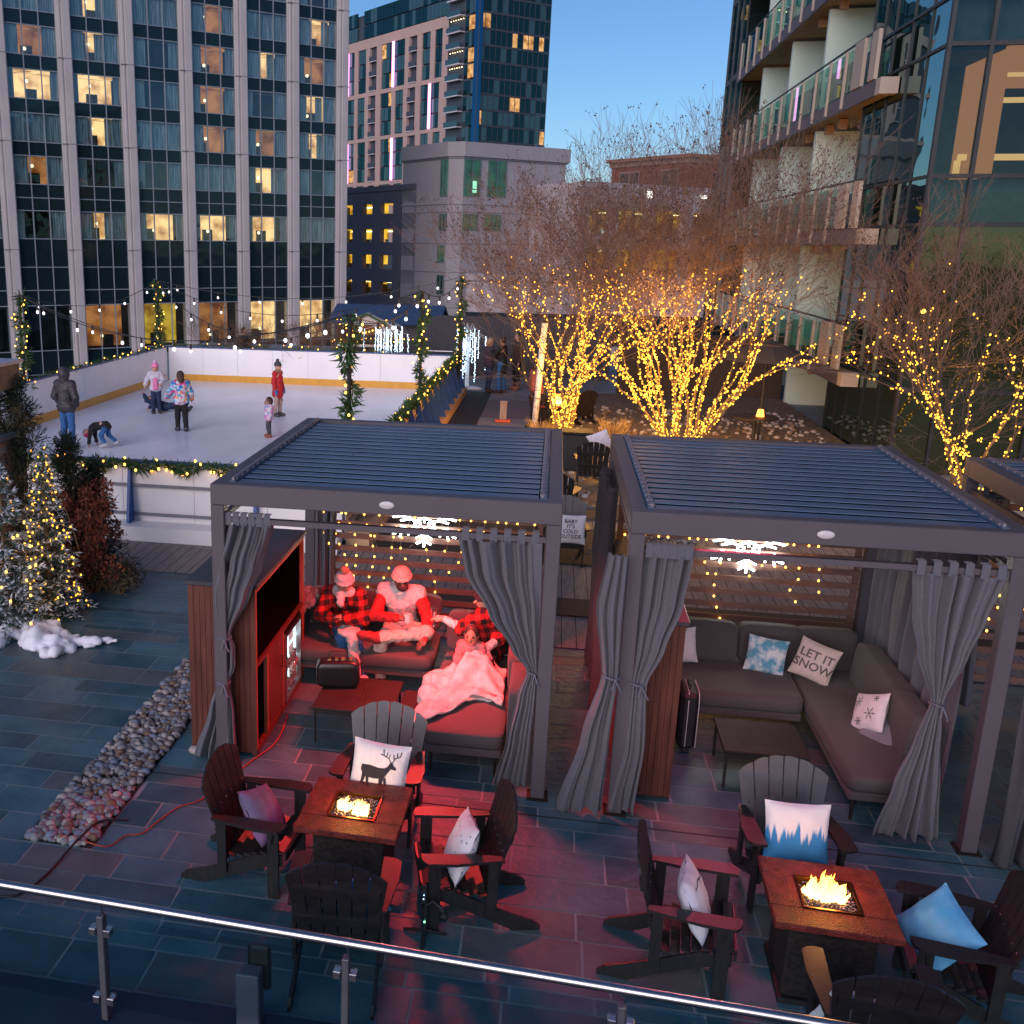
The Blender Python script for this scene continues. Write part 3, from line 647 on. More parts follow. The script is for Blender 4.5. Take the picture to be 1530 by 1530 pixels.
# ---------------------------------------------------------------- the glass hotel on the right with balconies
def glasshotel():
    t = thing('glass_hotel', 'teal glass hotel with projecting balconies and lit rooms at the right edge', 'building', (6.95, 22.7, 0))
    X0, Y0 = 6.95, 22.7; b = (-X0, -Y0)
    def box(m, x0, x1, y0, y1, z0, z1): return m.box(x0-X0, x1-X0, y0-Y0, y1-Y0, z0, z1)
    side = glassm('side_glass', None, (.42,.60,.60), f=.30, rough=.012, body=(.010,.018,.018), wob=.12)
    tg = glassm('front_glass', (.60,.68,.66), (.42,.62,.66), f=.03, rough=.015, wob=.15); tg2 = glassm('front_glass_dark', None, (.42,.50,.36), f=.13, rough=.02, body=(.022,.026,.010), wob=.15)
    black = mat('black_mullion', (.012,.014,.018), rough=.4); soff = mat('ochre_soffit', (.30,.22,.10), rough=.8, var=.1); mint = mat('mint_render', (.58,.74,.66), rough=.8, var=.04, scale=1)
    fasc = mat('purple_fascia', (.11,.09,.105), rough=.5); post = mat('pale_post', (.40,.36,.31), rough=.6, var=.04)
    zl = [-.0, 1.75, 5.0, 5.9, 8.27, 9.15, 11.5, 12.4, 14.8, 15.7, 18]
    # front face (looks to the camera), panes and mullions
    m = MB(); md = MB(); xs = [6.95, 7.68, 9.4, 11.2, 13, 15, 17.5, 20]
    for i in range(len(zl)-1):
        for j in range(len(xs)-1):
            q = md if zl[i] < 4.9 else m
            box(q, xs[j]+.03, xs[j+1]-.03, 22.72, 22.74, zl[i]+.03, zl[i+1]-.03)
    m.build('front_pane', tg, t); md.build('lower_pane', tg2, t)
    m = MB()
    for x in xs: box(m, x-.035, x+.035, 22.66, 22.78, 0, 18)
    for z in zl[1:]:
        for j in range(len(xs)-1): box(m, xs[j]+.036, xs[j+1]-.036, 22.67, 22.77, z-.04, z+.04)
    m.build('front_mullion', black, t)
    for z in (5.0, 8.27, 11.5): box(MB(), 7.0, 20, 22.95, 40, z+.05, z+.85).build('floor_slab', mat('grey_slab', (.16,.19,.2)), t)
    # rooms behind the upper panes
    def room(x0, x1, z0, z1, mt, dep=4.5, mt2=None):
        m = MB(); box(m, x0, x1, 22.9+dep, 23+dep, z0, z1); m.m = 1; box(m, x0, x0+.05, 22.9, 22.9+dep, z0, z1); m.m = 1; box(m, x0+.05, x1, 22.9, 22.9+dep, z1-.06, z1)
        return m.build('room', [mt, mt2 or mt], t)
    ow = roomglow('orange_room_glow', (1,.31,.10), .55); owd = glow('orange_ceiling_glow', (.9,.32,.12), .36); grey = mat('grey_room', (.06,.11,.11), rough=.9)
    room(8.05, 20, 5.9, 8.25, ow, 5.5, owd); room(7.0, 8.0, 5.9, 8.25, grey, 2); room(7.1, 8.4, 9.2, 11.45, ow, 3, owd); room(8.6, 20, 9.2, 11.45, grey, 3)
    cg = glow('cove_glow', (1,.50,.18), .7)
    m = MB(); box(m, 8.3, 12, 26, 26.12, 7.62, 7.72); box(m, 8.6, 12, 24.6, 24.7, 7.95, 8.02); box(m, 7.9, 9.2, 24.2, 24.3, 6.3, 6.42); box(m, 7.85, 7.95, 24.2, 24.3, 6.02, 6.3); box(m, 8.5,8.9,24,24.1,10.6,11.3)
    m.build('cove_light', cg, t)
    m = MB(); box(m, 7.9, 11, 25.5, 27, 5.92, 6.5); box(m, 8.3, 8.36, 25.4, 25.5, 5.92, 7.1); m.build('lounge_furniture', M['roomdark'], t)
    # side face near the corner
    m = MB(); zs_ = [0,1.75,5.0,5.9,8.27,9.15,11.5,12.4,14.8,18]; ys = [22.76,23.9,25.1,26.4,27.3,28.2]
    for i in range(len(zs_)-1):
        for j in range(len(ys)-1): box(m, 6.96, 6.99, ys[j]+.02, ys[j+1]-.02, zs_[i]+.03, zs_[i+1]-.03)
    m.build('side_pane', side, t)
    m = MB()
    for y in ys[1:]: box(m, 6.93, 7.02, y-.02, y+.02, 0, 18)
    for z in zs_[1:]: box(m, 6.92, 7.03, 22.8, 28.2, z-.03, z+.03)
    m.build('side_mullion', black, t); box(MB(), 7.05, 7.3, 28.22, 28.5, 0, 18).build('edge_column', black, t)
    box(MB(), 8.9, 9.2, 28.5, 50, 0, 18).build('recessed_glass', side, t); box(MB(), 7.05, 20, 28.24, 28.48, 0, 18).build('cross_wall', M['roomdark'], t)
    # fins
    for y in (32.5, 37.2, 42.2):
        for z0, z1 in ((0,1.4),(1.75,4.6),(5.0,7.7),(8.15,10.85),(11.3,14.1),(14.5,17.6)):
            box(MB(), 6.85, 8.88, y, y+.2, z0, z1).build('fin_wall', mint, t)
    box(MB(), 6.7, 8.88, 46, 50.5, 0, 17.9).build('end_bay', side, t)
    m = MB()
    for i, z in enumerate((1.75,5.0,8.2,11.4,14.6)): box(m, 6.68, 6.72, 46, 50.5, z-.1, z+.1)
    for y in (46, 47.5, 49, 50.5): box(m, 6.66, 6.71, y-.04, y+.04, 0, 17.9)
    m.build('end_mullion', black, t)
    for k, (z0, z1) in enumerate(((1.42,1.74),(4.62,4.96),(7.78,8.12),(10.92,11.28),(14.15,14.5))):
        m = MB(); box(m, 6.55, 6.62, 25.9, 46.5, z0, z1); m.m = 1; box(m, 6.62, 8.88, 28.6, 45.9, z0+.02, z1-.01); box(m, 6.62, 6.9, 25.9, 28.6, z0+.02, z1-.01)
        m.m = 2; box(m, 6.56, 6.94, 25.55, 25.88, z0, z1); s_ = m.build('balcony', [fasc, soff, post], t)
        y = 28.6
        while y < 46.3: box(MB(), 6.50, 6.56, y, y+.10, z0+.05, z1+1.0).build('rail_post', post, s_); y += 1.55
        for y0_, y1_ in ((27.1,27.9),(26.0,26.5)): box(MB(), 6.52, 6.60, y0_, y1_, z1+.02, z1+1.05).build('rail_panel', post, s_)
        m = MB(); box(m, 6.565, 6.575, 27.9, 46.2, z1+.05, z1+.98); m.build('rail_glass', glassm('balcony_glass', (.55,.85,.78), (.6,.85,.8), f=.10), s_)
        m = MB(); box(m, 6.56, 6.60, 25.95, 46.3, z1+1.06, z1+1.10); m.build('handrail', black, s_)
        for y in (30.2, 31.6, 34): box(MB(), 6.9, 7.1, y, y+.18, z0-.25, z0).build('soffit_fitting', mat('brass_fitting', (.3,.17,.08)), s_)
    # curtain-lit rooms behind the balconies
    for z in (1.8, 5.0, 8.2):
        box(MB(), 8.6, 8.7, 43, 45.6, z, z+2.5).build('curtained_room', glow('curtain_glow', (.42,.2,.09), .3), t)
        box(MB(), 8.6, 8.68, 44.2, 44.4, z+1.9, z+2.1).build('room_lamp', M['lampglow'], t)
glasshotel()
# ---------------------------------------------------------------- cabanas
def cabana(label, x0, x1, y0, y1, screen=True):
    t = thing('cabana', label, 'cabana', (x0, y0, 0), 0, 'louvred roof cabanas on the terrace'); W, D = x1-x0, y1-y0; Z = 2.57; f = M['frame']
    for x in (0, W-.115):
        for y in (0, D-.115):
            MB().bbox(x, x+.115, y, y+.115, .012, 2.39, .006).build('post', f, t)
            p = MB().box(x-.03, x+.145, y-.03, y+.145, .004, .0118); 
            for a in (-.02, .125):
                for b in (-.02, .125): p.cyl(x+a+.005, y+b+.005, .012, .026, .009, n=6)
            p.build('base_plate', M['tablemetal'], t)
    MB().bbox(0, W, -.002, .12, 2.392, Z, .006).build('front_beam', f, t)
    MB().bbox(0, W, D-.12, D, 2.392, Z, .006).build('back_beam', f, t)
    for x in (0, W-.12): MB().bbox(x, x+.12, .122, D-.122, 2.392, Z, .006).build('side_beam', f, t)
    m = MB(); y = .15; n = 0                      # louvre blades run side to side
    while y < D-.24:
        k = len(m.v); m.bbox(.19, W-.19, -.070, .070, -.004, .004, .001)
        for i in range(k, len(m.v)):
            px, py, pz = m.v[i]; a = -.03; m.v[i] = (px, y+.075+py*math.cos(a)-pz*math.sin(a), 2.555+py*math.sin(a)+pz*math.cos(a))
        y += .193
    m.build('louvre_roof', M['louver'], t)
    MB().box(.125, W-.125, .125, D-.125, 2.40, 2.41).build('gap_shade_sheet', M['void'], t)  # black sheet added under the blades, stands for shade in the gaps
    for x in (.123, W-.18):
        s = 1 if x < 1 else -1
        m = MB().box(x, x+.056, .125, D-.125, 2.49, 2.574); m.m = 1
        xx = x+.022 if s > 0 else x+.01
        m.box(xx, xx+.022, .14, D-.14, 2.575, 2.60)
        y = .18
        while y < D-.2: m.box(xx-.012, xx+.034, y, y+.05, 2.5745, 2.592); y += .158
        m.build('louvre_track', [M['louver'], mat('pale_track', (.2,.18,.21), rough=.5)], t)
    m = MB(); c = W*.5+(.05 if W > 2.8 else 0)
    m.ball((c,-.004,2.475), .062, 20, (1,.2,.52)); m.build('down_light', mat('opal_disc', (.6,.58,.6), rough=.3), t)
    m = MB().box(.115, W-.115, .03, .085, 2.235, 2.28)
    m.build('curtain_rail', f, t)
    MB().box(.115, W-.115, D-.09, D-.04, 2.2, 2.25).build('back_rail', f, t)
    for x in (.03, W-.08): MB().box(x, x+.05, .115, D-.115, 2.235, 2.28).build('side_rail', f, t)
    if screen:
        m = MB(); z = .30
        while z < 2.15: m.box(.20, W-.14, D-.085, D-.06, z, z+.062); z += .148
        for x in (.14, W-.2): m.box(x, x+.06, D-.055, D-.02, 0.012, 2.2)
        m.build('slat_screen', M['slat'], t)
    return t
C1 = (-2.73, .14, 7.88, 11.32); C2 = (.65, 3.42, 7.78, 11.15); C3 = (3.98, 6.75, 7.6, 10.75)
cabana('left cabana with blue louvred roof over people glowing in red heater light', *C1)
cabana('middle cabana with blue louvred roof over an empty corner sofa', *C2)
cabana('third cabana cut off by the right edge, its side beam lit amber', *C3)
def curtain(label, rows, y, tie=(), n=7, amp=.045, dark=False, axis='x', tabs=6, seed=0, band=None):
    """rows: (z, edge a, edge b[, shift]) from top to bottom; folds swing across the hanging plane"""
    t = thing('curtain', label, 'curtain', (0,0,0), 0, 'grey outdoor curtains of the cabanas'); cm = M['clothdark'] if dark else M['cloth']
    rr = random.Random(seed); ph = rr.random()*6; NS, NZ = 90, 60; rows = sorted(rows, key=lambda r: -r[0])
    zs = [r[0] for r in rows]; v = []; fs = []
    def interp(z, j):
        for i in range(len(rows)-1):
            if zs[i] >= z >= zs[i+1]:
                u = (zs[i]-z)/(zs[i]-zs[i+1]+1e-9); u = u*u*(3-2*u)*.6+u*.4; return rows[i][j]*(1-u)+rows[i+1][j]*u
        return rows[-1][j]
    wtop = abs(rows[0][2]-rows[0][1])
    for i in range(NZ+1):
        z = zs[0]+(zs[-1]-zs[0])*i/NZ; a, b = interp(z, 1), interp(z, 2); w_ = abs(b-a)
        A_ = amp*(.5+.9*min(1, w_/max(.1, wtop)))*(1 if w_ > .15 else .8)
        for k in range(NS+1):
            s = k/NS; q = s+.012*math.sin(5*s*6.28+z*2+ph)
            q += .035*math.sin(2*math.pi*1.7*s+ph*2)+.02*math.sin(2*math.pi*3.3*s+z*1.3); f = (1+.5*math.sin(7*s+ph))*math.sin(2*math.pi*n*.72*q+ph+.9*math.sin(z*1.4+ph))+.32*math.sin(2*math.pi*(n*1.6)*q+z*2.2+ph)+.12*math.sin(2*math.pi*n*3.1*q+3*z)
            if i == NZ: z2 = z+.012*math.sin(9*s+ph)
            else: z2 = z
            p = a+(b-a)*s; d = A_*f
            v.append((p, y+d, z2) if axis == 'x' else (y+d, p, z2))
    for i in range(NZ):
        for k in range(NS): j = i*(NS+1)+k; fs.append((j, j+1, j+NS+2, j+NS+1))
    m = MB(); m.add(v, fs); o = m.build('cloth', cm, t, smooth=True)
    so_ = o.modifiers.new('thickness', 'SOLIDIFY'); so_.thickness = .004
    a, b = rows[0][1], rows[0][2]
    for k in range(tabs):
        p = a+(b-a)*(k+.5)/tabs; w_ = .028
        if axis == 'x': mm = MB().box(p-w_, p+w_, y-.034, y-.030, zs[0]-.02, zs[0]+.085).box(p-w_, p+w_, y-.030, y+.03, zs[0]+.081, zs[0]+.085)
        else: mm = MB().box(y-.034, y-.030, p-w_, p+w_, zs[0]-.02, zs[0]+.085)
        mm.build('tab_loop', cm, t)
    for (z, c, w_) in tie:
        pts = [(c+w_*math.cos(q*.524), y+(.065)*math.sin(q*.524), z+.008*math.sin(q*.524*2)) for q in range(13)]
        if axis != 'x': pts = [(p[1], p[0], p[2]) for p in pts]
        mm = MB().tube(pts, .009, 6)
        if axis == 'x':
            mm.tube([(c+w_*.4, y-.07, z), (c+w_*.9, y-.1, z-.06), (c+w_*1.2, y-.09, z-.10)], .007, 5)
            mm.tube([(c+w_*.4, y-.07, z), (c+w_*.1, y-.1, z-.08)], .007, 5)
        mm.build('tie_band', mat('tie_cord', (.12,.13,.17), rough=.8), t)
    return t
yb = 7.92
curtain('leftmost grey curtain tied twice in front of the reddish cabinet', [(2.235,-2.62,-2.22),(1.85,-2.72,-2.32),(1.6,-2.74,-2.42),(1.22,-2.70,-2.60),(1.1,-2.72,-2.56),(.92,-2.74,-2.56),(.78,-2.72,-2.62),(.5,-2.80,-2.58),(.05,-2.95,-2.56)], yb+.02, tie=((1.2,-2.655,.06),(.78,-2.67,.06)), n=6, amp=.035, seed=1)
curtain('grey curtain swept to the right post of the left cabana beside the red lit sofa', [(2.235,-.66,.0),(1.95,-.60,.01),(1.6,-.40,.02),(1.3,-.20,.02),(1.13,-.06,.02),(.9,-.13,.02),(.5,-.20,.0),(.08,-.29,-.02)], yb+.02, tie=((1.13,-.02,.05),), n=7, amp=.045, seed=2)
curtain('narrow grey curtain on the outer side of the middle cabana left post', [(2.235,.50,.64),(1.8,.44,.64),(1.24,.52,.645),(.7,.40,.62),(.04,.24,.60)], 7.72, tie=((1.24,.59,.07),), n=4, amp=.03, tabs=0, seed=3)
curtain('grey curtain just inside the middle cabana left post beside the mahogany panel', [(2.235,.775,1.12),(1.85,.77,1.08),(1.5,.76,.98),(1.17,.75,.87),(.6,.74,.90),(.04,.66,.86)], 7.80, tie=((1.17,.80,.07),), n=5, amp=.035, seed=4)
curtain('grey curtain drawn in by a knot at the right of the middle cabana', [(2.235,2.66,3.30),(1.9,2.70,3.22),(1.6,2.78,3.14),(1.22,2.93,3.02),(.9,2.86,3.05),(.5,2.76,3.10),(.08,2.66,3.14)], 7.82, tie=((1.21,2.975,.05),), n=7, amp=.045, seed=5)
curtain('broad grey side curtain closing the right side of the middle cabana behind the sofa', [(2.235,8.2,10.7),(1.2,8.3,10.75),(.05,8.3,10.7)], 3.32, n=11, amp=.03, axis='y', tabs=12, seed=6)
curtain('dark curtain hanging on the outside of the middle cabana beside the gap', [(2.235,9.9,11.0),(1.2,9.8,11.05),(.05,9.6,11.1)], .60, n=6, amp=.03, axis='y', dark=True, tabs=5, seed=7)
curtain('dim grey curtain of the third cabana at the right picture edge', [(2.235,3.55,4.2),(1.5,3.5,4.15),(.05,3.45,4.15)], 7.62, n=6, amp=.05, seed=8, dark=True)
curtain('short grey curtain in the back left corner of the left cabana', [(2.235,-2.6,-2.3),(1.2,-2.6,-2.36),(.05,-2.62,-2.34)], 11.16, n=4, amp=.03, tabs=3, seed=9)
curtain('grey bunched curtain at the far left corner of the third cabana', [(2.235,4.1,4.4),(1.2,4.1,4.3),(.05,4.1,4.35)], 10.62, n=4, amp=.03, tabs=3, seed=10)

# ---------------------------------------------------------------- cabinets
t = thing('bar_cabinet', 'open mahogany bar cabinet with glowing drinks fridge in the left cabana', 'cabinet', (-3.03, 8.1, 0))
X, Y, Zc = .61, 1.78, 1.60
m = MB().box(0, .03, 0, Y, .03, Zc)
m.build('outer_panel', M['mahog'], t)
m = MB()
for i in range(12): m.box(.002+i*.0505, .002+i*.0505+.047, -.004, .03, .03, Zc)
m.box(0,.61,.03,.045,.03,Zc); m.box(-.003,.04,-.008,.0,.0,Zc); m.box(.57,.613,-.008,.0,.0,Zc); m.build('front_panel', M['mahog'], t)
MB().box(0, X, Y-.03, Y, .03, Zc).build('back_panel', M['mahog'], t)
MB().bbox(-.03, X+.03, -.03, Y+.02, Zc+.001, Zc+.04, .006).build('cabinet_top', M['mahogtop'], t)
m = MB(); m.box(.05, X-.03, .06, Y-.04, .84, .872); m.m = 1; m.box(X-.03, X, .06, Y-.04, .84, .875); m.build('shelf', [M['blackin'], M['mahog']], t)
m = MB().box(.03, X, .05, Y-.03, .0, .06); m.build('plinth', M['mahog'], t)
MB().box(.032, .05, .06, Y-.04, .06, Zc-.001).box(.05, X-.04, .046, .059, .06, Zc-.001).box(.05, X-.04, Y-.045, Y-.031, .06, Zc-.001).box(.05, X-.04, .06, Y-.05, .055, .065).build('shade_lining', M['blackin'], t)  # black sheets added so that the inside reads as shade
m = MB()
for y in (0.0, .36, .92, 1.735): m.box(X-.035, X+.002, y+.001, y+.04, .06, .84 if 0 < y < 1.5 else Zc-.001)
m.box(X-.03, X, 0.04, Y-.02, Zc-.05, Zc-.002); m.build('face_frame', mat('mahogany_edge', (.33,.10,.055), rough=.4, var=.15), t)
d = MB().box(X-.02, X, .402, .918, .09, .83).build('cabinet_door', M['mahog'], t)
MB().tube([(X+.004,.80,.55),(X+.03,.80,.54),(X+.03,.80,.66),(X+.004,.80,.65)], .006, 6).build('handle', M['black'], d)
fr = MB().box(.1, X-.06, .97, 1.70, .07, .80).build('fridge', M['blackin'], t)
m = MB(); y0, y1 = .98, 1.60
m.box(X-.04,X+.02,y0,y0+.04,.08,.80); m.box(X-.04,X+.02,y1-.04,y1,.08,.80); m.box(X-.04,X+.02,y0+.04,y1-.04,.08,.12); m.box(X-.04,X+.02,y0+.04,y1-.04,.76,.80); m.build('fridge_door_frame', M['steel'], fr)
MB().box(X-.055,X-.05,y0+.04,y1-.04,.12,.76).build('fridge_interior', mat('fridge_inside', (.25,.35,.35), rough=.5, emit=(.5,.8,.8), es=.10), fr)
m = MB()
for i, y in enumerate((y0+.12, y0+.3, y0+.55)): m.box(X-.045,X-.04,y,y+.02,.14,.74)
for z in (.33,.55): m.box(X-.045,X-.04,y0+.05,y1-.05,z,z+.012)
m.build('fridge_light', glow('fridge_strip_glow', (.7,.95,1), 1.3), fr)
m = MB()
for i in range(6): m.cyl(X-.03, y0+.08+i*.085, .13, .25, .022, n=8)
for i in range(6): m.cyl(X-.03, y0+.08+i*.085, .35, .46, .022, n=8)
m.build('drink_cans', mat('can_mix', (.35,.45,.4), rough=.3, metal=.6, var=.6, scale=25), fr)
t2 = thing('bar_cabinet', 'tall mahogany cabinet seen end-on between the curtains of the middle cabana', 'cabinet', (.72, 8.12, 0))
m = MB()
for i in range(9): m.box(.0+i*.0505, .0+i*.0505+.047, -.004, .03, .03, 1.56)
m.box(0,.455,.03,.05,.03,1.56); m.build('front_panel', M['mahog'], t2)
MB().box(.42,.46,.05,2.3,.03,1.56).box(0,.03,.05,2.3,.03,1.56).box(.03,.42,2.27,2.3,.03,1.56).build('side_panel', M['mahog'], t2)
MB().bbox(-.02,.48,-.03,2.33,1.561,1.60,.006).build('cabinet_top', M['mahogtop'], t2); MB().box(.0,.45,.0,2.3,.0,.03).build('plinth', M['black'], t2)
tag(MB().cyl(0,0,0,.26,.10,.07,12).build('waste_bin', M['black'], smooth=False, loc=(-2.86,9.2,1.625)), 'small dark pot standing on the long cabinet top behind the curtain', 'pot')

# ---------------------------------------------------------------- sofas
def cushion_mesh(name, w_, d_, h_, p=6, n=14, puff=.0):
    """box cushion: superellipsoid with soft edges, base at z = 0"""
    v = []; fs = []; U, V = 32, 16
    for i in range(V+1):
        ph = -math.pi/2+math.pi*i/V
        for k in range(U):
            th = 2*math.pi*k/U; e = 2/p
            sg = lambda x, e_: math.copysign(abs(x)**e_, x)
            x = w_/2*sg(math.cos(ph), e*.75)*sg(math.cos(th), e*.5); y = d_/2*sg(math.cos(ph), e*.75)*sg(math.sin(th), e*.5); z = h_/2*sg(math.sin(ph), e)
            v.append((x, y, z+h_/2))
    for i in range(V):
        for k in range(U): k2 = (k+1) % U; fs.append((i*U+k, i*U+k2, (i+1)*U+k2, (i+1)*U+k))
    m = MB(); m.add(v, fs); return m
def cush(name, w_, d_, h_, loc, par, rot=(0,0,0), mt=None):
    o = cushion_mesh(name, w_, d_, h_).build(name, mt or M['sofa'], par, smooth=True); o.location = loc; o.rotation_euler = rot; return o
def sofa_module(label, x0, x1, y0, y1, backs, legs=True, arms=()):
    t = thing('sofa', label, 'sofa', (x0, y0, 0)); W, D = x1-x0, y1-y0
    MB().bbox(.02, W-.02, .02, D-.02, .20, .27, .01).build('sofa_base', M['sofa'], t)
    for x in (.06, W-.09):
        for y in (.06, D-.09): MB().tube([(x+.015,y+.015,.0),(x+.015,y+.015,.2)], [.012,.017], 6).build('leg', M['tablemetal'], t)
    cush('seat_cushion', W, D, .17, (W/2, D/2, .265), t)
    for (bx, by, bw, bd, rx, ry) in backs:
        cush('back_cushion', bw, bd, .42, (bx-x0, by-y0, .40), t, (rx, ry, 0))
    return t
# left cabana: back sofa, chaise on the right
sofa_module('dark sofa under the man in the white vest along the slatted screen', -2.55, -1.02, 9.68, 10.5, [(-1.78,10.52,1.5,.2,-.12,0)])
sofa_module('red lit chaise end of the left cabana sofa with a white blanket over it', -.93, -.22, 8.12, 10.0, [(-.14,9.5,.2,1.0,0,-.05)])
cush('x', .1,.1,.1,(0,0,-9),None) if False else None
for o in [c for c in COL.objects if c.get('label','').startswith('red lit chaise')]:
    cush('arm_cushion', .17, .72, .50, (-.13+.93, 8.62-8.12, .30), o, (0,0,0)); cush('back_cushion', .7, .2, .42, (.36, 1.95, .40), o, (-.1,0,0))
for o in [c for c in COL.objects if c.get('label','').startswith('dark sofa under')]:
    cush('arm_cushion', .22, .85, .50, (-.05, .42, .24), o)
# middle cabana: long back sofa and right hand run
sofa_module('brown grey back section of the corner sofa in the middle cabana', 1.18, 2.50, 9.46, 10.35, [(1.52,10.38,.98,.2,-.14,0),(2.32,10.38,.6,.2,-.14,0)])
t = sofa_module('brown grey right hand run of the corner sofa in the middle cabana', 2.52, 3.16, 8.05, 10.35, [(3.12,9.55,.2,1.25,0,.12),(3.10,8.72,.2,.62,0,.12),(2.86,10.38,.56,.2,-.14,0)])
def coffee_table(label, x0, x1, y0, y1, h=.37):
    t = thing('coffee_table', label, 'coffee table', (x0, y0, 0), 0, 'low dark coffee tables in the cabanas'); W, D = x1-x0, y1-y0
    m = MB().bbox(0, W, 0, D, h-.028, h, .006)
    for i in range(9): m.box(W*.25+i*W*.055, W*.25+i*W*.055+.012, D*.25, D*.75, h+.0005, h+.003)
    m.build('table_top', M['tablemetal'], t); MB().box(.02, W-.02, .02, D-.02, h-.07, h-.029).build('apron', M['tablemetal'], t)
    for x in (.03, W-.03):
        for y in (.03, D-.03): MB().tube([(x,y,0),(x,y,h-.07)], .012, 6).build('leg', M['tablemetal'], t)
coffee_table('low dark coffee table with a handbag on it behind the deer pillow chair', -2.0, -1.25, 8.45, 9.2)
coffee_table('low dark coffee table in front of the empty corner sofa', 1.62, 2.32, 8.40, 9.05)
coffee_table('low red lit coffee table half under the white blanket', -1.22, -.98, 8.5, 9.1, .33)
# suitcase, handbag
t = thing('suitcase', 'black suitcase with white piping standing beside the mahogany panel', 'suitcase', (1.32, 8.98, 0))
MB().bbox(0, .16, 0, .36, .05, .60, .035).build('case_shell', M['black'], t, smooth=False)
m = MB()
for x in (.035, .125): m.tube([(x+.03,-.004,.08),(x+.03,-.004,.52),(x+.03,.03,.604),(x+.03,.33,.604),(x+.03,.364,.5)], .004, 5)
m.build('piping', mat('white_piping', (.6,.6,.62)), t); MB().tube([(.08,.12,.60),(.08,.12,.64),(.08,.24,.64),(.08,.24,.60)], .01, 6).build('handle', M['black'], t)
for y in (.04, .32): MB().tube([(.05,y,.028),(.11,y,.028)], .026, 10).build('wheel', M['black'], t)
t = thing('handbag', 'black leather handbag with gold clasp on the coffee table', 'handbag', (-1.86, 8.98, .37), .2)
sh = MB(); 
for i, (z, s) in enumerate(((0,1),(.12,1.02),(.2,.85),(.25,.6))): pass
o = cushion_mesh('b', .42, .20, .27, 4).build('bag_body', mat('bag_leather', (.012,.011,.012), rough=.3), t, smooth=True)
MB().tube([(-.1,0,.25),(-.08,0,.35),(.08,0,.35),(.1,0,.25)], .008, 6).build('bag_handle', M['black'], t)
m = MB()
for x in (-.1, -.03, .03, .11): m.box(x, x+.03, -.03, .03, .262, .278)
m.build('clasp', mat('gold_metal', (.8,.5,.2), rough=.25, metal=1), t)

# ---------------------------------------------------------------- pillows
def pmat(name, kind, c1, c2, sc_=1.0):
    m = bpy.data.materials.new(name); m.use_nodes = True; t = m.node_tree; n = t.nodes; L = t.links; b = n['Principled BSDF']; b.inputs['Roughness'].default_value = .85
    tc = n.new('ShaderNodeTexCoord'); mx = n.new('ShaderNodeMix'); mx.data_type = 'RGBA'; mx.inputs[6].default_value = (*c1, 1); mx.inputs[7].default_value = (*c2, 1)
    rp = n.new('ShaderNodeMapRange'); L.new(rp.outputs[0], mx.inputs[0]); L.new(mx.outputs[2], b.inputs['Base Color'])
    if kind == 'spots':
        v = n.new('ShaderNodeTexVoronoi'); v.inputs['Scale'].default_value = 22*sc_; L.new(tc.outputs['Object'], v.inputs[0]); L.new(v.outputs['Distance'], rp.inputs[0]); rp.inputs[1].default_value = .16; rp.inputs[2].default_value = .2; rp.inputs[3].default_value = 1; rp.inputs[4].default_value = 0
    elif kind == 'snow':
        v = n.new('ShaderNodeTexVoronoi'); v.feature = 'DISTANCE_TO_EDGE'; v.inputs['Scale'].default_value = 9*sc_; L.new(tc.outputs['Object'], v.inputs[0]); L.new(v.outputs['Distance'], rp.inputs[0]); rp.inputs[1].default_value = .02; rp.inputs[2].default_value = .12; rp.inputs[3].default_value = 1; rp.inputs[4].default_value = 0
    elif kind == 'forest':   # white sky with drips over blue trunks, a printed pattern
        sx = n.new('ShaderNodeSeparateXYZ'); L.new(tc.outputs['Object'], sx.inputs[0]); nz = n.new('ShaderNodeTexNoise'); nz.noise_dimensions = '1D'; nz.inputs['Scale'].default_value = 26; nz.inputs['Detail'].default_value = 3; L.new(sx.outputs[0], nz.inputs['W'])
        a = n.new('ShaderNodeMath'); a.operation = 'MULTIPLY_ADD'; L.new(nz.outputs[0], a.inputs[0]); a.inputs[1].default_value = .42; L.new(sx.outputs[2], a.inputs[2]); L.new(a.outputs[0], rp.inputs[0]); rp.inputs[1].default_value = .20; rp.inputs[2].default_value = .24
    else:
        nz = n.new('ShaderNodeTexNoise'); nz.inputs['Scale'].default_value = 5*sc_; L.new(tc.outputs['Object'], nz.inputs[0]); L.new(nz.outputs[0], rp.inputs[0]); rp.inputs[1].default_value = .4; rp.inputs[2].default_value = .6
    return m
def bulge(x, z, w_, h_, th):
    u, v = min(1, abs(x)/(w_/2)), min(1, abs(z)/(h_/2)); return th/2*max(0, (1-u**2.4))**.55*max(0, (1-v**2.4))**.55
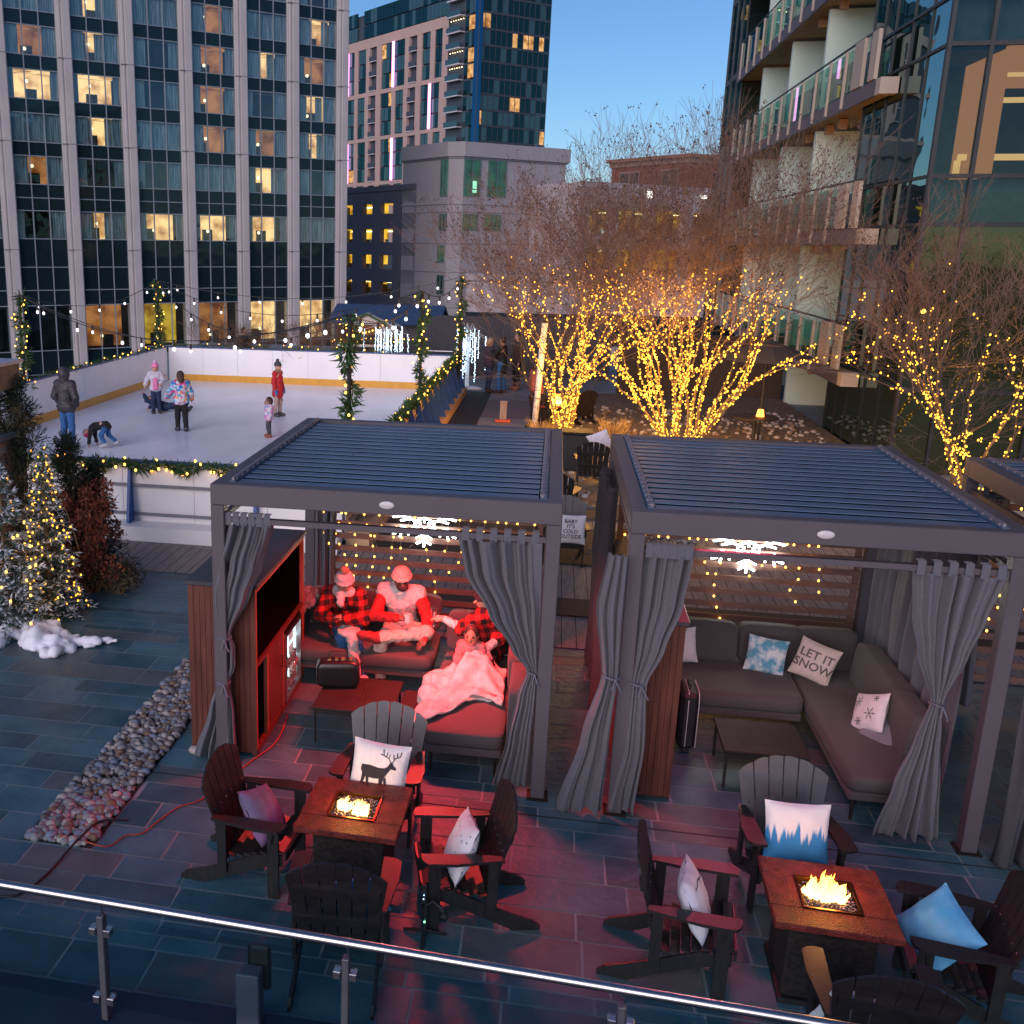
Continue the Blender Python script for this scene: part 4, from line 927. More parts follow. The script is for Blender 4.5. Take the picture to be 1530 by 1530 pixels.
def pillow(label, w_, h_, th, loc, rot, mt, prints=()):
    """square cushion standing in its local xz plane, face toward -y"""
    t = thing('pillow', label, 'pillow', loc); t.rotation_euler = rot; n = 22; v = []; fs = []
    for s in (-1, 1):
        for i in range(n+1):
            for k in range(n+1):
                x = (k/n-.5)*w_; z = (i/n-.5)*h_; pin = 1-.06*(1-abs(2*z/h_)**2)*abs(2*x/w_)**4; pin2 = 1-.06*(1-abs(2*x/w_)**2)*abs(2*z/h_)**4
                d = bulge(x, z, w_, h_, th)+.004*math.sin(x*40+z*17)*math.cos(z*33-x*9)
                v.append((x*pin, s*d, z*pin2))
    N2 = (n+1)**2
    for i in range(n):
        for k in range(n): j = i*(n+1)+k; fs.append((j, j+1, j+n+2, j+n+1)); fs.append((N2+j, N2+j+n+1, N2+j+n+2, N2+j+1))
    m = MB(); m.add(v, fs); m.build('pillow_cover', mt, t, smooth=True)
    for nm, polys, pm in prints:   # printed shapes wrapped over the bulging face
        m = MB()
        for tri in polys:
            m.add([(x, -bulge(x, z, w_, h_, th)-.005, z) for x, z in tri], [tuple(range(len(tri)))])
        m.build(nm, pm, t)
    return t
def fine(polys, s=.02):
    """cut polygons into small cells so that they can follow a curved face"""
    out = []
    from mathutils.geometry import tessellate_polygon
    for p in polys:
        tr_ = [[p[i] for i in f] for f in tessellate_polygon([[Vector((x, z, 0)) for x, z in p]])]
        while tr_:
            a = tr_.pop(); L = [math.dist(a[i], a[(i+1) % 3]) for i in range(3)]; k = L.index(max(L))
            if L[k] > s*2:
                b, c, d = a[k], a[(k+1) % 3], a[(k+2) % 3]; mid = ((b[0]+c[0])/2, (b[1]+c[1])/2); tr_ += [[b, mid, d], [mid, c, d]]
            else: out.append(a)
    return out
def text_polys(s, size, x, z, font_bold=True, spacing=1.0):
    c = bpy.data.curves.new('t', 'FONT'); c.body = s; c.size = size; c.align_x = 'CENTER'; c.align_y = 'CENTER'; c.offset = size*.018 if font_bold else 0; c.resolution_u = 2; c.space_line = .95; c.space_character = spacing
    o = bpy.data.objects.new('t', c); COL.objects.link(o); bpy.context.view_layer.update(); me = evalmesh(o)
    P = [[(me.vertices[i].co.x+x, me.vertices[i].co.y+z) for i in p.vertices] for p in me.polygons]
    bpy.data.objects.remove(o); bpy.data.curves.remove(c); bpy.data.meshes.remove(me); return P
W_ = mat('pillow_white', (.72,.70,.72), rough=.9, var=.05, scale=30, bump=.15); INK = mat('print_ink', (.02,.022,.03), rough=.9); INKG = mat('print_grey', (.13,.11,.11), rough=.9)
deer = [(-.125,.035),(-.13,-.0),(-.115,-.03),(-.12,-.09),(-.128,-.15),(-.108,-.15),(-.10,-.09),(-.085,-.05),(-.02,-.055),(.015,-.05),(.02,-.10),(.015,-.17),(.033,-.17),(.04,-.10),(.05,-.045),(.075,.0),(.095,.035),(.13,.03),(.135,.045),(.11,.062),(.10,.085),(.085,.082),(.07,.05),(.05,.035),(.0,.03),(-.06,.04)]
deer2 = [[(-.085,-.05),(-.075,-.10),(-.085,-.15),(-.07,-.15),(-.06,-.09),(-.06,-.045)],[(.05,-.045),(.06,-.10),(.055,-.165),(.07,-.165),(.075,-.09),(.065,-.03)]]
def stroke(pts, w_=.006):
    out = []
    for a, b in zip(pts, pts[1:]):
        dx, dz = b[0]-a[0], b[1]-a[1]; l = math.hypot(dx, dz) or 1; nx, nz_ = -dz/l*w_/2, dx/l*w_/2; out.append([(a[0]+nx,a[1]+nz_),(a[0]-nx,a[1]-nz_),(b[0]-nx,b[1]-nz_),(b[0]+nx,b[1]+nz_)])
    return out
ant = stroke([(.09,.08),(.07,.11),(.03,.125),(.02,.165)])+stroke([(.05,.118),(.055,.15)])+stroke([(.07,.11),(.075,.14)])+stroke([(.10,.08),(.115,.115),(.15,.13),(.155,.165)])+stroke([(.13,.12),(.125,.155)])+stroke([(.11,.10),(.10,.14)])+stroke([(.03,.125),(.005,.13)])
pillow('white pillow printed with a dark standing stag, on the chair behind the left fire table', .44, .42, .17, (-1.10, 6.88, .68), (R(-17), R(4), R(-3)), W_, [('stag_print', fine([deer]+deer2)+fine(ant), INK)])
pillow('violet pillow leaning in the chair at the left of the left fire table', .42, .42, .17, (-1.86, 6.38, .50), (R(-38), R(18), R(75)), pmat('violet_cover', 'noise', (.14,.11,.2), (.24,.13,.27)))
pillow('white pillow with small grey dots in the chair right of the left fire table', .42, .42, .16, (-.42, 6.28, .50), (R(-22), R(-8), R(-75)), pmat('dotted_cover', 'spots', (.7,.66,.72), (.25,.25,.35)))
pillow('blue pillow just showing in the chair at the front of the left fire table', .38, .38, .14, (-1.02, 5.56, .50), (R(-25), R(12), R(185)), pmat('blue_cover', 'noise', (.05,.22,.42), (.10,.35,.55)))
pillow('pillow printed with blue winter trees under a white sky, behind the right fire table', .44, .42, .17, (1.84, 6.78, .60), (R(-17), R(1), R(4)), pmat('forest_cover', 'forest', (.03,.22,.5), (.75,.7,.74)))
pillow('white pillow with a bare twig in the chair left of the right fire table', .42, .42, .16, (1.08, 6.00, .50), (R(-22), R(6), R(80)), pmat('twig_cover', 'noise', (.62,.62,.74), (.7,.68,.76)), [('twig_print', fine(stroke([(-.15,.12),(-.05,.14),(.04,.12),(.12,.15)])+stroke([(-.02,.135),(.0,.10)])), INK)])
pillow('plain bright blue pillow in the chair right of the right fire table', .42, .42, .17, (2.50, 6.0, .49), (R(-34), R(20), R(-72)), pmat('sky_blue_cover', 'noise', (.06,.32,.62), (.14,.42,.7)))
pillow('white pillow glimpsed in the chair at the front of the right fire table', .38, .38, .14, (1.84, 5.20, .44), (R(-25), R(-12), R(175)), W_)
pillow('plain white pillow at the left end of the middle cabana sofa', .38, .36, .14, (1.40, 10.12, .62), (R(-14), R(-4), R(12)), W_)
pillow('blue and white snowflake pillow in the middle of the empty corner sofa', .38, .36, .13, (2.24, 10.10, .60), (R(-16), R(6), R(-6)), pmat('snowflake_cover', 'noise', (.10,.34,.48), (.66,.72,.76), 2.2))
pillow('white pillow reading LET IT SNOW in the corner of the sofa', .38, .38, .13, (2.66, 9.96, .63), (R(-18), R(14), R(-22)), mat('cream_cover', (.62,.52,.47), rough=.9, var=.05, scale=30), [('lettering', fine(text_polys('LET IT\nSNOW', .115, 0, .0), .012), INKG)])
fl = []
for cx, cz, r in ((-.08,.08,.05),(.07,-.03,.06),(-.05,-.1,.04),(.1,.11,.03)):
    for k in range(6): a = k*math.pi/3; fl += stroke([(cx, cz), (cx+r*math.cos(a), cz+r*math.sin(a))], .006)+stroke([(cx+r*.6*math.cos(a+.3), cz+r*.6*math.sin(a+.3)), (cx+r*.6*math.cos(a), cz+r*.6*math.sin(a)), (cx+r*.6*math.cos(a-.3), cz+r*.6*math.sin(a-.3))], .005)
pillow('white pillow with grey snowflakes leaning over a grey one at the sofa end', .38, .36, .13, (2.90, 8.98, .58), (R(-28), R(-24), R(-62)), W_, [('snowflake_print', fine(fl), INKG)])
pillow('grey pillow lying under the snowflake printed one', .34, .34, .11, (2.98, 8.84, .47), (R(-62), R(0), R(-50)), mat('grey_cover', (.2,.2,.23), rough=.9))
# ---------------------------------------------------------------- adirondack chairs
def adirondack(name, am, bm_):
    """faces -y, origin on the floor under the seat"""
    t = bpy.data.objects.new(name, None); t.empty_display_size = .1; COL.objects.link(t); k = .93
    S = lambda p: (p[0]*k, p[1]*k, p[2]*k)
    m = MB()                                          # seat slats
    for i in range(7):
        y = -.33+i*.083; z = .385-(y+.33)*.24
        m.beam(S((-.265, y, z)), S((.265, y, z)), .078*k, .018*k, (0, -.23, 1))
    m.box(-.265*k, .265*k, -.395*k, -.375*k, .31*k, .385*k); m.build('seat', am, t)
    m = MB()                                          # fan of back slats with rounded top
    for i in range(6):
        f = (i-2.5)/2.5; xb, xt = f*.215, f*.285; L = .80-.10*abs(f)**2.2; dy, dz = .32, .95
        P = []
        for (s, wd) in ((0,.078),(L*.5,.090)):
            P.append((xb+(xt-xb)*s/L, s, wd))
        arc = lambda x_: .80-.135*(abs(x_)/.33)**2.2
        tops = [(xt+.104*c_, arc(xt+.104*c_)-(.006 if abs(c_) > .4 else 0)) for c_ in (-.5,-.42,-.2,0,.2,.42,.5)]
        pts = [(x-w_/2, s) for x, s, w_ in P]+tops+[(x+w_/2, s) for x, s, w_ in reversed(P)]
        q = [S((x, .20+s*dy, .24+s*dz)) for x, s in pts]
        m.poly(q, (0, .018*k*.95, -.018*k*.3))
    m.build('backrest', bm_, t)
    m = MB()
    for i in range(6):
        f = (i-2.5)/2.5
        for s in (.42,): x = f*.215+f*.07*s/.8; c = S((x, .196+s*.32, .24+s*.95)); m.ball(c, .0065, 6)
    for x in (-.3,.3): m.ball(S((x,-.335,.5)), .006, 6); m.ball(S((x,-.335,.42)), .006, 6)
    m.build('screws', M['screw'], t)
    m = MB()
    for (z, y) in ((.47,.30),(.74,.40)): m.beam(S((-.29, y, z)), S((.29, y, z)), .022*k, .07*k, (0, .3, .95))
    m.build('back_brace', am, t)
    for s in (-1, 1):
        pts = [(-.40,0),(-.405,.05),(-.39,.095),(-.35,.13),(-.1,.13),(.12,.10),(.34,.075),(.34,.02),(.1,.0)]     # arm outline (y, outward)
        q = [S((s*(.255+w_), y, .60-.02*(y+.4))) for y, w_ in pts]
        if s > 0: q = q[::-1]
        m = MB(); m.poly(q, (0,0,.022*k)); m.build('arm', am, t)
        m = MB(); m.box(min(s*.285*k,s*.31*k), max(s*.285*k,s*.31*k), -.335*k, -.225*k, 0, .598*k)
        m.poly([S((s*.312,-.30,.595)), S((s*.312,-.26,.595)), S((s*.312,-.27,.47))], (s*.018,0,0)); m.build('front_leg', am, t)
        m = MB(); m.box(min(s*.285*k,s*.31*k), max(s*.285*k,s*.31*k), .20*k, .29*k, .14*k, .588*k); m.build('arm_post', am, t)
        sk = [(-.36,.365),(-.36,.27),(-.20,.245),(.15,.12),(.45,.0),(.70,.0),(.70,.035),(.64,.075),(.45,.13),(.2,.215),(-.1,.33)]
        q = [S((s*.262, y, z)) for y, z in sk]; q = q if s > 0 else q[::-1]
        m = MB(); m.poly(q, (s*.02*k,0,0)); m.build('back_leg', am, t)
    for c in kids(t):
        for v_ in c.data.vertices: v_.co.y *= .80
    return t
G1 = 'dark adirondack chairs round the left fire table'; G2 = 'dark adirondack chairs round the right fire table'
cp = adirondack('adirondack_chair', M['adir'], M['adir_skylit'])
tag(cp, 'adirondack chair holding the stag pillow, its sky-lit grey fan back toward the cabana', 'chair', G1); cp.location = (-1.14, 7.20, .004); cp.rotation_euler = (0,0,R(-2))
cq = adirondack('adirondack_chair', M['adir'], M['adir'])
tag(cq, 'adirondack chair with the violet pillow at the left side of the left fire table', 'chair', G1); cq.location = (-1.90, 6.42, .004); cq.rotation_euler = (0,0,R(84))
dup(cq, 'adirondack chair with the white dotted pillow right of the left fire table', (-.43, 6.30, .004), R(-77), G1)
dup(cq, 'adirondack chair seen from behind at the near side of the left fire table', (-1.12, 5.60, .004), R(184), G1)
dup(cq, 'adirondack chair with the bare twig pillow left of the right fire table', (1.05, 6.00, .004), R(83), G2)
dup(cp, 'adirondack chair holding the blue winter trees pillow, back toward the empty sofa', (1.84, 6.92, .004), R(4), G2)
dup(cq, 'adirondack chair with the bright blue pillow right of the right fire table', (2.60, 5.98, .004), R(-98), G2)
dup(cq, 'adirondack chair seen from behind at the near side of the right fire table', (1.95, 5.24, .004), R(176), G2)
GR = 'dark adirondack chairs out behind the cabanas'
dup(cp, 'adirondack chair with the lettered cold outside pillow behind the gap between the cabanas', (.30, 14.75, .014), R(0), GR)
dup(cq, 'adirondack chair seen edge-on behind the roof corner of the left cabana', (.20, 17.0, .014), R(170), GR)
dup(cq, 'adirondack chair piled with a fur throw and white pillow beside the lantern', (.85, 19.9, .014), R(178), GR)
dup(cq, 'rust lit adirondack chair behind the white pole on the walkway', (-.15, 26.4, .014), R(150), GR)
dup(cq, 'far adirondack chair turned to the fire glow beside the walkway', (.75, 27.2, .014), R(215), GR)
pillow('white pillow lettered BABY ITS COLD OUTSIDE on the chair between the two cabanas', .42, .42, .15, (.38, 14.42, .60), (R(-17), 0, R(0)), W_, [('lettering', fine(text_polys("BABY\nIT'S\nCOLD\nOUTSIDE", .075, 0, 0), .02), INK)])
pillow('plain pale pillow on the chair half hidden by the roof corner', .42, .42, .15, (.24, 17.3, .55), (R(-25), 0, R(170)), W_)
pillow('white spotted pillow sticking up over the fur throw by the lantern', .42, .42, .15, (.98, 20.15, .85), (R(-20), R(25), R(170)), bpy.data.materials['dotted_cover'])
# ---------------------------------------------------------------- fire tables
def flame_mat():
    m = bpy.data.materials.new('flame'); m.use_nodes = True; t = m.node_tree; n = t.nodes; n.clear(); L = t.links
    tc = n.new('ShaderNodeTexCoord'); sx = n.new('ShaderNodeSeparateXYZ'); rp = n.new('ShaderNodeValToRGB'); e = n.new('ShaderNodeEmission'); o = n.new('ShaderNodeOutputMaterial')
    L.new(tc.outputs['Object'], sx.inputs[0]); mr = n.new('ShaderNodeMapRange'); mr.inputs[1].default_value = .0; mr.inputs[2].default_value = .2; L.new(sx.outputs[2], mr.inputs[0]); L.new(mr.outputs[0], rp.inputs[0])
    el = rp.color_ramp.elements; el[0].position = 0; el[0].color = (1,.47,.11,1); el[1].position = 1; el[1].color = (1,.14,.015,1); x = el.new(.5); x.color = (1,.33,.05,1)
    L.new(rp.outputs[0], e.inputs[0]); e.inputs[1].default_value = 4.5; L.new(e.outputs[0], o.inputs[0]); m.cycles.emission_sampling = 'FRONT'; return m
FM = flame_mat()
def fire_table(label, x, y, rz, seed, blobs):
    t = thing('fire_table', label, 'fire table', (x, y, .004), rz, 'stone topped gas fire tables'); rr = random.Random(seed); s = .36; i_ = .17
    m = MB(); zt, zb = .62, .575
    m.bbox(-s, s, -s, -i_, zb, zt, .008).bbox(-s, s, i_, s, zb, zt, .008).bbox(-s, -i_, -i_+.0, i_, zb, zt, .002).bbox(i_, s, -i_, i_, zb, zt, .002)
    m.build('table_top', M['stonetop'], t)
    MB().bbox(-.25, .25, -.25, .25, .04, .573, .012).build('wicker_base', M['wicker'], t); MB().box(-.27,.27,-.27,.27,0,.04).build('plinth', M['black'], t)
    m = MB()
    for a, b, c, d in ((-i_,i_,-i_,-i_+.012),(-i_,i_,i_-.012,i_),(-i_,-i_+.012,-i_+.012,i_-.012),(i_-.012,i_,-i_+.012,i_-.012)): m.box(a, b, c, d, .57, .628)
    m.build('burner_rim', mat('bronze_rim', (.25,.12,.05), rough=.3, metal=1), t)
    p = MB().box(-i_, i_, -i_, i_, .574, .585).build('burner_tray', M['black'], t)
    m = MB()
    for k in range(420):
        a, b, r = rr.uniform(-.155,.155), rr.uniform(-.155,.155), rr.uniform(.006,.012); kk = len(m.v); m.ball((a, b, .592+rr.random()*.012), r, 5, (1, rr.uniform(.5,1), rr.uniform(.5,1)))
    o = m.build('fire_glass', M['fireglass'], p); o['kind'] = 'stuff'
    m = MB()
    for (bx, by, n, sc_, hh) in blobs:
        for k in range(n):
            a = rr.random()*6.28; r0 = rr.random()**.6*sc_; px, py = bx+math.cos(a)*r0*1.25, by+math.sin(a)*r0; h = hh*(1-.55*r0/sc_)*rr.uniform(.6,1.05); wd = rr.uniform(.012,.022)
            bend = (rr.uniform(-.03,.03), rr.uniform(-.02,.02)); w0 = rr.random()*6; P = []; Rr = []
            for q in range(9):
                u = q/8; P.append((px+bend[0]*u*u+.008*math.sin(w0+u*7), py+bend[1]*u*u+.006*math.cos(w0+u*6), u*h)); Rr.append(max(.0008, wd*(math.sin(math.pi*min(1,(u*.85+.12)))**1.1)*(1-u*.55)))
            m.tube(P, Rr, 7)
        m.ball((bx, by, .012), sc_*.95, 10, (1.2, 1, .35))
    m.build('flame', FM, t, smooth=True, loc=(0,0,.592))
    return t
fire_table('left fire table with two low spread flames over purple fire glass', -1.195, 6.42, R(-1.5), 1, [(-.08,-.0,16,.05,.11),(.045,-.03,20,.055,.13)])
fire_table('right fire table with taller leaping flames over dark fire glass', 1.865, 6.03, R(-2), 2, [(-.02,.03,30,.085,.22),(.06,.0,12,.05,.15),(-.07,.02,10,.05,.16)])
def lamp(name, kind, loc, e, col, size=.05, spot=None, rot=None, par=None, blend=.3):
    l = bpy.data.lights.new(name, kind); l.energy = e; l.color = col
    if kind == 'AREA': l.shape = 'RECTANGLE'; l.size = size[0]; l.size_y = size[1]
    else: l.shadow_soft_size = size
    if kind == 'AREA': l.spread = R(140)
    if spot: l.spot_size = spot; l.spot_blend = blend
    o = bpy.data.objects.new(name, l); COL.objects.link(o); o.location = loc
    if rot is not None: o.rotation_euler = rot
    if par: o.parent = par
    return o
lamp('flame_light', 'POINT', (-1.21, 6.41, .74), 1.8, (1,.42,.12), .05); lamp('flame_light', 'POINT', (1.87, 6.05, .78), 2.6, (1,.42,.12), .06)
# infrared heaters: a red glowing element inside each cabana roof
def heater(label, x, y, z, e, col, tilt, w_=.55, e2=0):
    t = thing('patio_heater', label, 'heater', (x, y, z)); t.rotation_euler = (tilt, 0, 0)
    m = MB().box(-w_/2-.03, w_/2+.03, -.06, .06, .012, .05); m.build('heater_housing', M['black'], t)
    MB().tube([(-w_/2,0,-.0),(w_/2,0,-.0)], .008, 8).build('heater_element', glow('red_element_glow', (1,.05,.03), 12), t)
    MB().box(-.02,.02,-.02,.02,.05,.12).build('bracket', M['black'], t)
    lamp('heater_light', 'AREA', (0,0,-.012), e, col, (w_, .06), par=t)
heater('red glowing bar heater under the roof of the left cabana above the people', -1.05, 9.15, 2.33, 50, (1,.045,.045), R(-6))
heater('dim red bar heater under the front of the middle cabana roof', 1.55, 8.6, 2.38, 7, (1,.10,.22), R(-22))
# ---------------------------------------------------------------- steel and glass balustrade in front
YR = 4.79
t = thing('glass_balustrade', 'steel handrail and tinted glass balustrade crossing the bottom of the view', 'balustrade', (0, 4.635, .06), R(-2.3))
MB().tube([(x, -.01, .80) for x in (-6.5, -3, 0, 3, 7)], .026, 16).build('handrail', M['steel'], t, smooth=True)
px_ = [-5.26, -3.81, -2.36, -.91, .54, 1.99, 3.44, 4.89]
for x in px_:
    MB().bbox(x-.02, x+.02, -.025, .03, .0, .70, .004).build('rail_post', mat('post_steel', (.16,.17,.2), rough=.4, metal=.7), t)
    MB().tube([(x+.012,0,.70),(x+.012,-.01,.79)], .007, 8).build('rail_pin', M['steel'], t)
    for z in (.14, .60):
        m = MB()
        for s in (-1, 1): m.bbox(x+s*.045-.022, x+s*.045+.022, -.035, .012, z-.024, z+.024, .004)
        m.build('glass_clamp', M['steel'], t)
for a, b in zip(px_, px_[1:]): MB().box(a+.03, b-.03, -.004, .004, .09, .70).build('glass_panel', glassm('balustrade_glass', (.74,.86,.88), (.5,.7,.8), f=.0), t)
tag(MB().box(-16, 34, -17, 4.96, -.158, .058).build('ledge', bpy.data.materials['roof_membrane']), kind='structure')
# pedestal box, camera stabiliser, cords
t = thing('power_pedestal', 'grey power pedestal with a black socket plate behind the balustrade glass', 'pedestal', (-1.50, 4.88, .058))
MB().bbox(-.09, .05, -.06, .05, 0, .36, .008).build('pedestal_body', mat('pedestal_grey', (.10,.09,.12), rough=.4), t); MB().bbox(-.05, .09, .055, .085, .18, .48, .02).build('socket_plate', M['black'], t)
t = thing('camera_stabiliser', 'small black camera stabiliser with a green light standing on the paving', 'stabiliser', (-.62, 5.93, .004))
m = MB()
for a in (15, 165, 270): m.tube([(0,0,.05),(.15*math.cos(R(a)),.15*math.sin(R(a)),.008)], [.014,.01], 6)
m.build('tripod_feet', M['black'], t); MB().tube([(0,0,.04),(0,0,.24)], [.018,.022], 10).build('grip', M['black'], t)
MB().tube([(0,0,.24),(.05,.0,.28),(.11,-.02,.25),(.13,-.03,.20)], .014, 8).ball((.13,-.03,.2), .03, 8).build('gimbal_arm', M['black'], t); MB().bbox(-.03,.01,-.015,.015,.26,.40,.006).build('phone_clamp', M['black'], t)
MB().ball((0,-.024,.13), .006, 6).build('status_light', glow('green_led_glow', (.1,1,.3), 6), t); MB().ball((-.01,-.02,.33), .004, 6).ball((-.012,-.02,.3), .004, 6).build('screw_light', glow('blue_led_glow', (.4,.7,1), 2), t)
def cord(label, pts, r, m_, cat='cord'):
    P = []; pts = [Vector(p) for p in pts]
    for i in range(len(pts)-1):
        p0, p1, p2, p3 = pts[max(0,i-1)], pts[i], pts[i+1], pts[min(len(pts)-1,i+2)]
        for k in range(6):
            u = k/6; P.append(.5*((2*p1)+(p2-p0)*u+(2*p0-5*p1+4*p2-p3)*u*u+(3*p1-p0-3*p2+p3)*u**3))
    P.append(pts[-1]); return tag(MB().tube(P, r, 6).build('extension_cord', m_, smooth=True), label, cat)
z = .016
cord('orange red extension cord running from the pebbles past the chair to the bar cabinet', [(-3.30,6.42,.06),(-3.12,6.43,.03),(-3.05,6.62,z),(-2.94,6.68,z),(-2.88,6.88,z),(-2.80,7.1,z),(-2.66,7.25,z),(-2.57,7.55,z),(-2.43,8.0,z),(-2.33,8.3,z),(-2.32,8.6,z),(-2.36,8.95,z)], .0065, mat('orange_cord', (.32,.04,.02), rough=.5))
cord('black cable crossing the lower end of the pebble strip', [(-4.2,5.55,z),(-3.61,5.71,z),(-3.48,5.78,z),(-3.42,5.98,z),(-3.40,6.2,z),(-3.36,6.45,.055),(-3.30,6.7,.06),(-3.12,6.83,z)], .009, M['wire'])
from mathutils import noise as mn
# ---------------------------------------------------------------- lights on wires, garlands, trees
def bulb_mesh(r, m_, n=6): 
    b = MB().ball((0,0,0), r, n, (1,1,1.2)); me = bpy.data.meshes.new('bulb'); me.from_pydata(b.v, [], b.f); me.materials.append(m_); return me
BW = bulb_mesh(.016, M['warm']); BT = bulb_mesh(.0115, M['warm2']); BT2 = bulb_mesh(.0175, M['warm2']); BC = bulb_mesh(.013, M['cool']); BS = bulb_mesh(.012, M['warm'])
BG = bulb_mesh(.020, M['warm'])
def bulbs(par, pts, me, cap=100, name='bulb'):
    """the first cap lights are children of their own, the rest one mesh"""
    for p in pts[:cap]:
        o = bpy.data.objects.new(name, me); COL.objects.link(o); o.parent = par; o.location = p
    if len(pts) > cap:
        v0 = [tuple(v.co) for v in me.vertices]; f0 = [tuple(q.vertices) for q in me.polygons]; m = MB()
        for p in pts[cap:]: m.add([(a[0]+p[0], a[1]+p[1], a[2]+p[2]) for a in v0], f0)
        o = m.build(name+'s', me.materials[0], par); o['kind'] = 'stuff'
def leafq(m, p, d, L, w_, rr):
    """one leaf or needle blade: narrow folded quad"""
    d = Vector(d).normalized(); s = d.cross(Vector((rr.gauss(0,1), rr.gauss(0,1), rr.gauss(0,1)))); s = s.normalized()*w_/2 if s.length > 1e-6 else Vector((w_/2,0,0)); p = Vector(p)
    m.add([p, p+d*L*.45+s, p+d*L, p+d*L*.45-s], [(0,1,2,3)])
def interp_path(P, t):
    n = len(P)-1; x = min(n-1e-6, t*n); i = int(x); u = x-i; a, b = Vector(P[i]), Vector(P[i+1]); return a.lerp(b, u), (b-a).normalized()
def garland(label, P, r, nb, dens=900, seed=0, bulb=None, sag=0):
    t = thing('garland', label, 'garland', P[0], 0, 'lit evergreen garlands round the rink'); rr = random.Random(seed); O = Vector(P[0]); Q = [Vector(p)-O for p in P]
    L = sum((Q[i+1]-Q[i]).length for i in range(len(Q)-1)); m = MB(); m.tube([tuple(q) for q in Q], .012, 4)
    for i in range(int(dens*L)):
        c, d = interp_path(Q, rr.random()); a = rr.random()*6.28; o1 = d.orthogonal().normalized(); o2 = d.cross(o1); out = o1*math.cos(a)+o2*math.sin(a)
        cl = .7+.5*math.sin(c.length*9+seed)+.3*rr.random()
        leafq(m, c+out*rr.random()*r*.35, out*.8+d*rr.uniform(-1,1)+Vector((0,0,-.25)), r*cl*rr.uniform(.7,1.3), r*.22, rr)
    m.build('foliage', M['green'], t); pts = []
    for i in range(nb):
        c, d = interp_path(Q, (i+rr.random()*.8)/nb); a = rr.random()*6.28; o1 = d.orthogonal().normalized(); o2 = d.cross(o1); p = c+(o1*math.cos(a)+o2*math.sin(a))*r*.8; pts.append(tuple(p))
    bulbs(t, pts, bulb or BG); return t
def wrapped_pole(label, glabel, x, y, h, seed, r=.13, nb=26):
    t = thing('garland_pole', label, 'pole', (x, y, 0), 0, 'slim dark poles round the rink'); MB().tube([(0,0,0),(0,0,h)], .035, 8).build('pole_shaft', M['black'], t); MB().cyl(0,0,0,.02,.12,n=12).build('pole_foot', M['black'], t); MB().tube([(0,0,h-.02),(-.12,0,h+.04)], .008, 5).build('wire_hook', M['black'], t)
    P = []
    for i in range(40): u = i/39; a = u*6.28*3.2+seed; P.append((x+.075*math.cos(a)*(1+.3*math.sin(u*9)), y+.075*math.sin(a), 1.0+(h-1.02)*u if y > 16 else .75+(h-.77)*u))
    garland(glabel, P, r, nb, 260, seed)
PO = [(-3.0,15.12,3.5),(-2.97,23.3,3.5),(-2.8,31.0,3.6),(-12.6,22.9,3.25),(-12.75,32.1,3.3)]
L_ = [('dark pole at the near corner of the rink','thick garland spiralling up the pole nearest the left cabana roof'),('dark pole midway along the braced rink wall','garland spiralling up the pole midway along the braced wall'),('dark pole by the far white light tree','garland spiralling up the pole beside the far white light tree'),('dark pole at the left of the rink before the tower','garland spiralling up the pole at the left rink wall'),('dark pole at the far left rink corner','garland spiralling up the pole at the far left rink corner')]
for i, ((x, y, h), (a, b)) in enumerate(zip(PO, L_)): wrapped_pole(a, b, x, y, h, i*2+1, r=(.16 if i == 0 else .15 if i < 3 else .17))
n = 40
garland('garland with warm lights draped along the near rink wall above the blue braces', [(-8.2+5.1*i/n, 14.62, 1.16+.035*math.sin(i*1.1)) for i in range(n+1)], .12, 46, 420, 21)
garland('garland with warm lights along the right rink wall over the blue triangles', [(-2.93, 15.2+16.3*i/60, 1.2+.05*math.sin(i*.9)) for i in range(61)], .13, 70, 300, 22)
garland('thin garland with warm lights along the left rink wall top', [(-12.52, 22.2+9.6*i/40, 1.22+.03*math.sin(i)) for i in range(41)], .10, 34, 150, 23)
garland('thin garland with warm lights along the far rink wall top', [(-12.3+8.6*i/40, 32.15, 1.22+.03*math.sin(i)) for i in range(41)], .10, 30, 120, 24)
def festoon(label, p, q, sag, n, seed):
    t = thing('festoon_lights', label, 'string lights', p, 0, 'white bulb festoons over the rink'); p, q = Vector(p), Vector(q); rr = random.Random(seed); P = []
    for i in range(31): u = i/30; v = (q-p)*u; v.z -= sag*4*u*(1-u); P.append(v)
    MB().tube([tuple(v) for v in P], .011, 4).build('wire', M['wire'], t); m = MB(); pts = []
    for i in range(n):
        u = (i+.5)/n; v = (q-p)*u; v.z -= sag*4*u*(1-u); m.tube([tuple(v), tuple(v-Vector((0,0,.12)))], .025, 5); pts.append(tuple(v-Vector((0,0,.16))))
    m.build('sockets', M['wire'], t); bulbs(t, pts, FB)
FB = bulb_mesh(.034, M['wbulb'])
a, b, c, d, e = [(x, y, h) for x, y, h in PO]
for i, (lab, p, q, s, n) in enumerate((('white bulb string from the left rink pole to the pole nearest the cabana', d, a, .7, 9),('white bulb string from the far left pole to the pole nearest the cabana', e, a, .85, 12),('white bulb string from the far left pole to the pole midway along the braces', e, b, .8, 12),
    ('white bulb string from the left rink pole to the far left corner pole', d, e, .5, 7),('white bulb string between the nearest and the midway pole', a, b, .35, 7),('white bulb string between the midway and the far pole', b, c, .3, 6),('white bulb string from the left rink pole to the pole midway along the braces', d, b, 1.2, 12),('white bulb string from the far left pole to the pole by the light tree', e, c, .6, 10))):
    festoon(lab, p, q, s, max(4, round(n*.7)), i)
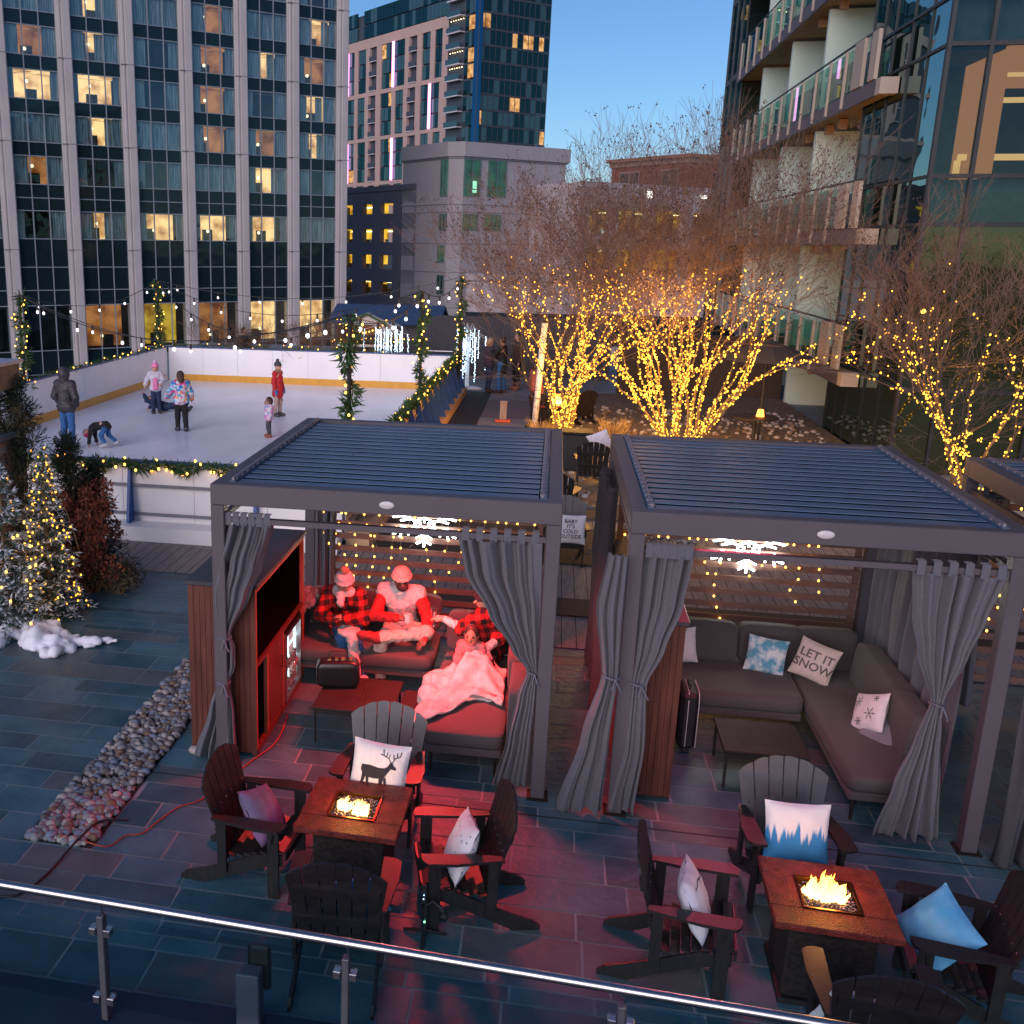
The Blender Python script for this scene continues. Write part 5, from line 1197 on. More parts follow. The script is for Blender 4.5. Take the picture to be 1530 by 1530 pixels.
# warm icicle strings hanging on the slatted screens, with a white snowflake sign on each
def icicles(label, x0, x1, y, ztop, n, seed):
    t = thing('icicle_lights', label, 'string lights', (x0, y, ztop)); rr = random.Random(seed); m = MB(); pts = []; W = x1-x0
    m.tube([(W*i/12, 0, -.02*math.sin(i*1.3)**2) for i in range(13)], .003, 4)
    for i in range(n):
        x = W*(i+rr.random()*.6)/n; L = rr.uniform(.8, 1.55); P = [(x+.05*math.sin(k*1.3+i)+(k*.02*rr.uniform(-1,1)), rr.uniform(-.015,.0), -L*k/6) for k in range(7)]
        m.tube(P, .0022, 3)
        for k in range(int(L*8)): u = (k+.6)/(L*8); j = min(5, int(u*6)); f = u*6-j; pts.append(tuple(Vector(P[j]).lerp(Vector(P[j+1]), f)))
    m.build('wire', mat('clear_wire', (.4,.35,.3), rough=.4), t); bulbs(t, pts, BS)
icicles('warm icicle lights hanging down the slatted screen behind the three seated people', -2.5, .0, 11.20, 1.95, 17, 3)
icicles('warm icicle lights along the back of the third cabana', 4.2, 6.5, 10.55, 2.2, 12, 6)
icicles('warm icicle lights on the slatted screen behind the empty sofa', .85, 2.95, 11.03, 1.95, 14, 4)
def snowflake(label, x, y, z, s):
    t = thing('snowflake_light', label, 'snowflake light', (x, y, z), 0, 'white snowflake light signs on the slatted screens'); m = MB()
    for k in range(6):
        a = k*math.pi/3+.52; d = Vector((math.cos(a), 0, math.sin(a)*.62)); n = Vector((-math.sin(a), 0, math.cos(a)*.62)); m.tube([tuple(d*.1*s), tuple(d*s)], .012, 5)
        for f, w_ in ((.45,.22),(.7,.2)):
            for sg in (-1, 1): m.tube([tuple(d*f*s), tuple(d*(f+.18)*s+n*sg*w_*s)], .011, 5)
        e_ = a+math.pi/6; m.tube([tuple(Vector((math.cos(a),0,math.sin(a)*.62))*.3*s), tuple(Vector((math.cos(a+math.pi/3),0,math.sin(a+math.pi/3)*.62))*.3*s)], .011, 5)
    m.build('light_tube', glow('white_tube_glow', (.9,1,.97), 7), t)
snowflake('white snowflake light sign behind the man in the white vest', -1.33, 11.19, 1.42, .42); snowflake('white snowflake light sign behind the empty sofa', 2.14, 11.02, 1.42, .42)

# ---------------------------------------------------------------- bare crape myrtles wound with gold lights
def myrtle(label, llabel, x, y, h, spread, stems, seed, nlights, lit_top, leanx=0, twigs=1.0, bulb=None, podn=1.0):
    t = thing('bare_tree', label, 'tree', (x, y, .03)); rr = random.Random(seed); tr = MB(); cr = MB(); pods = MB(); lit = []
    def grow(p, d, L, r, lev, mesh_trunk):
        n = 5 if lev < 2 else (4 if lev < 4 else 3); P = [p.copy()]; Rr = [r]; dd = d.copy()
        for i in range(n):
            dd = (dd+Vector((rr.gauss(0,.10), rr.gauss(0,.10), rr.gauss(0,.05)+(.03 if lev > 2 else 0)))).normalized(); p = p+dd*L/n; P.append(p.copy()); Rr.append(r*(1-.38*(i+1)/n))
        (tr if lev < 2 else cr).tube(P, Rr, 6 if lev < 2 else (4 if lev < 3 else 3), cap=False)
        for i in range(n):
            if lev <= 3: lit.append((P[i], P[i+1], Rr[i], lev))
        if lev >= 6 or (lev >= 5 and rr.random() < .35):
            if rr.random() < .22*podn: 
                for q in range(4): leafq(pods, p+Vector((rr.gauss(0,.03), rr.gauss(0,.03), rr.gauss(0,.03))), (rr.gauss(0,1), rr.gauss(0,1), rr.gauss(0,1)), .05, .03, rr)
            return
        k = 3 if lev in (1, 2) else (2 if rr.random() < (.6 if lev > 3 else .5) else 3)
        for i in range(k):
            ax = dd.orthogonal().normalized(); ax.rotate(Matrix.Rotation(rr.random()*6.28, 3, dd)); nd = dd.copy(); nd.rotate(Matrix.Rotation(rr.uniform(.25, .62)*(1 if i else .5), 3, ax))
            nd = (nd+Vector((0,0,.06))).normalized(); grow(p.copy(), nd, L*rr.uniform(.68,.86), max(.0032, Rr[-1]*rr.uniform(.6,.8)), lev+1, False)
        if lev >= 2 and rr.random() < .8*twigs:     # side shoots along the limb
            for q in range(2):
                j = rr.randrange(1, n); ax = Vector((rr.gauss(0,1), rr.gauss(0,1), rr.gauss(0,.6))).normalized(); nd = (dd+ax*.8).normalized(); grow(P[j].copy(), nd, L*rr.uniform(.4,.6), max(.0032, Rr[j]*.4), max(lev+2, 4), False)
    for i in range(stems):
        a = 6.283*i/stems+rr.uniform(-.3,.3); s = rr.uniform(.25, 1)*spread; d = Vector((math.cos(a)*s+leanx, math.sin(a)*s, 1)).normalized()
        grow(Vector((math.cos(a)*.10, math.sin(a)*.10, -.05)), d, h*rr.uniform(.24,.30), rr.uniform(.028,.042), 0, True)
    tr.build('trunk', M['bark'], t, smooth=True); cr.build('crown', M['twig'], t); 
    if pods.v: pods.build('seed_pods', M['pod'], t)
    ft = thing('fairy_lights', llabel, 'fairy lights', (x, y, .03), 0, 'gold fairy lights wound round bare trees'); pts = []
    L = [s for s in lit if (s[0].z+s[1].z)/2 < lit_top]; wts = [(s[1]-s[0]).length*(3.2 if s[3] == 0 else 2.0 if s[3] == 1 else (.9 if s[3] == 2 else .35))*(max(0, 1-s[0].z/lit_top+.35*mn.noise(Vector((s[0].x*1.3, s[0].y*1.3, seed))))**.8+.02) for s in L]
    for s in rr.choices(L, wts, k=nlights):
        if s[0].z > .0:
            pts.append(tuple(s[0].lerp(s[1], rr.random())+Vector((rr.gauss(0,1), rr.gauss(0,1), rr.gauss(0,1))).normalized()*(s[2]+.025)))
    w_ = MB(); 
    for s in L[:60]: w_.tube([tuple(s[0]+Vector((s[2]+.01,0,0))), tuple(s[1]+Vector((0,s[2]+.01,0)))], .004, 3, cap=False)
    w_.build('wire', M['wire'], ft); rr.shuffle(pts)
    if bulb: bulbs(ft, pts, bulb)
    else: q_ = len(pts)//3; bulbs(ft, pts[:q_], BT2, 60); bulbs(ft, pts[q_:], BT, 40)
    return pts
def treelamps(x, y, zs, e, r=.35, n=2):
    for i, z in enumerate(zs):
        for k in range(n): a = i*2+k*6.28/n; lamp('fairy_glow', 'POINT', (x+r*math.cos(a), y+r*math.sin(a), z), e*.7, (1,.46,.09), .05)
myrtle('multi stemmed bare tree left of the gap with tight columns of gold lights', 'gold fairy lights wrapped round the narrow tree beside the white pole', .35, 24.2, 6.3, .17, 9, 11, 1700, 4.2, leanx=0)
treelamps(.35, 24.2, (.7,1.5,2.3,3.0,3.6), 22, .7)
myrtle('wide spreading bare tree behind the middle cabana covered in gold lights', 'gold fairy lights wrapped round the broad tree behind the middle cabana', 2.75, 22.6, 6.6, .60, 13, 5, 2500, 4.0)
treelamps(2.75, 22.6, (.8,1.5,2.3,3.0,3.6), 28, 1.2, 3)
myrtle('bare tree with bright gold lights in front of the tall glass wall', 'gold fairy lights on the tree in front of the tall glass wall', 7.55, 19.9, 5.2, .62, 7, 8, 800, 4.8, twigs=.8, podn=.4)
treelamps(7.55, 19.9, (1.4,2.3,3.2), 8, .6)
myrtle('bare tree leaning over the walkway behind the strolling couple', 'faint fairy lights in the tree over the walkway', -.1, 29.5, 5.0, .6, 6, 19, 20, 2.5, leanx=-.05, twigs=.7)
for i, (x, y) in enumerate(((-10.9,33.6),(-8.8,33.9),(-7.2,33.8))):
    myrtle(['small bare shrub tree behind the far rink wall at the left','small bare shrub tree behind the far rink wall in the middle','small bare shrub tree behind the far rink wall at the right'][i], ['few lights in the left shrub tree','few lights in the middle shrub tree','few lights in the right shrub tree'][i], x, y, 2.2, 1.0, 5, 30+i, 8, 1.5, twigs=.3, podn=0, bulb=BW)
    lamp('shrub_uplight', 'POINT', (x, y-.3, .5), 6, (1,.6,.3), .05)
def crumple(me, a, f):
    n = len(me.vertices); C_ = np.zeros(n*3); N_ = np.zeros(n*3); me.vertices.foreach_get('co', C_); me.vertices.foreach_get('normal', N_)
    C_ = C_.reshape(-1, 3); N_ = N_.reshape(-1, 3); k = np.array([mn.noise(Vector(c)*f)+.5*mn.noise(Vector(c)*f*2.3) for c in C_.tolist()])
    C_ += N_*((np.abs(k)*2-.5)*a)[:, None]; me.vertices.foreach_set('co', C_.ravel()); me.update()
# ---------------------------------------------------------------- flocked firs, evergreens and the rusty shrub
def fir(label, x, y, h, r, seed, flock, nl, llabel):
    t = thing('fir_tree', label, 'christmas tree', (x, y, 0)); rr = random.Random(seed); m = MB(); MB().tube([(0,0,0),(0,0,h*.95)], [.05,.012], 8).build('trunk', M['bark'], t); pts = []
    z = .12
    while z < h:
        u = z/h; rad = r*(1-u)**.85*(1+.08*math.sin(z*25))+.03; nb = max(5, int(15*(1-u)+5))
        for k in range(nb):
            a = rr.random()*6.28; L = rad*rr.uniform(.75,1.1); p0 = Vector((0,0,z)); tip = Vector((math.cos(a)*L, math.sin(a)*L, z-L*.12+rr.uniform(-.03,.05)))
            m.m = 0; m.tube([p0, tip], [.008,.003], 3, cap=False); N = int(14+L*46)
            for q in range(N):
                f = rr.uniform(.25, 1.02); p = p0.lerp(tip, f); d = (tip-p0).normalized()*.7+Vector((rr.gauss(0,.6), rr.gauss(0,.6), rr.gauss(0,.45))); m.m = 1 if rr.random() < flock*(.35+.65*f) else 0; leafq(m, p, d, rr.uniform(.05,.095), .020, rr)
            if rr.random() < .8: pts.append(tuple(p0.lerp(tip, rr.uniform(.8,1.03))+Vector((0,0,.01))))
        z += .075+.02*(1-u)
    m.build('branches', [M['needle'], M['flock']], t); rr.shuffle(pts); pts = pts[:nl]
    gold = nl > 100
    ft = thing('fairy_lights', llabel, 'fairy lights', (x, y, 0)); MB().tube([(r*.8*(1-i/60)*math.cos(i*.7), r*.8*(1-i/60)*math.sin(i*.7), .1+h*.9*i/60) for i in range(60)], .004, 3).build('wire', M['wire'], ft); bulbs(ft, pts, BT if gold else BW)
fir('frosted christmas tree nearest the left picture edge, its lights sparse', -6.14, 10.42, 2.05, .52, 1, .8, 60, 'sparse warm lights on the leftmost frosted tree')
fir('frosted christmas tree with dense warm lights beside the rusty shrub', -5.93, 11.05, 2.10, .44, 2, .62, 190, 'dense warm lights on the frosted tree beside the rusty shrub')
for z in (.5, 1.0, 1.5): lamp('fairy_glow', 'POINT', (-5.65, 10.6, z), .5, (1,.55,.2), .03)
s = SDF(); rr = random.Random(3)
for i in range(26):
    a = rr.random(); s.ell((-6.5+1.35*a, 10.15-.1*math.sin(a*9)+rr.uniform(-.22,.25), .03+rr.random()*.05), (rr.uniform(.10,.2), rr.uniform(.08,.15), rr.uniform(.05,.11)), .06)
s.ell((-5.05,10.2,.04), (.16,.09,.06), .05).ell((-4.85,10.32,.04), (.12,.06,.045), .05)
o_ = sdfobj('snow_blanket', s, M['snow'], h=.02); crumple(o_.data, .05, 4)
tag(o_, 'rumpled white snow blanket round the feet of the frosted trees', 'snow blanket')
def shrub(name, label, x, y, blobs, mt, n, L, w_, stems=8, cat='shrub', seed=1, parts='foliage'):
    t = thing(name, label, cat, (x, y, 0)); rr = random.Random(seed); m = MB(); st = MB()
    for (bx, by, bz, r, f) in blobs:
        st.tube([(bx*.2, by*.2, 0), (bx*.6, by*.6, bz*.6), (bx, by, bz)], [.02,.014,.006], 4)
        for q in range(int(n*f)):
            d = Vector((rr.gauss(0,1), rr.gauss(0,1), rr.gauss(0,1))).normalized(); rad = r*rr.random()**.45; p = Vector((bx, by, bz))+Vector((d.x*rad, d.y*rad, d.z*rad*1.1)); leafq(m, p, d+Vector((rr.gauss(0,.6), rr.gauss(0,.6), rr.gauss(0,.6)+.2)), L*rr.uniform(.6,1.3), w_, rr)
            if q % 14 == 0: st.tube([(bx, by, bz), tuple(p)], [.005,.002], 3, cap=False)
    m.build(parts, mt, t); st.build('stems', M['bark'], t)
rr = random.Random(9)
B = [(rr.uniform(-.42,.45), rr.uniform(-.3,.3), z, rr.uniform(.11,.2)*(1.25-z*.35), rr.uniform(.5,1.1)) for z in [.15,.2,.25,.35,.4,.5,.55,.65,.75,.8,.9,1.0,1.05,1.15,1.2,1.3,1.35] for _ in (0,1)]
B = [(bx*(1.35-z*.55)+.0, by, z, r, f) for bx, by, z, r, f in B]
shrub('rusty_shrub', 'rust brown leafed shrub between the frosted tree and the wooden deck', -5.82, 12.05, B, M['redleaf'], 190, .055, .035, seed=4)
shrub('rusty_shrub', 'low dark green and brown shrub at the foot of the rust brown one', -5.45, 12.0, [(rr.uniform(-.35,.3), rr.uniform(-.2,.2), rr.uniform(.08,.4), rr.uniform(.1,.18), 1) for _ in range(14)], mat('olive_leaf', (.06,.05,.03), rough=.8, var=.5, scale=8), 150, .045, .028, seed=5)
def column(label, x, y, h, r, seed):
    rr = random.Random(seed); B = []
    for i in range(int(h*11)):
        z = .1+h*i/(h*11); k = r*max(.02,1-(z/h)**2.2)**.6; a = rr.random()*6.28; B.append((k*.62*math.cos(a), k*.62*math.sin(a), z, .11+k*.42, 1))
    shrub('evergreen_tree', label, x, y, B, M['ever'], 420, .075, .013, cat='evergreen', seed=seed)
column('tall narrow evergreen beside the stone pillar at the left edge', -6.62, 11.75, 2.75, .42, 3)
column('lower narrow evergreen reaching over the near rink wall', -6.25, 12.3, 1.95, .38, 4)
column('small narrow evergreen between the frosted tree and the near rink wall', -5.98, 12.6, 1.55, .30, 6)
# stone pillar with timber beam
t = thing('stone_pillar', 'ledgestone pillar with slate cap and timber beam above at the left edge', 'pillar', (-6.98, 11.55, 0))
m = MB(); rr = random.Random(2); z = 0
while z < 2.1:
    hh = rr.uniform(.035,.075); x = -.36
    for face in (0, 1):
        q = -.36
        while q < .36:
            L = rr.uniform(.1,.28); q1 = min(.36, q+L); o = rr.uniform(0,.025); m.m = rr.choice([0,0,1,2])
            if face == 0: m.box(q, q1-.004, -.36-o, -.30, z, z+hh-.004)
            else: m.box(.30, .36+o, q, q1-.004, z, z+hh-.004)
            q = q1
    z += hh
m.m = 3; m.box(-.34,.34,-.34,.34,0,2.1)
m.build('ledgestone', [mat('ledge_tan', (.28,.17,.12), rough=.8, bump=.4), mat('ledge_brown', (.2,.11,.08), rough=.8, bump=.4), mat('ledge_grey', (.25,.22,.2), rough=.8, bump=.4), M['darkgap']], t)
MB().bbox(-.42,.42,-.42,.42,2.1,2.17,.012).build('slate_cap', M['slate3'], t); MB().box(-.2,.16,-.2,.2,2.17,2.72).build('timber_post', mat('tan_timber', (.3,.18,.13), rough=.6), t); MB().box(-2.0,.40,-.3,.3,2.72,3.02).build('timber_beam', mat('brown_timber', (.22,.12,.09), rough=.6, var=.2), t)
MB().box(-2.0,.44,-.34,.34,3.02,3.06).build('beam_flashing', mat('pale_flashing', (.35,.4,.5), rough=.4), t)
# ---------------------------------------------------------------- people
SK = {'light': mat('skin_light', (.55,.30,.22), rough=.5, var=.05), 'dark': mat('skin_dark', (.16,.075,.05), rough=.45, var=.05), 'mid': mat('skin_mid', (.36,.19,.13), rough=.5, var=.05)}
def plaid(name, c1, c2, c3, s=14):
    m = bpy.data.materials.new(name); m.use_nodes = True; t = m.node_tree; n = t.nodes; L = t.links; b = n['Principled BSDF']; b.inputs['Roughness'].default_value = .9
    tc = n.new('ShaderNodeTexCoord'); mp = n.new('ShaderNodeMapping'); mp.inputs['Scale'].default_value = (s, s, s); mp.inputs['Rotation'].default_value = (.15,.2,.1); L.new(tc.outputs['Object'], mp.inputs[0])
    sx = n.new('ShaderNodeSeparateXYZ'); L.new(mp.outputs[0], sx.inputs[0]); vals = []
    for i in (0, 2):
        a = n.new('ShaderNodeMath'); a.operation = 'FRACT'; L.new(sx.outputs[i], a.inputs[0]); g = n.new('ShaderNodeMath'); g.operation = 'GREATER_THAN'; g.inputs[1].default_value = .5; L.new(a.outputs[0], g.inputs[0]); vals.append(g)
    ad = n.new('ShaderNodeMath'); ad.operation = 'ADD'; L.new(vals[0].outputs[0], ad.inputs[0]); L.new(vals[1].outputs[0], ad.inputs[1]); dv = n.new('ShaderNodeMath'); dv.operation = 'MULTIPLY'; dv.inputs[1].default_value = .5; L.new(ad.outputs[0], dv.inputs[0])
    cr = n.new('ShaderNodeValToRGB'); cr.color_ramp.interpolation = 'CONSTANT'; e = cr.color_ramp.elements; e[0].position = 0; e[0].color = (*c1, 1); e[1].position = .75; e[1].color = (*c3, 1); x = e.new(.25); x.color = (*c2, 1)
    L.new(dv.outputs[0], cr.inputs[0]); L.new(cr.outputs[0], b.inputs['Base Color']); return m
def patches(name, cols, sc_=14):
    m = bpy.data.materials.new(name); m.use_nodes = True; t = m.node_tree; n = t.nodes; L = t.links; b = n['Principled BSDF']; b.inputs['Roughness'].default_value = .6
    tc = n.new('ShaderNodeTexCoord'); v = n.new('ShaderNodeTexVoronoi'); v.inputs['Scale'].default_value = sc_; L.new(tc.outputs['Object'], v.inputs[0]); sx = n.new('ShaderNodeSeparateColor'); L.new(v.outputs['Color'], sx.inputs[0])
    cr = n.new('ShaderNodeValToRGB'); cr.color_ramp.interpolation = 'CONSTANT'; e = cr.color_ramp.elements; e[0].color = (*cols[0], 1); e[1].position = 1/len(cols); e[1].color = (*cols[1], 1)
    for i in range(2, len(cols)): x = e.new(i/len(cols)); x.color = (*cols[i], 1)
    L.new(sx.outputs[0], cr.inputs[0]); L.new(cr.outputs[0], b.inputs['Base Color']); return m
def fabric(name, c, r=.85): return mat(name, c, rough=r, var=.12, scale=14, bump=.3)
def person(label, loc, rz, J, k, wear, skin, hs=1.0, cell=.014, hair=None, hat=None, fingers=False, face=(0,-1,0), fat=1.0):
    """J: joints in metres, local; k thickness scale; wear: (name, regions, inflate, material)"""
    t = thing('person', label, 'person', loc, rz); V = lambda a: Vector(J[a]) if a in J else None; f = Vector(face).normalized(); hd = Vector(J['head']); rh_ = .098*hs; kk = k*fat
    up = (hd-Vector(J['neck'])).normalized(); side = f.cross(up).normalized(); upf = side.cross(f).normalized()
    def prims(S, reg, inf=0.0):
        if 'torso' in reg:
            S.cone(J['chest'], J['pelvis'], .125*kk+inf, .125*kk+inf, .06).cone(J['sl'], J['sr'], .066*kk+inf, .066*kk+inf, .06)
            S.cone(J['hl'], J['hr'], .10*kk+inf, .10*kk+inf, .05)
            a, b = Vector(J['sl']), Vector(J['sr']); c = Vector(J['chest']); S.cone(tuple(a.lerp(c, .5)), tuple(b.lerp(c, .5)), .095*kk+inf, .095*kk+inf, .06)
        if 'arms' in reg:
            for s in 'lr': S.chain([J['s'+s], J['e'+s], J['w'+s]], [.055*kk+inf, .044*kk+inf, .033*k+inf], .02)
        if 'arm_upper' in reg:
            for s in 'lr': S.chain([J['s'+s], J['e'+s]], [.055*kk+inf, .044*kk+inf], .02)
        if 'legs' in reg:
            for s in 'lr': S.chain([J['h'+s], J['k'+s], J['a'+s]], [.085*kk+inf, .06*kk+inf, .042*k+inf], .025)
            S.cone(J['hl'], J['hr'], .095*kk+inf, .095*kk+inf, .04)
        if 'feet' in reg:
            for s in 'lr': S.cone(J['a'+s], tuple(Vector(J['a'+s])+Vector((0,0,-.01))), .045*k+inf, .045*k+inf, .02).cone(tuple(Vector(J['a'+s]).lerp(Vector(J['t'+s]), .0)), J['t'+s], .045*k+inf, .036*k+inf, .02)
        if 'head' in reg:
            S.ell(hd, (rh_*.80+inf, rh_*.92+inf, rh_*1.15+inf), .02); S.ell(tuple(hd-upf*rh_*.55+f*rh_*.22), (rh_*.6+inf,)*3, .03)
            S.cone(J['neck'], tuple(hd-upf*rh_*.6), .052*k+inf, .05*k+inf, .03)
            S.cone(tuple(hd+f*rh_*.9+upf*rh_*.05), tuple(hd+f*rh_*1.08-upf*rh_*.25), .010*hs, .016*hs, .012)     # nose
            for s in (-1, 1): S.ell(tuple(hd+side*s*rh_*.82), (.014*hs, .02*hs, .028*hs), .01)                      # ears
        if 'hands' in reg:
            for s in 'lr':
                w_ = Vector(J['w'+s]); e_ = Vector(J['e'+s]); d = Vector(J.get('d'+s, tuple((w_-e_).normalized()))).normalized(); n_ = d.cross(Vector((0,0,1))); n_ = n_.normalized() if n_.length > .1 else Vector((1,0,0)); dn = Vector((0,0,-1))
                S.cone(tuple(w_), tuple(w_+d*.065*k), .03*k+inf, .034*k+inf, .015)
                if fingers:
                    for q, ln in enumerate((.058,.068,.064,.05)):
                        b0 = w_+d*.075*k+n_*(q-1.5)*.021*k; b1 = b0+d*ln*.55*k+dn*.008*k; b2 = b1+d*ln*.45*k+dn*.026*k
                        S.chain([tuple(b0-d*.02*k), tuple(b1), tuple(b2)], [.0105*k, .0095*k, .0085*k], .006)
                    b0 = w_+d*.025*k-n_*.03*k; S.chain([tuple(b0), tuple(b0+d*.03*k-n_*.022*k+dn*.01), tuple(b0+d*.058*k-n_*.02*k+dn*.02)], [.013*k, .0115*k, .0095*k], .008)
                else: S.cone(tuple(w_+d*.06*k), tuple(w_+d*.13*k-Vector((0,0,.02*k))), .032*k+inf, .018*k+inf, .015).cone(tuple(w_+d*.03*k), tuple(w_+d*.08*k-n_*.04*k), .014*k+inf, .012*k+inf, .01)
        return S
    S = prims(SDF(), ('torso','arms','legs','feet','head','hands')); body = sdfobj('body', S, SK[skin], t, cell)
    m = MB()
    for s in (-1, 1): m.ball(tuple(hd+f*rh_*.80+side*s*rh_*.34+upf*rh_*.08), .014*hs, 8, (1,1,.8))
    m.build('eyes', M['wbulb'] if False else mat('eye_dark', (.02,.015,.012), rough=.15), t, smooth=True)
    c_ = hd+f*rh_*.90-upf*rh_*.52; MB().tube([tuple(c_-side*.026*hs), tuple(c_+f*.006), tuple(c_+side*.026*hs)], [.003,.007,.003], 6).build('mouth', mat('lips', (.3,.09,.08), rough=.4), t, smooth=True)
    for nm, reg, inf, mt in wear:
        if callable(reg): S = reg(SDF())
        else: S = prims(SDF(), reg, inf)
        o_ = sdfobj(nm, S, mt, t, cell); crumple(o_.data, .010, 13)
    if hair:
        col, L = hair; S = SDF(); S.ell(tuple(hd-f*rh_*.22+upf*rh_*.18), (rh_*.95, rh_*1.0, rh_*1.12), .02)
        S.ell(tuple(hd+f*rh_*1.0-upf*rh_*.35), (rh_*.75, rh_*.75, rh_*.9), .02, sub=True)
        if L: S.chain([tuple(hd-f*rh_*.5), tuple(hd-f*rh_*.75-upf*L*.5), tuple(hd-f*rh_*.9-upf*L)], [rh_*.85, rh_*.75, rh_*.35], .03)
        sdfobj('hair', S, mat('hair_'+col[0], col[1], rough=.6, var=.3, scale=30, stretch=(4,4,.4)), t, cell)
    if hat:
        mt, pom = hat; S = SDF(); c = hd+upf*rh_*.55-f*rh_*.08; S.ell(tuple(c), (rh_*.98, rh_*1.04, rh_*.85), .02)
        for q in range(12): a = q*math.pi/6; b = a+math.pi/6; S.cone(tuple(hd+upf*rh_*.36+(side*math.cos(a)+f*math.sin(a))*rh_*.92), tuple(hd+upf*rh_*.36+(side*math.cos(b)+f*math.sin(b))*rh_*.92), .020*hs, .020*hs, .01)
        o = sdfobj('knit_hat', S, mt, t, cell)
        if pom: S = SDF().ell(tuple(c+upf*rh_*1.1), (.05*hs,)*3); sdfobj('pompom', S, pom, t, cell)
    return t
def stand(h=1.75, kid=0, arms=None, step=0.0, lean=0.0):
    s = h/1.75; leg = 1-.10*kid; hz = 1.64
    J = dict(head=(0,-.01-lean,hz), neck=(0,.01-lean*.8,1.50), chest=(0,.0-lean*.6,1.28), pelvis=(0,0,.97), sl=(.17,.01-lean*.7,1.41), sr=(-.17,.01-lean*.7,1.41),
             el=(.24,.02-lean*.6,1.13), wl=(.25,-.06-lean*.6,.90), er=(-.24,.02-lean*.6,1.13), wr=(-.25,-.06-lean*.6,.90),
             hl=(.085,0,.92), hr=(-.085,0,.92), kl=(.10,-.02-step,.50), kr=(-.10,-.02+step,.50), al=(.11,.02-step,.085), ar=(-.11,.02+step*1.6,.085), tl=(.125,-.12-step,.04), tr=(-.125,-.12+step*1.5,.04))
    if arms: J.update(arms)
    return {a: tuple(c*s for c in v) for a, v in J.items()}
jeans = fabric('blue_denim', (.03,.12,.30)); dkpuff = fabric('dark_puffer', (.035,.033,.042), .5); blackc = fabric('black_cloth', (.014,.014,.016)); skate = mat('skate_boot', (.05,.05,.055), rough=.3, var=.5, scale=30); white = fabric('white_fleece', (.62,.58,.56))
navy = fabric('navy_cloth', (.018,.035,.09)); grey_k = fabric('grey_knit', (.06,.06,.075)); cream_k = fabric('cream_knit', (.6,.42,.36)); red_c = fabric('red_coat', (.50,.02,.03)); tan = fabric('tan_tights', (.42,.30,.26)); pink = fabric('pink_cloth', (.75,.22,.42)); brownboot = fabric('brown_boot', (.28,.10,.05))
pk = {'el': (.27,.03,1.15), 'wl': (.20,-.08,.98), 'er': (-.27,.03,1.15), 'wr': (-.20,-.08,.98)}
def hood(J, hs, r=.125):
    h = Vector(J['head']); return lambda S: S.ell(tuple(h+Vector((0,.03,.0))), (r*hs, r*1.05*hs, r*1.2*hs), .02).ell(tuple(h+Vector((0,-.12,.0))), (.08,.09,.11), .02, sub=True).cone(J['sl'], J['sr'], .075, .075, .03).cone(tuple(h+Vector((0,.04,-.14))), tuple(h+Vector((0,.03,-.05))), .10, .10, .04)
J = stand(1.78, arms=pk)
person('tall man in hooded dark puffer jacket and jeans standing on the ice', (-10.24,20.31,.1), R(168), J, 1.0, [('jacket', ('torso','arms'), .035, dkpuff), ('hood', hood(J, 1), 0, dkpuff), ('jeans', ('legs',), .012, jeans), ('shoes', ('feet',), .012, fabric('green_grey_shoe', (.15,.22,.12)))], 'light', hair=(('dark',(.03,.02,.015)), 0))
J = dict(head=(-.36,0,.30), neck=(-.27,0,.38), chest=(-.14,0,.46), pelvis=(.10,0,.50), sl=(-.2,-.1,.42), sr=(-.2,.1,.42), el=(-.24,-.12,.24), wl=(-.26,-.12,.10), er=(-.22,.12,.24), wr=(-.2,.14,.10), hl=(.12,-.06,.46), hr=(.12,.06,.46), kl=(.02,-.1,.28), kr=(.10,.12,.27), al=(.14,-.12,.09), ar=(.30,.12,.10), tl=(.02,-.13,.045), tr=(.2,.13,.05))
person('child in dark top and jeans bent over with hands on the ice', (-9.66,20.76,.1), R(0), J, .62, [('jacket', ('torso','arms'), .016, blackc), ('jeans', ('legs',), .012, jeans), ('skates', ('feet',), .014, fabric('white_skate', (.5,.5,.52))), ('waistband', lambda S: S.cone((.02,-.05,.53), (.02,.05,.53), .045, .045), 0, fabric('pink_skin_band', (.6,.35,.3)))], 'light', hs=.85, cell=.012, face=(-.8,0,-.6), hat=(fabric('magenta_hat', (.55,.03,.15)), None))
J = stand(1.42, arms={'el': (.30,-.05,1.18), 'wl': (.36,-.22,1.02), 'er': (-.28,.0,1.15), 'wr': (-.33,-.14,.95)}, step=.06)
multi = patches('multicolour_print', [(.7,.05,.25),(.6,.65,.7),(.03,.18,.5),(.75,.35,.15),(.7,.65,.7),(.08,.4,.6),(.7,.2,.4)], 15)
person('girl with long brown hair in a multicoloured winter jacket skating mid rink', (-8.68,23.11,.1), R(-150), J, .86, [('jacket', ('torso','arms'), .04, multi), ('trousers', ('legs',), .02, blackc), ('skates', ('feet',), .02, skate)], 'light', hs=.98, hair=(('brown',(.05,.025,.015)), .22))
J = stand(1.29, arms={'el': (.28,-.12,1.2), 'wl': (.20,-.28,1.12), 'er': (-.30,.02,1.22), 'wr': (-.36,-.1,1.05)})
person('girl in pink top, pale jacket and pink bobble hat near the left rink wall', (-10.25,25.45,.1), R(20), J, .82, [('jacket', ('torso','arms'), .028, fabric('pale_jacket', (.55,.55,.62))), ('pink_top', lambda S: S.cone((0,-.075,.92), (0,-.085,.70), .075, .085), 0, pink), ('jeans', ('legs',), .012, navy), ('skates', ('feet',), .016, skate)], 'light', hs=.98, hair=(('brown',(.05,.025,.015)), .1), hat=(pink, fabric('lilac_bobble', (.6,.5,.7))))
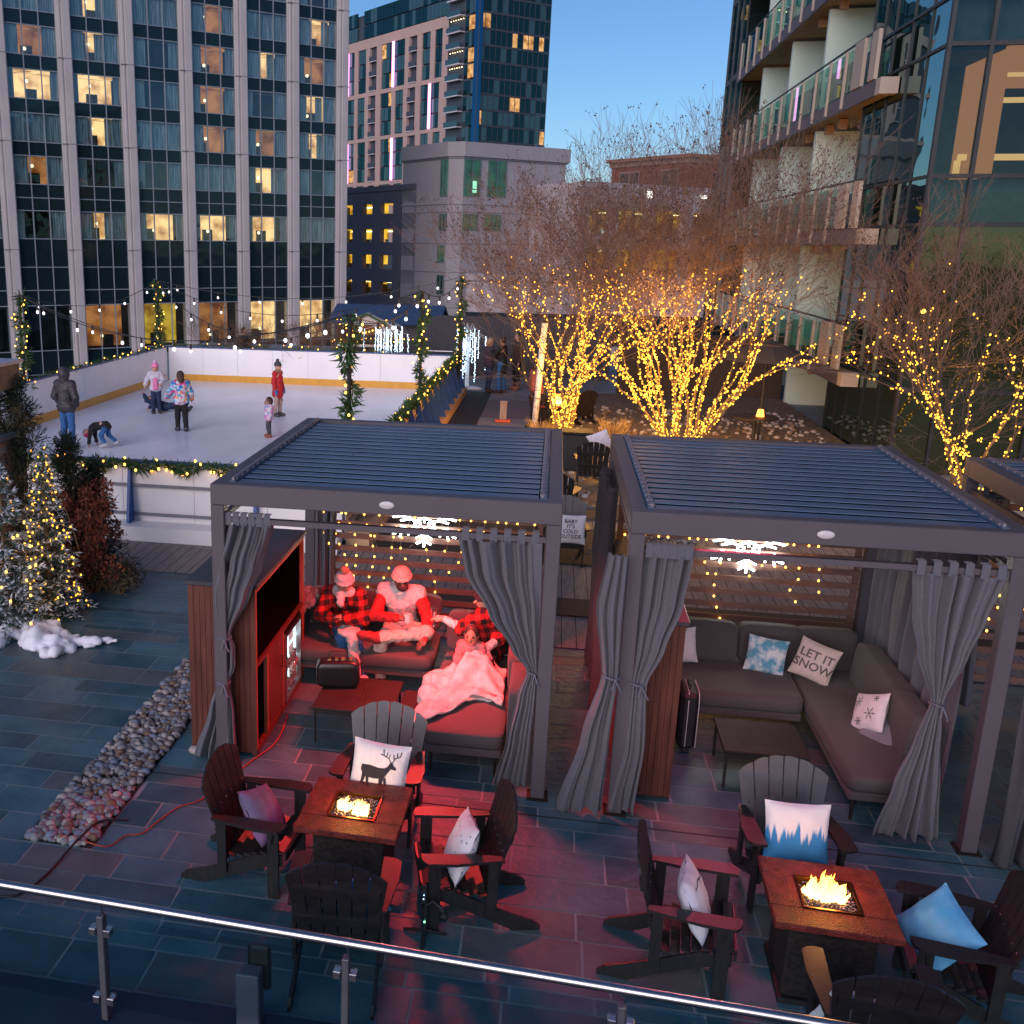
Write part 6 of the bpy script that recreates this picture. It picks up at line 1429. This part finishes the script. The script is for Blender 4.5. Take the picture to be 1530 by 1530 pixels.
J = dict(head=(-.42,0,.30), neck=(-.33,0,.26), chest=(-.22,0,.22), pelvis=(.0,0,.14), sl=(-.28,-.12,.24), sr=(-.28,.12,.24), el=(-.42,-.18,.30), wl=(-.48,-.2,.46), er=(-.4,.18,.12), wr=(-.55,.2,.06), hl=(.04,-.07,.14), hr=(.04,.07,.14), kl=(.34,-.08,.22), kr=(.30,.12,.14), al=(.68,-.1,.20), ar=(.62,.18,.07), tl=(.74,-.1,.30), tr=(.70,.2,.13))
person('fallen skater in navy sitting on the ice behind the pink hatted girl', (-10.15,25.75,.1), R(-6), J, .82, [('jacket', ('torso','arms'), .02, navy), ('trousers', ('legs',), .014, navy), ('skates', ('feet',), .016, skate)], 'light', hs=.9, hair=(('dark',(.03,.02,.015)), 0))
J = stand(1.40, step=.02)
person('child in long red coat and grey bobble hat standing on the ice', (-7.02,25.81,.1), R(75), J, .84, [('coat', lambda S: S.chain([J['chest'], J['pelvis'], (0,0,.60)], [.13,.135,.15], .04).cone(J['sl'], J['sr'], .075, .075, .04).chain([J['sl'],J['el'],J['wl']], [.06,.055,.045]).chain([J['sr'],J['er'],J['wr']], [.06,.055,.045]), 0, red_c), ('fur_collar', lambda S: S.cone((-.08,0,1.17), (.08,0,1.17), .07, .07, .03), 0, fabric('tan_fur', (.35,.22,.15))), ('tights', ('legs',), .008, tan), ('skates', ('feet',), .018, skate), ('gloves', ('hands',), .012, fabric('blue_glove', (.05,.2,.5)))], 'light', hs=.95, hat=(grey_k, grey_k))
J = stand(.89, kid=1)
J = {a: (v[0]*1.15, v[1], v[2]) for a, v in J.items()}
person('toddler in patterned pink and white jacket and brown boots on the ice', (-6.44,22.87,.1), R(-65), J, .62, [('jacket', ('torso','arms'), .03, patches('pink_patch', [(.7,.3,.5),(.65,.65,.7),(.2,.3,.55),(.7,.65,.7),(.75,.2,.4)], 26)), ('leggings', ('legs',), .012, grey_k), ('boots', ('feet',), .018, brownboot)], 'mid', hs=.92, cell=.010, hair=(('brown',(.05,.025,.015)), 0))
person('dark clothed passer-by beyond the far rink wall', (-10.15,33.1,.0), R(60), stand(1.78), 1.0, [('jacket', ('torso','arms'), .03, blackc), ('trousers', ('legs',), .014, blackc), ('shoes', ('feet',), .01, blackc)], 'mid', hair=(('dark',(.03,.02,.015)), 0))
J = stand(1.68, arms={'er': (-.26,-.08,1.2), 'wr': (-.12,-.25,1.15)}, step=.03)
person('person in dark jacket, pale cap and jeans hugging another on the walkway', (-1.98,32.55,.015), R(120), J, 1.0, [('jacket', ('torso','arms'), .03, fabric('plum_jacket', (.05,.03,.05))), ('jeans', ('legs',), .014, navy), ('boots', ('feet',), .014, fabric('dark_brown_boot', (.05,.025,.02)))], 'light', hair=(('sand',(.35,.2,.12)), .1), hat=(fabric('sand_cap', (.4,.3,.24)), None))
J = stand(1.76, arms={'el': (.28,-.12,1.22), 'wl': (.16,-.28,1.32)}, step=.03)
person('taller person in long black coat and jeans facing the pale capped one', (-1.58,32.4,.015), R(-110), J, 1.0, [('coat', lambda S: S.chain([J['chest'], J['pelvis'], (0,0,.72)], [.155,.155,.16], .04).cone(J['sl'], J['sr'], .085, .085, .05).chain([J['sl'],J['el'],J['wl']], [.07,.062,.05]).chain([J['sr'],J['er'],J['wr']], [.07,.062,.05]), 0, blackc), ('jeans', ('legs',), .014, jeans), ('boots', ('feet',), .014, fabric('dark_brown_boot', (.05,.025,.02)))], 'mid', hair=(('dark',(.03,.02,.015)), 0))
person('bare headed person in brown jacket behind the hugging pair', (-1.15,33.4,.015), R(-60), stand(1.80), 1.0, [('jacket', ('torso','arms'), .03, fabric('brown_jacket', (.07,.035,.025))), ('trousers', ('legs',), .014, blackc), ('shoes', ('feet',), .01, brownboot)], 'light', hair=(('dark',(.03,.02,.015)), 0))
person('person in rust coat warming up near the white pole', (-.42,27.6,.015), R(120), stand(1.55), .95, [('coat', ('torso','arms'), .035, fabric('rust_coat', (.30,.08,.05))), ('trousers', ('legs',), .014, fabric('wine_trousers', (.12,.03,.03))), ('boots', ('feet',), .014, blackc)], 'light', hair=(('dark',(.03,.02,.015)), .1))

# the family in the left cabana
buff = plaid('buffalo_plaid', (.50,.02,.02), (.16,.008,.008), (.012,.008,.008), 9.5)
J = dict(pelvis=(-1.42,10.24,.53), chest=(-1.42,10.14,.86), neck=(-1.42,10.07,1.03), head=(-1.405,9.98,1.165), sl=(-1.59,10.09,.98), sr=(-1.245,10.07,.98),
         el=(-1.68,9.95,.75), wl=(-1.43,9.78,.80), dl=(1,-.1,.1), er=(-1.12,9.98,.76), wr=(-1.13,9.82,.60), dr=(-.3,-.5,-.4),
         hl=(-1.50,10.2,.53), hr=(-1.33,10.2,.53), kl=(-1.58,9.80,.53), al=(-1.575,9.80,.10), tl=(-1.58,9.66,.045), kr=(-1.12,9.86,.64), ar=(-1.60,9.70,.60), tr=(-1.76,9.64,.64))
vest = fabric('white_quilted_vest', (.62,.56,.55)); redk = fabric('red_sweater', (.42,.02,.02))
pm = person('smiling man in cream beanie, white vest and red sweater seated with one leg crossed', (0,0,0), 0, J, .95, [('sweater', ('arms',), .018, redk), ('vest', ('torso',), .030, vest), ('trousers', ('legs',), .018, fabric('cream_trousers', (.62,.50,.42))), ('shoes', ('feet',), .014, fabric('red_white_shoe', (.25,.03,.03)))], 'dark', cell=.011, fingers=True, face=(.28,-1,-.38), hat=(cream_k, None))
h = Vector(J['head']); S = SDF().ell(tuple(h+Vector((.02,-.055,-.075))), (.062,.05,.05), .02); sdfobj('beard', S, mat('beard', (.03,.02,.018), rough=.8), pm, .011)
m = MB().tube([(-1.40,9.665,1.112),(-1.378,9.66,1.105),(-1.352,9.668,1.116)], [.003,.010,.003], 6); m.build('smile', mat('teeth', (.7,.65,.6), rough=.3), pm)
tag(MB().cyl(-1.30,9.74,.78,.87,.030,.036,14).build('cup', mat('white_cup', (.75,.7,.66), rough=.4)), 'white cup in the hand of the man in the cream beanie', 'cup')
J = dict(pelvis=(-2.02,10.24,.52), chest=(-2.04,10.16,.82), neck=(-2.04,10.10,.95), head=(-2.02,10.03,1.07), sl=(-2.20,10.12,.90), sr=(-1.87,10.08,.91), el=(-2.26,9.98,.70), wl=(-2.06,9.82,.70), er=(-1.78,9.96,.70), wr=(-1.96,9.80,.74), dl=(.8,-.2,.3), dr=(-.7,-.2,.3),
         hl=(-2.10,10.18,.50), hr=(-1.93,10.18,.50), kl=(-2.0,9.82,.52), kr=(-1.84,9.80,.53), al=(-1.93,9.78,.10), ar=(-1.76,9.74,.13), tl=(-1.90,9.64,.05), tr=(-1.68,9.62,.08))
pw = person('woman in white bobble hat and red plaid shirt at the left of the sofa', (0,0,0), 0, J, .88, [('shirt', ('torso','arms'), .032, buff), ('jeans', ('legs',), .014, jeans), ('shoes', ('feet',), .014, white), ('scarf', lambda S: S.cone((-2.10,10.06,.95), (-1.95,10.04,.95), .06, .06, .03).chain([(-2.05,10.0,.94),(-2.04,9.95,.84)], [.05,.035]), 0, white), ('lap_cloth', lambda S: S.ell((-1.93,9.85,.60), (.12,.16,.05), .03).chain([(-1.88,9.76,.58),(-1.84,9.70,.40),(-1.80,9.66,.2)], [.06,.055,.04], .03), 0, white)], 'mid', cell=.011, fingers=True, face=(.55,-.8,-.5), hair=(('brown',(.05,.025,.015)), .12), hat=(fabric('white_knit', (.62,.55,.56)), fabric('tan_fur', (.35,.22,.15))))
J = dict(pelvis=(-.46,9.82,.54), chest=(-.48,9.80,.84), neck=(-.50,9.78,.98), head=(-.53,9.74,1.10), sl=(-.55,9.64,.93), sr=(-.44,9.95,.92), el=(-.74,9.58,.82), wl=(-.92,9.60,.90), dl=(-1,0,.1), er=(-.38,9.62,.72), wr=(-.52,9.42,.66), dr=(-.8,-.3,0),
         hl=(-.50,9.72,.52), hr=(-.44,9.90,.52), kl=(-.60,9.36,.55), kr=(-.46,9.34,.55), al=(-.64,9.06,.48), ar=(-.5,9.04,.48), tl=(-.66,8.98,.47), tr=(-.5,8.96,.47))
person('woman in black beanie and buffalo plaid shirt on the chaise reaching out a glass', (0,0,0), 0, J, .9, [('shirt', ('torso','arm_upper'), .036, buff), ('sleeve', lambda S: S.chain([(-.74,9.58,.82),(-.90,9.60,.895)], [.05,.04]).chain([(-.38,9.62,.72),(-.5,9.44,.665)], [.05,.04]), 0, white), ('leggings', ('legs','feet'), .014, blackc)], 'light', cell=.011, fingers=True, face=(-.9,-.35,-.15), hair=(('dark',(.03,.02,.015)), .2), hat=(blackc, None))
J = dict(head=(-.62,9.33,.86), neck=(-.62,9.38,.77), chest=(-.62,9.42,.68), pelvis=(-.62,9.44,.58), sl=(-.71,9.38,.72), sr=(-.53,9.38,.72), el=(-.74,9.28,.62), wl=(-.64,9.20,.64), er=(-.5,9.28,.62), wr=(-.6,9.20,.64), hl=(-.66,9.4,.56), hr=(-.58,9.4,.56), kl=(-.68,9.24,.60), kr=(-.56,9.24,.60), al=(-.68,9.08,.56), ar=(-.56,9.08,.56), tl=(-.68,9.03,.57), tr=(-.56,9.03,.57))
person('small child in pink top sitting against the woman in the black beanie', (0,0,0), 0, J, .52, [('top', ('torso','arms'), .016, fabric('salmon_top', (.6,.2,.2))), ('leggings', ('legs','feet'), .01, white)], 'mid', hs=.80, cell=.009, fingers=False, face=(-.1,-1,-.1), hair=(('dark',(.03,.02,.015)), 0))
m = MB(); c = (-1.02,9.60,.90); m.tube([c, (c[0],c[1],.965), (c[0],c[1],1.02)], [.012,.034,.030], 14, cap=False).tube([(c[0],c[1],.82),(c[0],c[1],.90)], .004, 6).cyl(c[0],c[1],.815,.822,.03,n=12)
tag(m.build('wine_glass', glassm('clear_glass', (.85,.85,.85), (1,1,1), f=.15), smooth=True), 'stemmed glass held out by the woman in the black beanie', 'glass')
# blanket over the chaise: follows knees and seat, then falls over the left edge
v = []; fs = []; NU, NV = 70, 60
for i in range(NU+1):
    for j in range(NV+1):
        s = 1.25*i/NU; y = 8.50+.88*j/NV; e = .70
        bump = .175*math.exp(-(max(0, 9.12-y)/.16)**2)*min(1.1, math.exp(-((s-.22)/.13)**2)+math.exp(-((s-.36)/.13)**2))+.07*math.exp(-((y-8.95)/.25)**2)*math.exp(-((s-.33)/.22)**2)
        fold = .018*math.sin(s*21+y*9)+.016*math.sin(y*23-s*13)+.011*math.sin(s*37+y*31)
        y2 = y+.05*math.sin(s*8)+(.13*math.sin(s*5+1) if j < 8 else 0)-.10*(s > e)*(s-e)
        if s < e: x = -.27-s; z = .465+bump+fold*.9+.012
        else: u = s-e; x = -.27-e-.05*min(1, u/.06)-.04*math.sin(y*17+u*6)-u*.12; z = max(.04, .47-u*.92+fold)
        if j < 12 and .15 < s < .5: z = max(.455, z)
        v.append((x, y2+.10*math.sin(s*6+.5)*(1-j/NV), z))
for i in range(NU):
    for j in range(NV): k = i*(NV+1)+j; fs.append((k, k+1, k+NV+2, k+NV+1))
v = [(a, b, c+.012*mn.noise(Vector((a,b,c))*16)+.01*abs(mn.noise(Vector((a,b,c))*34))) for a, b, c in v]
m = MB(); m.add(v, fs); o = m.build('blanket', fabric('white_plush_blanket', (.68,.60,.58)), smooth=True); so_ = o.modifiers.new('thickness', 'SOLIDIFY'); so_.thickness = .02
tag(o, 'white plush blanket over the knees of the woman on the chaise, trailing to the floor', 'blanket')
S = SDF(); rr = random.Random(8)
for i in range(44):
    u = i/43; S.ell((-2.66+.08*math.sin(u*9)+.16*(1-u)*(1 if u < .3 else .5), 10.35-.75*u**.8, .80-.62*max(0,(u-.25)/.75)**1.1), (rr.uniform(.07,.12), rr.uniform(.07,.11), rr.uniform(.05,.09)), .05)
o_ = sdfobj('fur_throw', S, mat('grey_fur', (.14,.11,.12), rough=.95, col2=(.42,.36,.37), scale=9, bump=.8), h=.018); crumple(o_.data, .03, 14)
tag(o_, 'grey mottled fur throw draped over the left arm of the cabana sofa', 'throw')
S = SDF()
for i in range(12): S.ell((.85+rr.uniform(-.22,.15), 20.0+rr.uniform(-.12,.12), .62+rr.random()*.12), (.1,.09,.06), .04)
tag(sdfobj('fur_throw', S, bpy.data.materials['grey_fur'], h=.02), 'grey fur throw heaped on the chair by the lantern', 'throw')

# ---------------------------------------------------------------- things on the walkway and far end of the terrace
t = thing('market_hut', 'blue roofed timber hut with lit gable opening beyond the rink', 'hut', (-8.35, 39.0, -.18)); W = 3.9
bl = mat('blue_shingle', (.035,.07,.15), rough=.6, bump=.4, scale=4); dk = mat('dark_timber', (.045,.04,.05), rough=.7)
MB().box(0,.1,0,3,0,1.9).box(W-.1,W,0,3,0,1.9).box(.1,W-.1,2.9,3,0,1.9).box(.1,W-.1,0,.1,0,.95).box(2.4,W-.1,0,.1,.951,1.9).build('wall', dk, t)
MB().poly([(-.2,-.45,1.8),(-.2,1.5,2.4),(-.2,3.3,1.8),(-.2,3.2,1.75),(-.2,1.5,2.31),(-.2,-.4,1.75)], (W+.4,0,0)).build('roof', bl, t)
MB().poly([(.35,-.5,1.75),(1.35,-.5,2.2),(2.35,-.5,1.75),(2.2,-.5,1.72),(1.35,-.5,2.08),(.5,-.5,1.72)], (0,.3,0)).build('gable_trim', mat('cream_trim', (.5,.45,.42)), t)
MB().poly([(.5,-.42,1.75),(1.35,-.42,2.08),(2.2,-.42,1.75)], (0,.03,0)).build('gable_board', mat('cream_trim', (.5,.45,.42)), t)
MB().box(.2,2.3,-.3,.0,.90,.97).build('counter', M['white_board'], t); MB().box(.12,2.38,2.0,2.05,.95,1.8).build('lit_back_wall', mat('hut_timber', (.25,.15,.1)), t); MB().bbox(1.0,1.6,.2,.6,.98,1.3,.03).build('grill', M['black'], t); MB().bbox(.3,.75,.1,.4,.98,1.12,.03).build('red_box', red_c, t)
m = MB().tube([(.5,-.53,1.74),(1.35,-.53,2.16),(2.2,-.53,1.74)], .05, 5).build('roof_greenery', M['green'], t)
tt = thing('string_lights', 'two swags of warm bulbs in the opening of the hut', 'string lights', (-8.6, 38.75, 0)); pts = [(.4+1.9*i/15, 0, 1.62-.38*math.sin(math.pi*i/15)) for i in range(16)]+[(.4+1.9*i/13, .1, 1.72-.12*math.sin(math.pi*i/13*2)**2) for i in range(14)]
MB().tube(pts[:16], .005, 3).build('wire', M['wire'], tt); bulbs(tt, pts, bulb_mesh(.028, M['warm'])); lamp('hut_light', 'POINT', (-7.3,39.6,1.5), 12, (1,.55,.28), .05)
garland('garland with warm lights on the counter ledge below the hut opening', [(-8.4+3.9*i/20, 38.4, .98) for i in range(21)], .12, 26, 200, 41)
tag(MB().box(-4.2, 1.9, 36.6, 36.75, 0, 2.1).build('screen_fence', mat('charcoal_screen', (.03,.03,.04), rough=.7)), 'tall charcoal screen fence behind the strolling people', 'fence')
tag(MB().box(2.0, 6.9, 33.4, 33.55, 0, 1.9).build('screen_fence', mat('dark_fence_boards', (.05,.03,.02), rough=.8, var=.3, stretch=(8,1,1))), 'dark timber fence behind the broad lit tree', 'fence')
tag(MB().box(-4.7, -3.3, 38.2, 38.35, 0, 1.9).build('screen_fence', mat('charcoal_screen', (.03,.03,.04))), 'short charcoal screen right of the hut', 'fence')
t = thing('glass_fence', 'low glass fence with steel rail between the hut and the far light tree', 'fence', (-4.3, 34.6, 0)); MB().box(0,1.2,-.01,.01,.05,1.0).build('glass_panel', bpy.data.materials['balustrade_glass'], t); MB().tube([(0,0,1.05),(1.2,0,1.05)], .02, 8).build('handrail', M['steel'], t)
def lighttree(label, x, y, h, n, seed, w_):
    t = thing('light_tree', label, 'light tree', (x, y, 0), 0, 'white weeping light trees'); rr = random.Random(seed); MB().tube([(0,0,0),(0,0,h*.8)], [.07,.04], 8).build('trunk', mat('white_wrap', (.6,.68,.75), rough=.6, emit=(.6,.8,1), es=.12), t); pts = []; m = MB()
    for i in range(n):
        a = rr.random()*6.28; r = rr.uniform(.2,1)*w_; top = h*rr.uniform(.85,1.05); L = rr.uniform(.5,.95)*h*.8; x1, y1 = math.cos(a)*r, math.sin(a)*r*.5
        m.tube([(0,0,h*.75),(x1*.5,y1*.5,top),(x1,y1,top*.92),(x1*1.05,y1*1.05,top-L)], .006, 3)
        for k in range(int(L/.055)): pts.append((x1*(1+.05*k*.055/L)+rr.gauss(0,.012), y1, top*.92-k*.055))
    m.build('branches', M['white_board'], t); rr.shuffle(pts); bulbs(t, pts, BC)
lighttree('white weeping light tree glowing in front of the hut', -5.9, 36.6, 1.75, 22, 1, .85)
lighttree('white weeping light tree on a white post at the end of the braced wall', -2.75, 33.7, 2.0, 15, 2, .62)
S = SDF().ell((-2.65,33.2,.04), (.35,.22,.07), .05).ell((-2.4,33.1,.04), (.2,.15,.05), .05); tag(sdfobj('snow_mound', S, M['snow'], h=.025), 'small white snow mound at the foot of the far light tree', 'snow mound')
t = thing('white_pole', 'slim white pole rising behind the right corner of the left cabana roof', 'pole', (-.38, 25.3, 0)); MB().tube([(0,0,0),(.12,0,2.72)], .075, 14).build('pole_shaft', mat('white_pole_paint', (.6,.6,.64), rough=.4), t, smooth=True); MB().cyl(0,0,0,.03,.14,n=14).build('pole_foot', M['greypipe'], t)
for z in (.9, 2.0): MB().tube([(.005+z*.044,0,z),(.007+z*.044,0,z+.03)], .079, 14).build('pole_band', M['greypipe'], t)
t = thing('wooden_bollard', 'wooden post on an orange base standing in the walkway', 'bollard', (-1.22, 27.0, .02)); MB().bbox(-.09,.09,-.06,.06,.05,.55,.01).build('post', M['deckwood'], t); MB().bbox(-.2,.2,-.14,.14,0,.05,.01).build('base', mat('orange_base', (.7,.1,.04)), t)
t = thing('fire_bowl', 'small fire burning on a table beside the white pole', 'fire table', (.12, 26.6, .015)); MB().bbox(-.35,.35,-.35,.35,.05,.55,.02).build('table_base', M['wicker'], t); MB().bbox(-.5,.5,-.5,.5,.55,.6,.01).build('table_top', M['stonetop'], t)
m = MB()
for i in range(9): a = i*.7; m.tube([(.1*math.cos(a),.1*math.sin(a),0),(.09*math.cos(a),.08*math.sin(a),.12),(.05*math.cos(a),.06*math.sin(a),.24)], [.04,.05,.003], 6)
m.build('flame', FM, t, smooth=True, loc=(0,0,.6)); lamp('flame_light', 'POINT', (.12,26.6,.9), 14, (1,.35,.12), .05)
t = thing('garden_lantern', 'bright white garden lamp among the stones beside the heaped chair', 'lantern', (1.32, 21.0, .05)); MB().cyl(0,0,0,.42,.03,n=8).build('lamp_stem', M['black'], t); MB().ball((0,0,.5), .085, 14).build('lamp_globe', glow('lantern_glow', (1,.98,.75), 14, True), t, smooth=True); MB().cyl(0,0,.575,.6,.07,.03,n=12).build('lamp_cap', M['black'], t)
t = thing('black_bin', 'dark square bin right beside the gap under the narrow lit tree', 'bin', (.55, 21.3, .05)); MB().bbox(-.3,.3,-.25,.25,0,.75,.02).build('bin_body', M['black'], t); MB().bbox(-.33,.33,-.28,.28,.751,.8,.01).build('bin_lid', M['tablemetal'], t)
rr = random.Random(6)
for i, (x, y, lab) in enumerate(((4.2,20.5,'tan grass clump below the broad lit tree, nearest'),(5.2,21.6,'tan grass clump close to the glass hotel wall'),(-.15,24.6,'yellow lit grass clump at the foot of the white pole'),(1.5,25.2,'tan grass clump between the two big lit trees'))):
    m = MB()
    for q in range(260): a = rr.random()*6.28; r = rr.random()*.25; leafq(m, (r*math.cos(a), r*math.sin(a), 0), (math.cos(a)*.5, math.sin(a)*.5, 1), rr.uniform(.3,.6), .015, rr)
    o = m.build('ornamental_grass', mat('dry_grass', (.32,.22,.10), rough=.8, var=.3), loc=(x, y, .05)); tag(o, lab, 'grass clump')
t = thing('patio_table', 'dim round dining table with orange lamp behind the broad lit tree', 'table', (4.6, 24.6, .05)); MB().cyl(0,0,.70,.74,.5,n=20).build('table_top', M['tablemetal'], t); MB().cyl(0,0,0,.70,.04,n=8).build('pedestal', M['black'], t)
tag(MB().cyl(0,0,0,.16,.09,.06,12).build('table_lamp', glow('orange_lamp_glow', (1,.25,.04), 2.5), loc=(4.7,24.6,.79)), 'orange glowing table lamp on the dim dining table', 'lamp')
t = thing('patio_umbrella', 'closed dark umbrella canopy over the dining table by the glass hotel', 'umbrella', (4.9, 25.6, .05)); MB().cyl(0,0,0,2.2,.03,n=8).build('umbrella_pole', M['black'], t); MB().tube([(0,0,1.95),(0,0,2.4)], [1.2,.05], 8).build('canopy', M['clothdark'], t)
